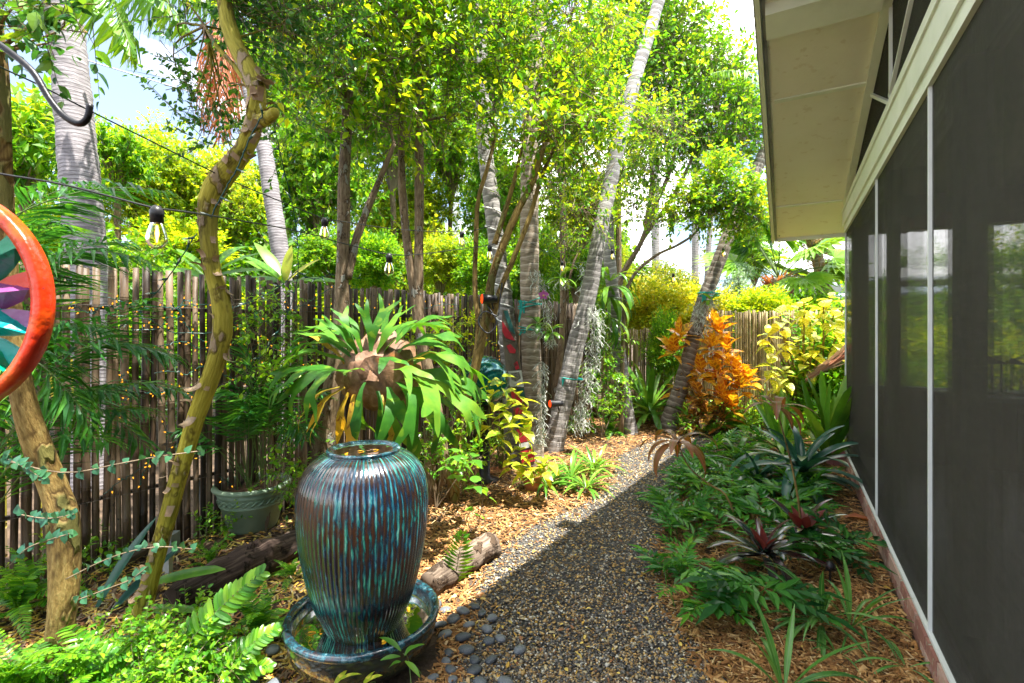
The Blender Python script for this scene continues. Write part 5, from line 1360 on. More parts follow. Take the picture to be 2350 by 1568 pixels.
# bronze cordylines: drooping leaves at the end of thin leaning stems
kL = [lm(.31, .062, 1.7, 'lance', M['cord'], 9, .08, 0, i) for i in range(2)] + [lm(.35, .064, 2.2, 'lance', M['cord'], 9, .2, 0, 4)]
def cordyline(label, pts, seed, n, sc, mset=None):
    q = [P(*p) for p in pts]; t = thing('cordyline', label, 'plant', q[-1])
    part('stem', tube(cat(q, 16), [.005, .007, .009], 7), M['bark_tan'], t, smooth=True)
    r_ = np.random.RandomState(seed)
    for i in range(n):
        a = i * 2.399; e = r_.uniform(-.1, 1.0); d = Vector((math.cos(a)*math.cos(e), math.sin(a)*math.cos(e), math.sin(e)))
        inst('leaf', (mset or kL)[r_.randint(3)], place(q[0] + Vector((0,0,-.02*r_.rand())), d, (0, 0, 1), sc * r_.uniform(.8, 1.1)), t)
cordyline('bronze cordyline with long drooping leaves over the middle of the path', [(1555,1015,4.2),(1580,1070,4.1),(1625,1110,4.0),(1668,1140,3.9),(1690,1160,3.86)][:4] + [(1700,1226,3.86)], 61, 13, 1.3)
cordyline('tall thin-stemmed cordyline with brown bent leaves rising in front of the blue bromeliad', [(1782,935,3.9),(1795,985,3.8),(1815,1060,3.7),(1832,1150,3.62),(1842,1256,3.62)], 62, 9, 1.1)

# ---------------------------------------------------------------- hanging strap fern clump, orchids, moss
hgL = [lm(.55, .05, 2.1, 'lance', M['brom'], 9, .2, .01, i) for i in range(2)] + [lm(.5, .07, 1.6, 'tongue', M['brom'], 9, .2, .01, 5)]
q = P(1400, 660, 7.3)
rosette('epiphyte_fern', 'dark strap-leaved fern clump hanging from the thin dark palm', 'fern', q, [(14, hgL, .2, 1.2, 0), (12, hgL, .6, 1.2, .1), (12, hgL, -.2, 1.15, -.15), (10, hgL, -.3, 1.1, -.45)], seed=71)
oL = [lm(.20, .055, 1.2, 'tongue', M['brom'], 7, .3, 0, i) for i in range(2)]
def orchid(label, u, v, Y, seed, n=5, sc=1.0, flower=None):
    q = P(u, v, Y); t = rosette('orchid_plant', label, 'orchid', q, [(n, oL, .1, sc, 0), (3, oL, .9, sc, .02)], seed=seed)
    r_ = np.random.RandomState(seed)
    g = Geo()
    for i in range(26):
        p = Vector(q); pts = [p.copy()]
        for k in range(6):
            p = p + Vector((r_.normal(0,.025), r_.normal(0,.025) - .005, -.022 + r_.normal(0,.01))); pts.append(p.copy())
        g.add(tube(pts, .0032, 3, caps=False))
    part('aerial_roots', g, M['moss'], t, kind='stuff')
    if flower:
        f = P(*flower)
        part('flower_stalk', tube(cat([q, q.lerp(f, .5) + Vector((.03, 0, .02)), f], 8), .0035, 5), M['stem_green'], t)
        for k, a in enumerate((PI/2, PI/2 + 1.25, PI/2 - 1.25, PI/2 + 2.45, PI/2 - 2.45)):
            m = lm(.062, .062 if k in (1, 2) else .040, .2, 'ovate', M['orchid'], 5, .1, 0, k, 'petal')
            inst('petal', m, place(f + Vector((0, -.012 - .002*k, 0)), (math.cos(a), -.15, math.sin(a)), (0, -1, .1)), t)
        part('lip', lathe([(.001,-.012),(.012,-.006),(.014,.006),(.001,.012)], 10, (f.x, f.y - .03, f.z - .006)), M['orchid_y'], t)
    return t
orchid('orchid with a single purple flower tied to the centre palm', 1235, 745, 5.65, 72, 6, 1.0, (1247, 678, 5.55))
orchid('leafy orchid with bunched white roots below the purple flower', 1262, 765, 5.6, 73, 7, .95)
orchid('orchid with thick hanging leaves tied to the steeply leaning palm', 1632, 690, 7.7, 74, 6, 1.15)
orchid('orchid with dark hanging leaves behind the purple flower', 1288, 640, 6.3, 75, 7, 1.2)
def moss(label, line, n, Lm, seed, sp=.035):
    r_ = np.random.RandomState(seed); g = Geo(); c = cat([P(*q) for q in line], 60)
    for i in range(n):
        p = Vector(c[r_.randint(60)]) + Vector((r_.normal(0, sp), r_.normal(0, sp) - .03, 0)); pts = [p.copy()]; d = Vector((r_.normal(0,.5), r_.normal(0,.5), -.6))
        for k in range(r_.randint(5, 9)):
            d = (d * .55 + Vector((r_.normal(0,.6), r_.normal(0,.5), -.35))).normalized(); p = p + d * Lm; pts.append(p.copy())
        g.add(tube(pts, r_.uniform(.002, .0045), 3, caps=False))
    o = part('spanish_moss', g, M['moss'], origin=P(*line[0])); tag(o, label, 'moss', kind='stuff')
moss('pale moss streaming down the right side of the centre palm', [(1243,830,5.62),(1247,880,5.62),(1243,930,5.62),(1238,980,5.62),(1236,1010,5.62)], 170, .022, 81, .025)
moss('pale moss tangled high on the centre palm above the orchid', [(1226,620,5.62),(1240,650,5.62),(1252,690,5.62),(1258,740,5.62)], 90, .020, 82, .03)
moss('long grey moss curtain hanging from the right side of the leaning palm', [(1362,700,6.3),(1366,750,6.3),(1362,800,6.3),(1352,850,6.3),(1345,900,6.3),(1332,950,6.3),(1325,975,6.3)], 380, .026, 83, .05)
moss('grey moss tuft with dry roots on the steeply leaning palm', [(1600,690,7.75),(1606,720,7.75),(1612,760,7.75)], 90, .024, 84, .05)
moss('thin moss hanging between the centre palm and the leaning palm', [(1338,600,8),(1340,640,8),(1342,680,8)], 50, .03, 85, .05)

# ================================================================ OBJECTS
# ---------------------------------------------------------------- fountain
t = thing('basin_bowl', 'round dark glazed bowl with speckled blue rim holding water under the tall ribbed pot', 'bowl', (BX, BY, 0))
part('bowl', lathe([(.001,.0),(.22,.0),(.27,.03),(.335,.10),(.352,.17),(.348,.200)], 96, (BX, BY, 0)), M['basin'], t, smooth=True)
part('rim', lathe([(.349,.2005),(.362,.206),(.366,.220),(.358,.232),(.340,.234),(.328,.224),(.322,.205),(.315,.17)], 96, (BX, BY, 0)), M['glaze'], t, smooth=True)
part('inner_wall', lathe([(.3145,.169),(.30,.10),(.26,.055),(.001,.05)], 72, (BX, BY, 0)), M['algae'], t, smooth=True)
part('water', lathe([(.0,.165),(.15,.1652),(.3135,.1653)], 64, (BX, BY, 0)), M['water'], t, smooth=True)
prof = [(.14,.056),(.150,.09),(.156,.12),(.178,.17),(.203,.228),(.227,.28),(.246,.334),(.268,.42),(.288,.52),(.301,.61),(.309,.70),(.310,.78),(.303,.846),(.289,.895),(.269,.933),(.243,.963),(.214,.986),(.188,.999),(.172,1.004)]
pz = np.linspace(0, 1, 90); pa = A(prof); fine = cat([(r, 0, z) for r, z in prof], 90)[:, [0, 2]]
NR = 76
def ribs(r, z, a):
    dep = np.clip((z - .10) * 14, 0, 1) * np.clip((1.0 - z) * 14, 0, 1)
    tw = a * NR + 1.2 * np.sin(z * 5.0)
    return r * (1 - .017 * dep * (1 - np.abs(np.sin(tw / 2)) ** .8)), z
u_ = thing('ribbed_urn', 'tall vertically ribbed pot in dripping teal, blue and brown glaze with water on top', 'pot', (BX, BY, .05))
part('body', lathe(fine, 532, (BX, BY, 0), ribs, NR), M['urn'], u_, smooth=True)
part('rim', lathe([(.1725,1.0035),(.171,1.007),(.174,1.012),(.174,1.018),(.168,1.023),(.158,1.022),(.148,1.015),(.12,1.002),(.06,.995),(.001,.993)], 96, (BX, BY, 0)), M['glaze'], u_, smooth=True)
part('water', lathe([(.0,1.0105),(.07,1.0106),(.139,1.0107)], 48, (BX, BY, 0)), M['water'], u_, smooth=True)
r_ = np.random.RandomState(2)
fl_me = Geo().add(leafgeo(.045, .016, .5, 'ovate', 4, .3)).mesh('leaf', mat_leaf('fallen_yellow_leaf', [(.6,.30,.02), (.65,.42,.04)], .4, .2, island=False), True)
for i, (x, y, z, a) in enumerate([(-.02,-.04,1.014,.3),(.05,-.02,1.014,.9),(-.05,-.09,1.014,2.2)]):
    tag(inst('fallen_leaf', fl_me, place((BX+x, BY+y, z), (math.cos(a), math.sin(a), .05), (0,0,1), .9), None),
        ['yellow leaf floating in the middle of the pool on top of the pot','yellow leaf floating right in the pool on top of the pot','small brown-yellow leaf nearest the front lip of the pot'][i], 'leaf')
for i, (x, y, a) in enumerate([(-.24,-.09,.3),(.13,-.16,1.2),(.20,.10,2.0)]):
    tag(inst('fallen_leaf', fl_me, place((BX+x, BY+y, .170), (math.cos(a), math.sin(a), .05), (0,0,1), 1.1), None),
        ['yellow leaf floating at the left in the lower bowl','leaf floating at the front right of the pot base','leaf floating at the right side of the lower bowl'][i], 'leaf')

# river stones round the bowl
sm = []
for i in range(5):
    bm_v, fs = lathe([(.001,-.42),(.45,-.38),(.8,-.22),(1,0),(.86,.24),(.5,.40),(.001,.44)], 14)[:2]
    bm_v = A(bm_v); q = np.random.RandomState(i)
    bm_v = bm_v * A((1, q.uniform(.68,.85), q.uniform(.8,1.1))); bm_v[:, 0] += .12 * bm_v[:, 1] ** 2
    sm.append(Geo().add((bm_v, fs)).mesh('river_stone', M['pebble'], True))
r_ = np.random.RandomState(12); placed = []
tries = 0
while len(placed) < 110 and tries < 9000:
    tries += 1
    a = r_.rand() * 2 * PI; d = r_.uniform(.40, .80); s = r_.uniform(.030, .046)
    x, y = BX + d * math.cos(a), BY + d * math.sin(a)
    if x > BX + .15 and d > .52 + .28 * r_.rand() : continue
    if y > BY + .42 or (x < BX and y > BY + .1): continue
    if any((x-px)**2 + (y-py)**2 < (.92*(s+ps))**2 for px, py, ps in placed): continue
    placed.append((x, y, s))
    o = inst('river_stone', sm[r_.randint(5)], Matrix.Translation((x, y, .008 + s*.34)) @ Matrix.Rotation(r_.rand()*6.28, 4, 'Z') @ Matrix.Rotation(r_.normal(0, .13), 4, 'X') @ Matrix.Scale(s, 4), None)
    sz_ = 'large' if s > .0405 else ('small' if s < .035 else 'medium')
    wh_ = 'right of the fountain bowl by the gravel' if x > BX + .36 else ('left of the fountain bowl among the ferns' if x < BX - .3 else 'close in front of the fountain bowl')
    tag(o, '%s smooth grey-black river stone %s' % (sz_, wh_), 'stone', '%s river stones %s' % (sz_, wh_))

# ---------------------------------------------------------------- staghorn fern
def antler(L, Wd, bend, levels, seed, first=.5, cup=.1):
    r_ = np.random.RandomState(seed)
    V = []; Fq = []; Ft = []
    def add(x, y): V.append((x, y)); return len(V) - 1
    def strip(a, b, cx, cy, ang, ln, w0, w1, lev):
        n = 5
        pa_, pb_ = a, b
        for i in range(1, n + 1):
            s = i / n; ww = (w0 + (w1 - w0) * s ** 1.5) / 2; an = ang + (r_.rand() - .5) * .05
            x = cx + math.cos(ang) * ln * s; y = cy + math.sin(ang) * ln * s
            na, nb_ = add(x - math.sin(an) * ww, y + math.cos(an) * ww), add(x + math.sin(an) * ww, y - math.cos(an) * ww)
            Fq.append((pa_, pb_, nb_, na)); pa_, pb_ = na, nb_
        ex, ey = cx + math.cos(ang) * ln, cy + math.sin(ang) * ln
        if lev == 0:
            k = ln * .38
            m1, m2 = add(ex + math.cos(ang)*k*.6 - math.sin(ang)*w1*.26, ey + math.sin(ang)*k*.6 + math.cos(ang)*w1*.26), add(ex + math.cos(ang)*k*.6 + math.sin(ang)*w1*.26, ey + math.sin(ang)*k*.6 - math.cos(ang)*w1*.26)
            tp = add(ex + math.cos(ang)*k, ey + math.sin(ang)*k)
            Fq.append((pa_, pb_, m2, m1)); Ft.append((m1, m2, tp)); return
        m = add(ex + math.cos(ang) * w1 * .22, ey + math.sin(ang) * w1 * .22)
        Ft.append((pa_, pb_, m))
        sp = r_.uniform(.32, .55); 
        for (p_, q_, sgn) in ((pa_, m, 1), (m, pb_, -1)):
            px, py = (V[p_][0] + V[q_][0]) / 2, (V[p_][1] + V[q_][1]) / 2
            an = ang + sgn * sp * r_.uniform(.8, 1.15)
            lw = ln * r_.uniform(.5, .8)
            strip(p_, q_, px, py, an, lw, w1 * .55, w1 * (.62 if lev > 1 else .30), lev - 1)
    a, b = add(0, Wd * .12), add(0, -Wd * .12)
    strip(a, b, 0, 0, 0, L * first, Wd * .24, Wd, levels)
    V2 = A(V); mx_ = V2[:, 0].max()
    ss = np.linspace(0, mx_, 60); ang = bend * (ss / mx_) ** 1.3
    X = np.concatenate([[0], np.cumsum(np.cos(ang[1:]) * np.diff(ss))]); Z = np.concatenate([[0], np.cumsum(-np.sin(ang[1:]) * np.diff(ss))])
    xs = np.clip(V2[:, 0], 0, mx_)
    x3 = np.interp(xs, ss, X); z3 = np.interp(xs, ss, Z); al = np.interp(xs, ss, ang)
    h = cup * np.abs(V2[:, 1]) + .012 * np.sin(V2[:, 0] * 22 + V2[:, 1] * 14 + seed)
    V3 = np.stack([x3 + np.sin(al) * h, V2[:, 1], z3 + np.cos(al) * h], -1)
    return (V3, [Fq, Ft])
def am(*a, mat='stag', **k): return Geo().add(antler(*a, **k)).mesh('antler_leaf', M[mat], True)
AL = [am(.64, .21, 2.0, 2, 1), am(.60, .19, 2.3, 2, 2), am(.52, .15, 1.5, 1, 3), am(.68, .24, 1.9, 2, 5), am(.45, .10, .9, 0, 6, first=.72)]
AU = [am(.55, .16, .9, 2, 7), am(.60, .15, 1.3, 1, 8), am(.50, .15, .6, 2, 9)]
AY = [am(.50, .11, 1.2, 1, 11, mat='stag_y'), am(.46, .10, .9, 0, 12, mat='stag_y', first=.75)]
S0 = P(860, 850, 3.55)
sf = thing('staghorn_fern', 'huge staghorn fern with forked green leaves and brown shield fronds behind the fountain pot', 'fern', S0)
# shield fronds: overlapping cupped plates round the front of the root ball
def shield(c, D, R, seed):
    r_ = np.random.RandomState(seed); n, mseg = 22, 7; V = []
    for i in range(mseg + 1):
        rr = R * i / mseg
        for j in range(n):
            a = 2*PI*j/n; k = rr * (1 + (.16*math.sin(a*2+seed) + .09*math.sin(a*5+seed*2) + .05*math.sin(a*11+seed)) * (i/mseg)**2) * (1.15 if math.sin(a) > 0 else 1)
            V.append((.85*R*(1 - math.cos(min(1.45, rr/R*1.1)))*-1 + .03*math.sin(a*6+seed)*(i/mseg)**2 + .012*math.sin(a*13)*(i/mseg), k*math.cos(a)*.85, k*math.sin(a)))
    Fq = [(i*n+j, i*n+(j+1)%n, (i+1)*n+(j+1)%n, (i+1)*n+j) for i in range(mseg) for j in range(n)]
    g = Geo().add((V, [Fq])); m = frame(D, (0,0,1)); m = Matrix.Translation(c) @ m
    g.V = [np.stack([tuple(m @ Vector(v)) for v in g.V[0]])]
    return g
for i, (dx, dy, dz, D, R) in enumerate([(-.02,-.12,.06,(-.1,-1,.45),.26),(.18,-.10,.05,(.7,-1,.3),.23),(-.12,-.12,-.12,(-.5,-1,-.3),.19),(.14,-.15,-.16,(.3,-1,-.5),.22),(.03,-.07,.18,(.1,-.9,1.0),.22),(.26,-.06,-.10,(1,-.6,-.2),.19)]):
    part('shield_frond', shield(S0 + Vector((dx, dy, dz)), D, R, i + 1), M['shield'], sf, smooth=True)
part('root_ball', lathe([(.001,-.2),(.10,-.16),(.15,-.06),(.15,.04),(.10,.12),(.001,.15)], 20, (S0.x + .05, S0.y, S0.z)), M['shield'], sf, smooth=True)
r_ = np.random.RandomState(17)
# (start offset, direction, mesh list index, scale)
stg = [((-.16,-.12,-.02),(-1,-.35,.45),AL[3],.95),((-.12,-.16,.0),(-.8,-.9,.35),AL[1],.9),((-.18,-.08,.06),(-1,-.1,.7),AL[0],.9),((-.14,-.1,.1),(-.7,-.1,1.0),AL[1],.95),
       ((-.10,-.1,.12),(-.45,-.1,1.2),AU[0],.82),((-.06,-.1,.12),(-.15,-.15,1.3),AU[1],.80),((.0,-.1,.14),(.10,-.1,1.3),AU[2],.82),((.04,-.1,.12),(.35,-.2,1.2),AU[1],.85),
       ((.10,-.1,.12),(.6,-.1,1.1),AL[0],1.0),((.16,-.1,.1),(.9,-.2,.9),AL[3],.95),((.20,-.1,.05),(1,-.3,.6),AL[1],1.0),((.24,-.1,.0),(1,-.4,.3),AL[0],1.0),
       ((.22,-.12,-.05),(.9,-.6,.1),AL[3],.95),((.20,-.15,-.08),(.6,-.8,-.2),AL[1],1.0),((.24,-.1,-.1),(1,-.2,-.3),AL[2],1.1),((.15,-.2,-.1),(.35,-.6,-.6),AL[2],1.0),
       ((.08,-.22,-.12),(.2,-.5,-.9),AL[4],1.0),((.0,-.24,-.06),(.05,-.5,-.8),AL[4],.95),((-.04,-.2,-.16),(-.1,-.35,-1),AL[2],.9),((.13,-.18,-.2),(.15,-.25,-1),AL[2],1.0),
       ((.22,-.12,-.2),(.4,-.1,-1),AL[4],1.1),((-.14,-.1,.14),(-1,.1,.9),AU[0],.9),((.12,0,.15),(.7,.5,1.0),AL[1],1.0),((.02,.05,.15),(.2,.5,1.2),AU[2],.8),((.26,0,.05),(1,.3,.5),AL[3],1.0),
       ((-.12,.02,.1),(-.5,.3,1.2),AL[0],1.0),((.28,-.02,-.05),(1.1,.2,.1),AL[0],1.05),((.18,-.2,.02),(.7,-.9,.4),AL[2],.8),((.1,-.22,.05),(.3,-1,.6),AL[2],.75),((.0,-.25,.02),(-.3,-1,.3),AL[4],.6)]
for i, (o_, d_, m_, s_) in enumerate(stg):
    s_ *= (.76 if d_[2] > .85 else .90)
    inst('antler_leaf', m_, place(S0 + Vector(o_), Vector(d_) + Vector(r_.normal(0,.17,3)), (r_.normal(0,.15), -.25 + r_.normal(0,.1), 1), s_ * r_.uniform(.95,1.08)), sf)
for (o_, d_, m_, s_) in [((-.18,-.12,-.10),(-.75,-.3,-.55),AY[0],1.05),((-.15,-.14,-.14),(-.28,-.2,-1),AY[0],1.0),((-.10,-.16,-.15),(-.05,-.25,-1),AY[1],1.15),((-.20,-.05,.05),(-.6,-.1,.9),AY[1],.8),((.24,-.15,.02),(.5,-.4,.7),AY[0],.6),((-.22,-.1,-.1),(-1,-.2,-.35),AY[0],.9),((.1,-.2,-.15),(.3,-.3,-.9),AY[1],.8)]:
    inst('antler_leaf', m_, place(S0 + Vector(o_), d_, (0, -.3, 1), s_), sf, 'yellow browning leaf')

# ---------------------------------------------------------------- sage pot with palm, logs, rock, box, plank
pc = G(562, 1222); px, py = pc.x, pc.y + .12
t = thing('flower_pot', 'pale sage green flower pot with twisted rope band and rolled rim before the fence', 'pot', (px, py, 0))
k = .255 / .27
part('body', lathe([(.001,.0),(.17,.0),(.185,.02),(.232,.20),(.240,.205),(.244,.212),(.240,.219),(.246,.285),(.256,.290),(.258,.297),(.252,.303),(.254,.325),(.24,.325),(.23,.30)], 64, (px, py, 0)), M['sage'], t, smooth=True)
part('rim', lathe([(.238,.322),(.262,.322),(.286,.330),(.294,.345),(.288,.360),(.272,.366),(.254,.360),(.243,.345),(.237,.33)], 64, (px, py, 0)), M['sage'], t, smooth=True)
part('soil', lathe([(.001,.318),(.12,.316),(.236,.312)], 32, (px, py, 0)), M['potsoil'], t, smooth=True)
for ph in (0, PI):
    a = np.linspace(0, 2*PI, 260)
    rr_ = .2465 + .004*np.cos(a*15 + ph); zz = .252 + .017*np.sin(a*15 + ph)
    part('rope_band', tube(np.stack([px + rr_*np.cos(a), py + rr_*np.sin(a), zz], -1), .0062, 5), M['sage'], t, smooth=True)
pt = thing('potted_palm', 'feathery parlour palm growing in the sage green pot', 'palm', (px, py, .32))
r_ = np.random.RandomState(23)
for i in range(17):
    a = r_.uniform(-.1, 3.4) if i % 3 else r_.uniform(3.2, 6.2); h = r_.uniform(.55, 1.02); rad = r_.uniform(.25, .62)
    p0 = Vector((px + r_.normal(0,.04), py + r_.normal(0,.04), .32)); p1 = p0 + Vector((math.cos(a)*rad, -abs(math.sin(a))*rad*.8 if i % 3 else math.sin(a)*rad*.3, h - rad*.35))
    part('frond', frondgeo(p0, p1, .30, 14, .28, .022, .7, .2, .1, t0=.42, rs=r_, hang=.2, rr=.004), [M['palm_lf'], M['stem_green']], pt)
# dark areca fronds at the left
at = thing('areca_palm', 'mass of dark feathery palm fronds arching in from the left in front of the fence', 'palm', G(-60, 1330))
fr = [((-60,1150,2.6),(330,690,2.5),.35),((-80,1000,2.5),(400,820,2.6),.45),((-60,1100,2.7),(270,900,2.6),.35),((-90,800,2.6),(300,560,2.7),.35),((-60,900,2.8),(250,760,2.8),.35),
      ((-100,700,2.6),(340,600,2.6),.30),((-80,1200,2.6),(240,1010,2.5),.35),((-60,950,2.9),(180,640,2.9),.4),((-120,600,2.6),(380,440,2.6),.30),((-80,650,2.8),(230,430,2.8),.35),
      ((-60,1250,2.8),(330,940,2.7),.45),((-40,1000,2.9),(340,1030,2.8),.5),((-80,850,2.4),(210,980,2.4),.4),((-60,760,2.9),(150,520,3.0),.35),((-40,1200,2.9),(130,860,2.9),.3),((-60,1120,2.8),(420,900,2.8),.5)]
r_ = np.random.RandomState(29)
for a, b, ar in fr:
    part('frond', frondgeo(P(*a), P(*b), ar, 30, .36, .022, .62, .15, .08, t0=.15, rs=r_, hang=.12, rr=.005), [M['palm_lf'], M['stem_green']], at)
for i in range(9):
    q = G(-40 + i*26, 1290 + 12*math.sin(i*2.3)); tp = q + Vector((.05*math.sin(i*1.7) - .1, .05, 1.1 + .3*math.sin(i)))
    part('cane', tube(cat([q, q.lerp(tp, .5) + Vector((.02,0,0)), tp], 8), [.012, .008], 6), M['bark_yellow'], at)
bt2 = thing('areca_palm', 'second feathery palm clump against the fence just left of the staghorn fern', 'palm', G(600, 1150))
for a, b, ar in [((600,1100,3.9),(690,760,3.9),.3),((600,1100,3.9),(560,800,3.8),.35),((620,1100,3.9),(520,900,3.7),.35),((620,1100,3.9),(740,900,3.7),.3),((600,1080,3.9),(650,880,3.6),.4),((640,1100,3.9),(700,1000,3.6),.45)]:
    part('frond', frondgeo(P(*a), P(*b), ar, 20, .30, .022, .62, .2, .05, t0=.3, rs=r_, hang=.2, rr=.005), [M['palm_lf'], M['stem_green']], bt2)

def log(name, label, pts, rads, mat, seed, sides=22):
    r_ = np.random.RandomState(seed)
    c = cat(pts, 46); g = tube(c, interp(rads, 46), sides, True, .10, r_)
    V = A(g[0]); n = 46*sides; cc = np.repeat(c, sides, 0); dr = V[:n] - cc
    ph = np.tile(np.arange(sides), 46); row = np.repeat(np.arange(46), sides)
    f = 1 + .05*np.sin(ph*2.9 + row*.13 + seed) + .035*np.sin(ph*5.1 - row*.31) + r_.normal(0, .018, n)
    V[:n] = cc + dr * f[:, None]
    t = thing(name, label, 'log', pts[0])
    part('bark', (V, g[1], g[2]), mat, t, smooth=True)
    return t
a, b = G(395, 1385, .09), G(700, 1235, .10)
lg = log('fallen_log', 'dark thick rotting log lying left of the fountain below the sage pot', [a + Vector((0,0,.0)), a.lerp(b, .35) + Vector((0,0,.015)), a.lerp(b, .7), b + Vector((.04,.02,0))], [.085,.10,.115,.112,.09,.06], M['log'], 3)
for i, s in enumerate((.55, .60)):
    q = a.lerp(b, s); part('knot', tube([q + Vector((0,0,.06)), q + Vector((-.01,-.03,.135))], [.035, .02], 9, True, .2), M['log'], lg, smooth=True)
a, b = G(985, 1345, .07), G(1128, 1250, .08)
log('fallen_log', 'short weathered grey log lying between the fountain and the gravel', [a, a.lerp(b, .5) + Vector((0,0,.01)), b], [.075,.085,.080,.085], M['log2'], 7)
rk = lathe([(.001,-.3),(.6,-.25),(1,-.05),(.9,.25),(.5,.5),(.001,.55)], 14)
V = A(rk[0]) * A((.10,.06,.09)); V += np.random.RandomState(4).normal(0, .006, V.shape); q = G(622, 1300)
tag(part('coral_rock', (V + A((q.x, q.y, .03)), rk[1]), M['rock'], smooth=False, origin=(q.x, q.y, 0)), 'pale pitted coral rock at the foot of the dark log', 'rock')
a, b = G(290, 1290, .05), G(390, 1235, .05)
tag(part('old_plank', (lambda d, s: hexa([a-s, b-s, b+s, a+s, a-s+d, b-s+d, b+s+d, a+s+d]))(Vector((0,0,.03)), Vector((.03,-.05,.0))), M['plank'], origin=a), 'old brown plank on the soil against the fence behind the crooked trunk', 'plank')
q = G(385, 1318); bx = thing('junction_box', 'translucent grey outdoor outlet box on a short pale post behind the crooked trunk', 'outlet box', q)
part('post', box(q.x-.02, q.x+.02, q.y-.02, q.y+.02, 0, .13), M['tk_white'], bx)
part('cover', box(q.x-.055, q.x+.055, q.y-.05, q.y+.04, .131, .27), M['box'], bx)
part('lid_edge', box(q.x-.06, q.x+.06, q.y-.055, q.y-.051, .15, .262), M['box'], bx)
q = G(468, 1225); tag(part('metal_stake', tube([q, q + Vector((-.05, .02, .42))], .011, 7), M['pvc'], origin=q), 'thin grey stake leaning against the fence left of the sage pot', 'stake')
# wide flat leaves lying near the trunk foot
wl_ = rosette('agave_plant', 'stiff blue-green strap plant with pointed leaves left of the dark log', 'agave', G(285, 1400), [], seed=1)
wm = [lm(.62, .085, .12, 'lance', M['brom_b'], 8, .45, 0, 2), lm(.62, .085, .35, 'tongue', M['brom'], 8, .5, 0, 3)]
for p0, p1, m, s in ((( 215,1410,2.8),(345,1190,2.9),0,.95),((330,1350,2.7),(510,1285,2.65),1,.75),((240,1420,2.8),(400,1260,3.0),0,.8),((330,1400,2.6),(420,1395,2.6),1,.5)):
    A_, B_ = P(*p0), P(*p1); inst('leaf', wm[m], place(A_, B_ - A_, (0,-.6,1), s), wl_)

# ---------------------------------------------------------------- ferns
def fern_leaf(L, n, Lf, Wf, arch, seed, mat='fern', droop=.5, ang=1.05):
    r_ = np.random.RandomState(seed)
    return frondgeo((0,0,0), (L*.85, 0, -L*droop*.6), arch, n, Lf, Wf, ang, .05, .0, t0=.1, endtaper=.25, rs=r_, jit=.04, rr=.0025, curlv=.08, fine='tongue').mesh('frond', [M[mat], M['stem_green']])
FM = [fern_leaf(.55, 24, .085, .018, .30, i) for i in range(3)]
FM2 = [fern_leaf(.70, 34, .11, .017, .38, 5 + i) for i in range(2)]
def fern(label, loc, n, sc, seed, ms=FM, el=(.2, 1.1), name='fern', arc=None):
    return rosette(name, label, 'fern', loc, [(n//2, ms, el[0], sc, .02), (n - n//2, ms, el[1], sc*.9, .03)], seed=seed, pname='frond', arc=arc)
hero = thing('sword_fern', 'bright fern with one long sunlit frond reaching up toward the dark log', 'fern', G(330, 1600))
r_ = np.random.RandomState(4)
g = frondgeo(P(350,1580,2.1), P(600,1315,2.25), .08, 20, .088, .026, 1.0, .02, .0, t0=.2, endtaper=.45, rs=r_, up=(.1,-1,.5), jit=.05, rr=.003, curlv=.06, fine='tongue')
part('frond', g, [M['fern'], M['stem_green']], hero)
for (a, b) in (((430,1640,2.1),(640,1440,2.25)),((300,1640,2.0),(190,1480,2.1)),((470,1600,2.2),(620,1530,2.2)),((430,1600,2.1),(500,1400,2.4))):
    part('frond', frondgeo(P(*a), P(*b), .10, 20, .075, .021, 1.0, .1, .0, t0=.15, rs=r_, up=(.1,-1,.8), jit=.05, rr=.003, fine='tongue'), [M['fern'], M['stem_green']], hero)
fern('dark fern cut by the bottom left corner', G(60, 1660), 16, .95, 11)
fern('fern spreading at the bottom edge between the two left trunks', G(220, 1640), 16, .9, 12)
fern('fern with wavy leaflets just left of the fountain bowl', G(590, 1470), 14, .62, 13)
fern('low fern between the dark log and the bowl rim', G(668, 1335), 9, .34, 14)
fern('dim fern under the left-edge tree', G(40, 1420), 14, .8, 15)
fern('small fern by the junction box and log', G(480, 1310), 9, .4, 16)
t = fern('small bright fern standing in front of the grey log', G(1040, 1350), 0, .5, 17)
part('frond', frondgeo(G(1040,1350), P(1062,1225,3.0), .0, 15, .11, .022, 1.1, .02, 0, t0=.15, rs=r_, up=(0,-1,.3), jit=.03, rr=.003), [M['fern'], M['stem_green']], t)
for i, (u, v, lab, n, sc) in enumerate([(1800,960,'upright sunlit fern right of the croton',16,1.25),(1870,985,'sunlit fern in front of the yellow-leaved shrub',16,1.2),(1745,945,'yellow-green fern beside the croton right side',14,1.2),
                                   (1905,1000,'fern between the far fence and the porch corner',14,1.2),(1680,1000,'low sunlit fern at the far end of the path',12,.9),(1820,1010,'low fern behind the tall flat-leaved bromeliad',14,1.0)]):
    fern(lab, G(u, v), n, sc, 21 + i, FM2, el=(.45, 1.15))
for i, (u, v, lab) in enumerate([(915,1080,'dark low fern under the staghorn fern'),(1110,1010,'shaded fern behind the variegated shrub'),(1330,985,'shaded fern at the foot of the leaning palm'),(1400,1000,'small blue-green fern on the mulch beyond the path edge')]):
    fern(lab, G(u, v), 12, .8, 31 + i)
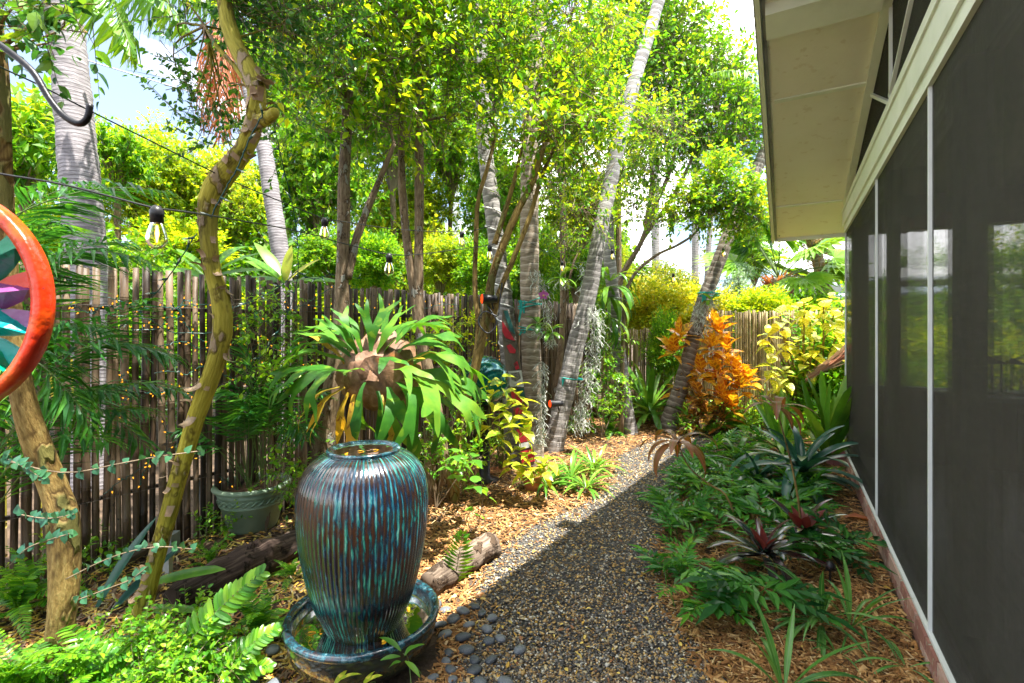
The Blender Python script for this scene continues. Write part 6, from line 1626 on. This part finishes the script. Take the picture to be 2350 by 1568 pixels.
# glossy lobed fern covering the right bed: too many to count
def lobed(seed, L=.26):
    r_ = np.random.RandomState(seed); g = Geo()
    g.add(tube(cat([(0,0,0),(.02,0,.10),(.05,0,.13)], 4), .0022, 3, caps=False))
    n = 6; B = []; D = []; Ls = []
    for i in range(n):
        s = i / (n - 1)
        for sg in (-1, 1):
            B.append((.05 + L*.75*s, 0, .13 + .03*s - .05*s*s)); D.append((.55 + .3*s, sg*(1 - .4*s), .12 + r_.normal(0,.1))); Ls.append(L*.55*(1 - .45*s)*r_.uniform(.85,1.1))
    B.append((.05 + L*.7, 0, .13)); D.append((1, 0, -.15)); Ls.append(L*.6)
    g.add(leaves(B, D, [(0,0,1)]*len(B), Ls, L*.15, .15, .25)); 
    V = np.concatenate(g.V); return V, g.F
cov_poly = [(1500,1160),(1560,1080),(1640,1040),(1720,1020),(1850,1060),(1890,1120),(1880,1190),(1850,1240),(1790,1270),(1700,1280),(1640,1320),(1560,1290),(1510,1230)]
cov2 = [(1500,1320),(1600,1310),(1690,1330),(1700,1430),(1640,1440),(1540,1400)]
r_ = np.random.RandomState(61); gg = Geo(); cnt = 0
for poly, n, s0 in ((cov_poly, 300, 1.05), (cov2, 36, .9)):
    pg = A([tuple(G(u, v))[:2] for u, v in poly]); mats = [[], [], []]; got = 0
    while got < n:
        x = r_.uniform(pg[:,0].min(), pg[:,0].max()); y = r_.uniform(pg[:,1].min(), pg[:,1].max())
        if inpoly(A([x]), A([y]), pg)[0] and porch_w(x, y) > .1:
            a = r_.rand()*6.28; m = Matrix.Translation((x, y, .0)) @ Matrix.Rotation(a, 4, 'Z') @ Matrix.Rotation(r_.normal(-.15,.3), 4, 'Y') @ Matrix.Scale(s0*r_.uniform(.6,1.15), 4)
            mats[got % 3].append(A(m)); got += 1
    for k in range(3):
        V, Fs = lobed(70 + k); 
        if mats[k]: 
            for f in Fs: pass
            byk = {}
            for f in Fs: byk.setdefault(f.shape[1], []).append(f)
            gg.add(replicate((V, [np.concatenate(x) for x in byk.values()]), mats[k]))
part('fern_ground_cover', gg, M['fern_cover'] if 'fern_cover' in M else mat_leaf('lobed_fern_leaf', [(.018,.10,.02), (.04,.19,.025), (.08,.28,.03), (.20,.42,.03)], .25, .35), kind='stuff')
for i, (u, v, lab, s) in enumerate([(1740,1420,'lobed fern seedling with dark leaves under the black bromeliad',1.3),(1930,1290,'dark lobed fern by the garden spotlight stake',1.2),(1880,1310,'dark lobed fern right of the brown-centred bromeliad',1.3)]):
    t = thing('lobed_fern', lab, 'fern', G(u, v)); r2 = np.random.RandomState(i)
    for k in range(7):
        V, Fs = lobed(80 + k); byk = {}
        for f in Fs: byk.setdefault(f.shape[1], []).append(f)
        m = Geo().add((V, [np.concatenate(x) for x in byk.values()])).mesh('frond', M['palm_lf'])
        inst('frond', m, Matrix.Translation(G(u, v)) @ Matrix.Rotation(k*.9 + r2.rand(), 4, 'Z') @ Matrix.Rotation(r2.normal(-.1,.2), 4, 'Y') @ Matrix.Scale(s*r2.uniform(.7,1.1), 4), t)
# ground cover green among mulch at left and far
def herb(name, label, pts, n, L, Wd, mat, seed, h=.12, kind='stuff'):
    r2 = np.random.RandomState(seed); bl = [(G(u, v) + Vector((0,0,h*.6)), r) for u, v, r in pts]
    gl, gt, p, idx = twigs(bl, n, h, 8, L, Wd, up=.8, rs=r2, zs=.35)
    V = gl[0]; V[:, 2] = np.maximum(V[:, 2], .01)
    return tag(part(name, Geo().add(gl).add(gt, 1), [mat, M['stem_green']], kind=kind), label)
herb('ground_cover', 'low mixed greenery below the far fence and croton', [(1480,960,.35),(1600,1000,.3),(1700,975,.4),(1800,975,.5),(1900,1010,.4),(1400,955,.4),(1330,1000,.25),(1560,955,.4),(1650,960,.35),(1750,985,.3)], 640, .075, .03, M['lf_brite'], 91, .22)
herb('ground_cover', 'low leafy weeds along the foot of the bamboo fence', [(150,1330,.3),(520,1230,.2),(690,1160,.2),(900,1100,.3),(1130,1030,.3),(1040,1060,.25),(1200,1010,.3),(700,1290,.12),(470,1300,.12)], 330, .05, .026, M['lf_brite'], 92, .16)
def vine(label, pts, n, L, Wd, mat, seed, cat_='vine', name='climbing_vine', Lt=.22, fine=3):
    r2 = np.random.RandomState(seed); bl = [(P(u, v, Y), r/FD*Y) for u, v, Y, r in pts]
    t = thing(name, label, cat_, (bl[0][0].x, bl[0][0].y, 0))
    gl, gt, p, idx = twigs(bl, n, Lt, 9, L, Wd, up=.2, rs=r2, fine=fine)
    part('foliage', gl, mat, t, kind='stuff'); part('twigs', gt, M['twig'], t, kind='stuff')
    q = Vector((bl[0][0].x, bl[0][0].y, 0))
    for c, r in bl: part('stem', tube(cat([q, q.lerp(c, .5) + Vector((.04, .02, .05)), c], 8), [.007, .003], 4), M['twig'], t)
vine('loose leafy vine climbing the bamboo fence right of the crooked trunk', [(600,760,3.95),(560,720,3.9),(640,700,4.05),(690,750,4.2),(620,840,3.9),(570,660,3.9)][::1] and [(610,850,3.9,45),(600,760,3.95,45),(560,700,3.9,28),(650,700,4.1,35),(690,770,4.2,30),(660,840,4.0,35)], 120, .05, .028, M['lf_brite'], 201)
vine('low leafy plant in the shade between the sage pot and the big ribbed urn', [(680,1130,3.6,30),(660,1080,3.7,26),(700,1060,3.7,22),(690,1000,3.8,22)], 60, .045, .028, M['lf_brite'], 202, 'plant', 'leafy_plant')
vine('tangle of shaded leaves under the staghorn fern right side', [(1000,1020,4.4,45),(1060,960,4.6,40),(1080,1050,4.4,35),(960,1060,4.3,35),(1030,900,4.8,35)], 130, .055, .03, M['lf_brite'], 203, 'plant', 'leafy_plant')
vine('yellowish leafy shrub rising behind the staghorn fern and forked tree', [(1010,800,5.2,45),(1060,760,5.4,35),(960,760,5.0,35),(1070,840,5.2,30)], 90, .06, .034, M['lf_bg'], 204, 'shrub', 'leafy_plant')
vine('leafy shrub in the shade between the leaning palm and the thin dark palm', [(1380,860,7.2,50),(1360,930,7.0,40),(1420,900,7.4,40),(1390,790,7.4,35)], 130, .07, .035, M['lf_brite'], 205, 'shrub', 'leafy_plant')
herb('ground_cover', 'greenery growing behind the bamboo fence', [(700,1100,.01)], 10, .05, .02, M['lf_bgg'], 93, .1)
# glossy small-leaved shrub in the foreground
fs_ = thing('glossy_shrub', 'glossy small-leaved shrub lit bright green around the feet of the left trunks', 'shrub', G(360, 1640))
bl = [(P(u, v, Y), r/FD*Y) for u, v, Y, r in [(330,1470,2.15,40),(420,1520,2.1,50),(250,1540,2.1,45),(480,1480,2.2,35),(380,1580,2.0,60),(290,1450,2.3,30),(520,1550,2.1,35),(220,1480,2.3,30),(440,1430,2.35,28),(160,1560,2.1,40)]]
gl, gt, p, idx = twigs(bl, 330, .14, 12, .030, .019, up=.5, rs=np.random.RandomState(95), fine=4)
part('foliage', gl, M['lf_brite'], fs_, kind='stuff'); part('twigs', gt, M['twig'], fs_, kind='stuff')
sp = thing('round_leaf_sprays', 'thin arching sprays with round blue-green leaves crossing in front of the left trunks', 'plant', G(150, 1620))
r_ = np.random.RandomState(97)
for pts in ([(20,1060,2.0),(150,1085,1.95),(270,1065,1.95),(350,1050,1.95),(460,1035,2.0)],[(150,1330,2.0),(230,1290,2.0),(300,1265,2.0),(370,1255,2.05),(440,1260,2.1)],[(170,1380,2.0),(250,1350,2.0),(300,1330,2.0),(340,1300,2.0)],[(20,1300,2.0),(60,1260,1.9),(110,1240,1.9),(160,1225,1.9)],[(40,1180,2.0),(110,1190,1.95),(170,1180,1.95)],[(10,1050,1.9),(60,1075,1.9),(100,1100,1.9)]):
    c = cat([P(*q) for q in pts], 14)
    part('stem', tube(c, .0022, 4), M['twig'], sp)
    B = []; D = []
    for k in range(0, 14):
        for sg in ((-1, 1) if r_.rand() < .45 else ((1,) if r_.rand() < .7 else ())): B.append(c[k]); D.append((r_.normal(0,.5)+.3, r_.normal(0,.4), sg*.8 + r_.normal(0,.2)))
    part('leaves', leaves_fine(B, D, [(0,-1,.4)]*len(B), r_.uniform(.018,.040,len(B)), .030, 'heart', 6, .3), mat_leaf('round_blue_leaf', [(.02,.10,.06), (.04,.16,.08), (.08,.24,.06)], .35, .3) if 'rb' not in M else M['rb'], sp, kind='stuff')
# two bright leaves over the bowl rim
t = whorl_shrub('young_fern', 'bright lance-leaved seedling in front of the bowl rim', (P(935,1590,2.05).x, 2.05, 0), [P(925,1500,2.05)], [lm(.10,.026,.7,'lance',M['heart'],6,.25,0,i) for i in range(2)], 7, M['stem_green'], 99, el=(-.3,.9), spread=.04, r_st=.003)
t = whorl_shrub('young_fern', 'yellow-green seedling cut by the bottom edge below the bowl', (P(800,1640,2.0).x, 2.0, 0), [P(760,1575,1.98), P(830,1580,1.98)], [lm(.11,.03,.7,'lance',M['varie'],6,.25,0,i) for i in range(2)], 6, M['stem_green'], 100, el=(-.2,.9), spread=.04, r_st=.003)

# ---------------------------------------------------------------- terracotta pot, glazed ball, totem, lamps, ties
q = G(1222, 1125); t = thing('terracotta_pot', 'small orange terracotta pot under the low variegated plant', 'pot', q)
part('body', lathe([(.001,0),(.075,0),(.10,.14),(.095,.14),(.09,.12)], 28, q), M['terra'], t, smooth=True)
part('rim', lathe([(.097,.139),(.112,.139),(.114,.172),(.100,.174),(.094,.15)], 28, q), M['terra'], t, smooth=True)
part('soil', lathe([(.001,.142),(.093,.141)], 18, q), M['potsoil'], t)
q = G(1145, 1082); V = lathe([(.001,0),(.11,0),(.13,.012),(.125,.018),(.10,.01),(.001,.008)], 30, q)
tag(part('pot_saucer', V, M['terra'], smooth=True, origin=q), 'orange-red saucer lying on the mulch left of the terracotta pot', 'saucer')
c = P(1112, 874, 5.2); rb_ = 58/FD*5.2; t = thing('gazing_ball', 'large teal glazed ball behind the variegated shrub', 'garden ball', (c.x, c.y, 0))
a = np.linspace(-PI/2, PI/2, 28)
part('globe', lathe(np.stack([np.maximum(.001, rb_*np.cos(a)), rb_*np.sin(a)], -1), 44, c), M['ball'], t, smooth=True)
part('stand', lathe([(.14,0),(.15,.03),(.06,.06),(.05,c.z-rb_-.05),(.12,c.z-rb_+.03)], 20, (c.x, c.y, 0)), M['iron'], t, smooth=True)
# carved totem board leaning on the rope-lit palm
ta_, tb_ = P(1158, 712, 5.75), P(1212, 1035, 5.6); tb_.z = 0.05
tt = thing('carved_totem', 'carved wooden totem board with red, green and white painted face leaning by the centre palm', 'totem', tb_)
dv_ = (tb_ - ta_); Lt_ = dv_.length; dv_.normalize(); sx_ = Vector((1, .15, 0)); sx_ = (sx_ - dv_ * sx_.dot(dv_)).normalized(); nn_ = dv_.cross(sx_).normalized()
if nn_.y > 0: nn_ = -nn_
def tq(s, x, d): return ta_ + dv_ * s * Lt_ + sx_ * x + nn_ * d
def tplate(poly, d0, d1):
    n = len(poly); V = [tq(s, x, d0) for s, x in poly] + [tq(s, x, d1) for s, x in poly]
    return (V, [[tuple(range(n))[::-1]], [tuple(n + i for i in range(n))], [(i, (i+1) % n, n + (i+1) % n, n + i) for i in range(n)]])
w = .085
part('board', tplate([(0,-.03),(0,.03),(.12,w*.9),(.3,w),(1,w),(1,-w),(.3,-w),(.12,-w*.8)], 0, .04), M['tk_wood'], tt)
for nm, mt_, poly in [('crest','tk_green',[(.01,-.02),(.01,.025),(.16,.06),(.24,.075),(.20,.02)]),('brow','tk_red',[(.10,-.055),(.24,.03),(.30,.06),(.26,-.04),(.20,-.07)]),
                      ('brow','tk_wood',[(.27,-.07),(.29,.0),(.36,.075),(.33,.075),(.30,.0)]),('eye','tk_red',[(.33,-.05),(.32,.0),(.38,.05),(.41,.04),(.40,-.02)]),
                      ('nose','tk_wood',[(.43,-.03),(.42,.03),(.52,.05),(.54,-.02)]),('nostril','tk_red',[(.50,.0),(.48,.05),(.55,.06),(.56,.02)]),
                      ('lip','tk_white',[(.56,-.075),(.57,.08),(.72,.08),(.70,-.075)]),('mouth','tk_wood',[(.58,-.05),(.58,.05),(.64,.06),(.665,.0),(.64,-.05)]),
                      ('cheek','tk_green',[(.73,-.01),(.73,.075),(.82,.075),(.80,.02)]),('band','tk_red',[(.72,-.075),(.74,-.02),(.82,.03),(.86,.075),(.86,-.075)]),
                      ('band','tk_red',[(.90,-.075),(.89,.075),(.95,.075),(.96,-.075)]),('band','tk_white',[(.965,-.07),(.96,.07),(.99,.07),(.99,-.07)])]:
    part(nm, tplate([(s_*.70, x_) for s_, x_ in poly], .041, .054), M[mt_], tt)
for nm, mt_, s0_, s1_ in (('band','tk_green',.71,.75),('band','tk_red',.76,.84),('band','tk_white',.85,.88),('band','tk_red',.90,.97)):
    part(nm, tplate([(s0_,-.075),(s0_-.005,.075),(s1_,.078),(s1_+.005,-.072)], .041, .053), M[mt_], tt)
def spot(label, u, v, Y, du, r=.05, L=.16, dz=-.01):
    c = P(u, v, Y); d = Vector((1, .25, dz)).normalized() * L; t = thing('spot_light', label, 'lamp', c + d)
    part('housing', tube(cat([c + d*.02, c + d*.3, c + d], 8), [r*1.0, r*.86, r*.7], 18, True), M['black_plastic'], t, smooth=True)
    part('lens', tube([c - d*.03, c + d*.015], [r*.82, r*.9], 18, True), M['red_lens'], t)
    part('bracket', tube([c + d*.6, c + d*.6 + Vector((.02, .02, -.09))], .009, 6), M['black_plastic'], t)
    return t
spot('red glowing spot light strapped to the forked tree beside the totem', 1106, 686, 4.5, 0, .048, .14)
spot('orange glowing spot light at the foot of the moss-hung leaning palm', 1262, 927, 6.3, 0, .050, .17)
q = G(1905, 1345); tt2 = thing('path_light', 'tiny black stake light in the mulch near the brick footing', 'lamp', q)
part('stake', tube([q, q + Vector((0,0,.10))], .006, 6), M['black_plastic'], tt2); part('head', lathe([(.001,.10),(.026,.10),(.03,.13),(.015,.15),(.001,.152)], 14, q), M['black_plastic'], tt2, smooth=True)
cr = G(1090,1000)
cc = cat([P(1118,700,4.52),P(1140,740,4.45),P(1120,765,4.42),P(1098,740,4.45),P(1112,715,4.45),P(1142,725,4.43),P(1146,700,4.5),P(1152,650,4.55)], 40)
tag(part('cable_coil', tube(cc, .007, 6), M['black_plastic'], smooth=True, origin=cc[0]), 'black cable coiled round the forked tree below the red lamp', 'cable')
def ribbon_tie(label, u, v, Y, r, strands, seed, drop=.2):
    c = P(u, v, Y); t = thing('cloth_tie', label, 'tie', c); r2 = np.random.RandomState(seed)
    for i in range(strands):
        a = np.linspace(0, 2*PI, 26); tl = r2.normal(0,.25); h = r2.normal(0,.03)
        part('band', tube(np.stack([c.x + r*np.cos(a), c.y + r*np.sin(a), c.z + h + tl*r*np.cos(a)], -1), .008, 4), M['teal'], t)
    for i in range(2):
        p = c + Vector((-r*.85 + i*.05, -r*.6 - .012, 0)); Vv = []; n = 6
        for k in range(n+1):
            s = k/n; w2 = .020*(1 - .5*s); o = Vector((.012*math.sin(s*5+i), -.004*s, -drop*s*(1 - .4*i)))
            Vv += [p + o + Vector((-w2,0,0)), p + o + Vector((w2,-.004,0))]
        part('loose_end', (Vv, [[(2*k, 2*k+1, 2*k+3, 2*k+2) for k in range(n)]]), M['teal'], t)
ribbon_tie('teal cloth tie round the centre palm below the purple orchid', 1216, 690, 5.9, .137, 3, 1, .26)
ribbon_tie('thin teal tie round the lower part of the moss-hung leaning palm', 1312, 868, 6.5, .150, 1, 2, .30)
ribbon_tie('teal cloth tie round the steeply leaning palm above its moss tuft', 1626, 672, 8.0, .165, 4, 3, .22)
ribbon_tie('teal tie and orange netting round the centre palm at orchid height', 1217, 760, 5.9, .140, 2, 4, .05)

# ---------------------------------------------------------------- festoon lights
def bulb(t, p, s=1.0, tilt=0.0):
    """glass with its socket and filament, below the point p"""
    x, y, z = p; k = s
    b = part('bulb', lathe([(.0175*k,-.0455*k),(.020*k,-.052*k),(.027*k,-.075*k),(.0305*k,-.092*k),(.029*k,-.108*k),(.022*k,-.120*k),(.010*k,-.1265*k),(.001*k,-.128*k)], 24, (x, y, z)), M['bulb_glass'], t, smooth=True)
    part('socket', lathe([(.001,.010*k),(.010*k,.012*k),(.016*k,.004*k),(.0205*k,-.004*k),(.0205*k,-.022*k),(.019*k,-.024*k),(.0195*k,-.044*k),(.001,-.045*k)], 20, (x, y, z)), M['black_plastic'], b, smooth=True)
    part('filament', tube([(x,y,z-.052*k),(x+.001,y,z-.078*k),(x,y,z-.108*k)], [.003*k,.006*k,.002*k], 6), M['filament'], b)
st = thing('festoon_lights', 'black festoon cable with large clear glowing bulbs strung across the garden', 'string lights', P(0,399,1.45))
cabs = [
  [(-60,380,1.4),(0,399,1.42),(150,425,1.46),(343,475,1.5),(390,482,1.55),(451,490,1.8),(560,508,2.2),(650,524,2.5),(745,545,2.8),(758,551,2.85),(820,567,2.95),(893,584,3.05),(960,584,3.4),(1040,574,4.0),(1095,567,4.4),(1125,562,4.5)],
  [(-60,120,1.5),(0,154,1.6),(91,196,1.8),(217,260,2.0),(475,388,2.4),(525,413,2.6),(738,500,3.1),(777,507,3.3),(917,527,3.9),(1060,532,4.4),(1125,520,4.5)],
  [(1125,562,4.5),(1180,548,5.0),(1215,556,5.7),(1290,600,5.9),(1350,600,6.2),(1395,570,6.5),(1410,575,6.6),(1470,605,7.0),(1545,628,7.5),(1600,606,7.8),(1660,570,8.0),(1720,552,7.2),(1772,556,6.6)],
  [(1260,640,6.2),(1340,640,6.5),(1420,628,7),(1545,630,7.5)]]
for c in cabs:
    part('cable', tube(cat([P(*q) for q in c], 60), .0032, 5), M['black_plastic'], st, smooth=True)
for u, v, Y, s in ((360,481,1.5,.93),(745,504,3.1,1.0),(893,586,3.05,1.0),(1060,534,4.4,1.0),(1124,566,4.5,1.0),(1405,575,6.6,1.0),(1545,630,7.5,1.0),(1660,571,7.85,1.0),(1290,602,5.95,.9)):
    bulb(st, P(u, v, Y), s)

# fairy lights: dark green wire with small bulbs on the fence and round the peeling trunk
fy = thing('fairy_lights', 'tangled dark green fairy light wire with tiny amber bulbs pinned across the bamboo fence', 'string lights', F(420, 700))
r_ = np.random.RandomState(33)
strands = [[(250,690),(330,705),(420,700),(480,700)],[(240,720),(340,745),(420,762),(520,758),(600,735),(700,690),(760,660)],[(300,760),(380,735),(440,690)],[(640,700),(700,712),(780,700),(860,715)],
           [(340,795),(420,790),(470,800),(560,800)],[(360,850),(430,855),(470,840),(530,870),(620,880)],[(330,900),(400,895),(480,905)],[(370,950),(420,1010),(350,1060),(330,1100)],[(240,1120),(320,1085),(360,1045),(460,1040)],
           [(600,760),(640,800),(700,790),(760,800)],[(620,830),(690,850),(740,830)],[(500,1090),(560,1120),(620,1100),(720,1085)],[(540,740),(600,780),(560,830),(640,860)],[(1090,770),(1130,790),(1150,820),(1130,860)],
           [(880,700),(950,712),(1040,705),(1080,740)],[(150,700),(210,715),(270,700)],[(620,930),(700,960),(740,1010)],[(280,850),(300,900),(260,960)],[(400,700),(440,760),(500,800),(480,850)]]
amb = Geo().add(tube([(0,0,0),(0,0,.006),(0,0,.017)], [.0036,.0042,.0008], 6)).mesh('bulb', M['amber'])
nb_ = 0
for sd_ in strands:
    Wp = []
    c2 = cat([(u, v, 0) for u, v in sd_], 8)
    for u, v, _ in c2:
        q = F(u + r_.normal(0, 5), v + r_.normal(0, 5), .05 + r_.rand()*.05); Wp.append(q)
    c = cat(Wp, 50); c = c + r_.normal(0, .0035, c.shape)
    part('wire', tube(c, .0030, 4, caps=False), M['green_wire'], fy)
    for k in range(3, 50, 5):
        if nb_ > 285: break
        d = Vector((r_.normal(0,1), -abs(r_.normal(0,.5)), r_.normal(0,1))).normalized(); q = Vector(c[k])
        part('bulb_holder', tube([q, q + d*.020], [.0045,.0038], 5), M['green_wire'], fy)
        inst('bulb', amb, Matrix.Translation(q + d*.020) @ d.to_track_quat('Z','Y').to_matrix().to_4x4(), fy); nb_ += 1
print('amber', nb_)
for i in range(12):
    u, v = r_.uniform(150, 1080), r_.uniform(680, 1180)
    q = F(u, v, .06); inst('bulb', amb, Matrix.Translation(q) @ Matrix.Rotation(r_.rand()*3, 4, 'X'), fy)
mini = thing('fairy_lights', 'dark green wire with pale unlit bulbs wound on the peeling trunk and hanging beside it', 'string lights', P(590, 265, 2.4))
tip = Geo().add(tube([(0,0,0),(0,0,.010),(0,0,.026)], [.0045,.0048,.0012], 7)).mesh('bulb', M['clear_bulb_tip'], True)
def mini_strand(pts, n, seed):
    r2 = np.random.RandomState(seed); c = cat([P(*q) for q in pts], 40); c = c + r2.normal(0, .0015, c.shape)
    part('wire', tube(c, .0032, 5, caps=False), M['green_wire'], mini)
    for k in np.linspace(2, 38, n).astype(int):
        d = Vector((r2.normal(0,1), -abs(r2.normal(0,.6)), r2.normal(0,.6))).normalized(); q = Vector(c[k])
        part('bulb_holder', tube([q, q + d*.026], [.0062,.0055], 6), M['green_wire'], mini)
        inst('bulb', tip, Matrix.Translation(q + d*.026) @ d.to_track_quat('Z','Y').to_matrix().to_4x4(), mini)
mini_strand([(608,258,2.38),(590,285,2.38),(566,335,2.38),(545,385,2.38),(520,430,2.38),(492,480,2.38),(486,500,2.38)], 5, 1)
mini_strand([(452,535,2.5),(430,570,2.55),(395,625,2.7),(360,670,2.8),(335,700,2.9),(300,735,2.95),(240,765,3.0)], 9, 2)
mini_strand([(628,275,2.5),(640,340,3.0),(662,430,3.3),(680,520,3.5),(684,600,3.7),(680,650,3.8),(660,720,3.8),(620,790,3.8),(590,830,3.8)], 13, 3)
mini_strand([(684,620,3.75),(640,660,3.8),(580,690,3.7),(540,705,3.6),(500,720,3.3)], 6, 4)
mini_strand([(684,625,3.75),(720,640,4.0),(760,632,4.2),(830,640,4.4)], 7, 5)
q = F(587, 725, .1); t = thing('water_spigot_cap', 'small teal plastic adaptor hanging from the fairy light wire on the fence', 'adaptor', q)
part('body', lathe([(.001,.03),(.012,.03),(.014,.01),(.011,.008),(.014,.0),(.016,-.02),(.001,-.022)], 12, q), M['teal'], t, smooth=True)

# ---------------------------------------------------------------- painted wheel and its hook
c = P(-156, 694, .95); Rw = 269/FD*.95
wh = thing('garden_ornament', 'hanging painted wheel ornament with orange-red rim and green, orange, purple and teal folded spokes', 'ornament', c)
yaw = 0.0
ax_ = Vector((math.cos(yaw), math.sin(yaw), 0)); ay_ = Vector((-math.sin(yaw), math.cos(yaw), 0)) ; az_ = Vector((0, 0, 1))
k_ = 1.0
def wq(x, z, d): return c + ax_ * (x * k_) + az_ * z + ay_ * d
def wpoly(rows):
    return rows
nS = 96; V = []; rimp = [(Rw*.985,-.014),(Rw,-.006),(Rw,.012),(Rw*.985,.018),(Rw*.90,.018),(Rw*.885,.010),(Rw*.885,-.006),(Rw*.90,-.014)]
for i in range(nS):
    a = 2*PI*i/nS
    for r0, d0 in rimp: V.append(wq(r0*math.cos(a), r0*math.sin(a), d0))
m8 = len(rimp)
Fq = [(i*m8+j, i*m8+(j+1)%m8, ((i+1)%nS)*m8+(j+1)%m8, ((i+1)%nS)*m8+j) for i in range(nS) for j in range(m8)]
part('rim', (V, [Fq]), M['w_red'], wh, smooth=True)
cols = ['w_purple','w_orange','w_green','w_lilac','w_teal','w_red','w_green','w_purple','w_orange','w_teal','w_lilac','w_green']
# twelve folded star points: from a hub circle out to the rim, ridged along the middle
n12 = 15; hub = Rw * .34; tipR = Rw * .885
seq = {14: 'w_teal', 13: 'w_green', 12: 'w_lilac', 11: 'w_teal', 0: 'w_purple', 1: 'w_green', 2: 'w_orange', 3: 'w_lilac', 4: 'w_red', 5: 'w_teal', 6: 'w_purple', 7: 'w_orange', 8: 'w_green', 9: 'w_teal', 10: 'w_red'}
webc = {0: 'w_red', 14: 'w_purple', 13: 'w_teal', 12: 'w_green', 1: 'w_green'}
def petal(a, mat):
    hw = PI / n12 * .98
    inner = hub; V = []
    for s in (0, .35, .7, 1.0):
        r0 = inner + (tipR - inner) * s; half = math.sin(hw) * inner * (2.3 * (1 - s) + 1.9 * s * (1-s) + .05)
        for x, d in ((-half, .010), (0, -.030 * (1 - .55*s)), (half, .010), (0, .016)):
            V.append(wq(r0*math.cos(a) - x*math.sin(a), r0*math.sin(a) + x*math.cos(a), d))
    Fq = [(i*4+j, i*4+(j+1)%4, (i+1)*4+(j+1)%4, (i+1)*4+j) for i in range(3) for j in range(4)] + [(0,1,2,3), (12,15,14,13)]
    part('star_point', (V, [Fq]), M[mat], wh)
for i in range(n12):
    petal(2*PI*i/n12 + .117, seq[i])
    # webs between points, set back at the rim
    a0, a1 = 2*PI*i/n12 + .117, 2*PI*(i+1)/n12 + .117; V = []
    ia, ib = a0 + .02, a0 + PI/n12
    for (r0, a) in ((tipR*.985, ia), (tipR*.995, (ia+ib)/2), (tipR*.985, ib), (tipR*.74, ib + .01), (tipR*.60, ib-.04)):
        for d in (.004, .012): V.append(wq(r0*math.cos(a), r0*math.sin(a), d))
    n5 = 5
    Fs = [[tuple(2*j for j in range(n5))], [tuple(2*j+1 for j in range(n5))[::-1]], [(2*j, 2*j+1, (2*j+3) % 10, (2*j+2) % 10) for j in range(n5)]]
    part('web', (V, Fs), M[webc.get(i, seq[i])], wh)
part('hub', tube([wq(0,0,-.03), wq(0,0,.02)], Rw*.36, 28), M['w_orange'], wh)
part('cord', tube([wq(0,Rw,0), wq(0,Rw+.6,0)], .003, 5), M['black_plastic'], wh)
hk = cat([P(-120,60,1.0),P(-40,80,1.0),P(20,118,1.0),(P(75,165,1.0)),P(112,225,1.0),P(145,265,1.0),P(180,284,1.0),P(200,272,1.0),P(207,240,1.0)], 40)
hh = thing('hanging_hook', 'dark curved iron hook reaching in from the left edge in front of the pale palm', 'hook', hk[0])
part('arm', tube(hk, [.0066,.0066,.0066,.0064,.006], 12), M['iron'], hh, smooth=True)
part('post', tube([(hk[0][0]-.3, hk[0][1], 0), (hk[0][0]-.3, hk[0][1], hk[0][2]-.03), tuple(hk[0])], .009, 8), M['iron'], hh)

# dried fibres by the porch corner, pink block, small things
t = thing('dried_palm_boot', 'bundle of dried brown palm fibres leaning between the yellow shrub and the porch corner', 'dried frond', P(1945, 810, 6.6))
r_ = np.random.RandomState(66); a, b = P(1955,800,6.8), P(1850,872,6.8)
Aq = []; Bq = []
for i in range(130):
    o = Vector((r_.normal(0,.02), r_.normal(0,.03), r_.normal(0,.05))); o2 = Vector((r_.normal(0,.03), r_.normal(0,.03), r_.normal(0,.02)))
    s = r_.uniform(0,.3); Aq.append(a.lerp(b, s) + o); Bq.append(a.lerp(b, s + r_.uniform(.4,.8)) + o2)
part('fibres', sticks(Aq, Bq, .006, .003), M['straw'], t, kind='stuff')
part('frond_base', tube(cat([a + Vector((.1,0,.06)), a.lerp(b,.5), b], 8), [.06,.04,.015], 8, True, .2), M['dead'], t)
q = G(1830, 945); tag(part('cut_trunk', tube([q, q + Vector((.10,.05,.65))], [.055,.05], 10, True, .08), M['bark_tan'], smooth=True, origin=q), 'cut tan plant stump leaning among the ferns under the yellow shrub', 'stump')
q = W(4.10, .10, 0); tag(part('painted_block', box(q.x-.08, q.x+.06, q.y-.06, q.y+.06, 0, .2), M['pink'], origin=q), 'small pink painted block at the far end of the brick footing', 'block')
dl = leafgeo(.26, .10, .8, 'lance', 6, .5, .05); q = G(1940, 1195); m = place(q + Vector((0,0,.03)), (1, -.2, .1), (0,0,1))
tag(inst('dry_leaf', Geo().add(dl).mesh('dry_leaf', M['dead'], True), m, None), 'large curled dry brown leaf on the mulch below the blue bromeliad', 'leaf')
print('objects', len(bpy.data.objects))
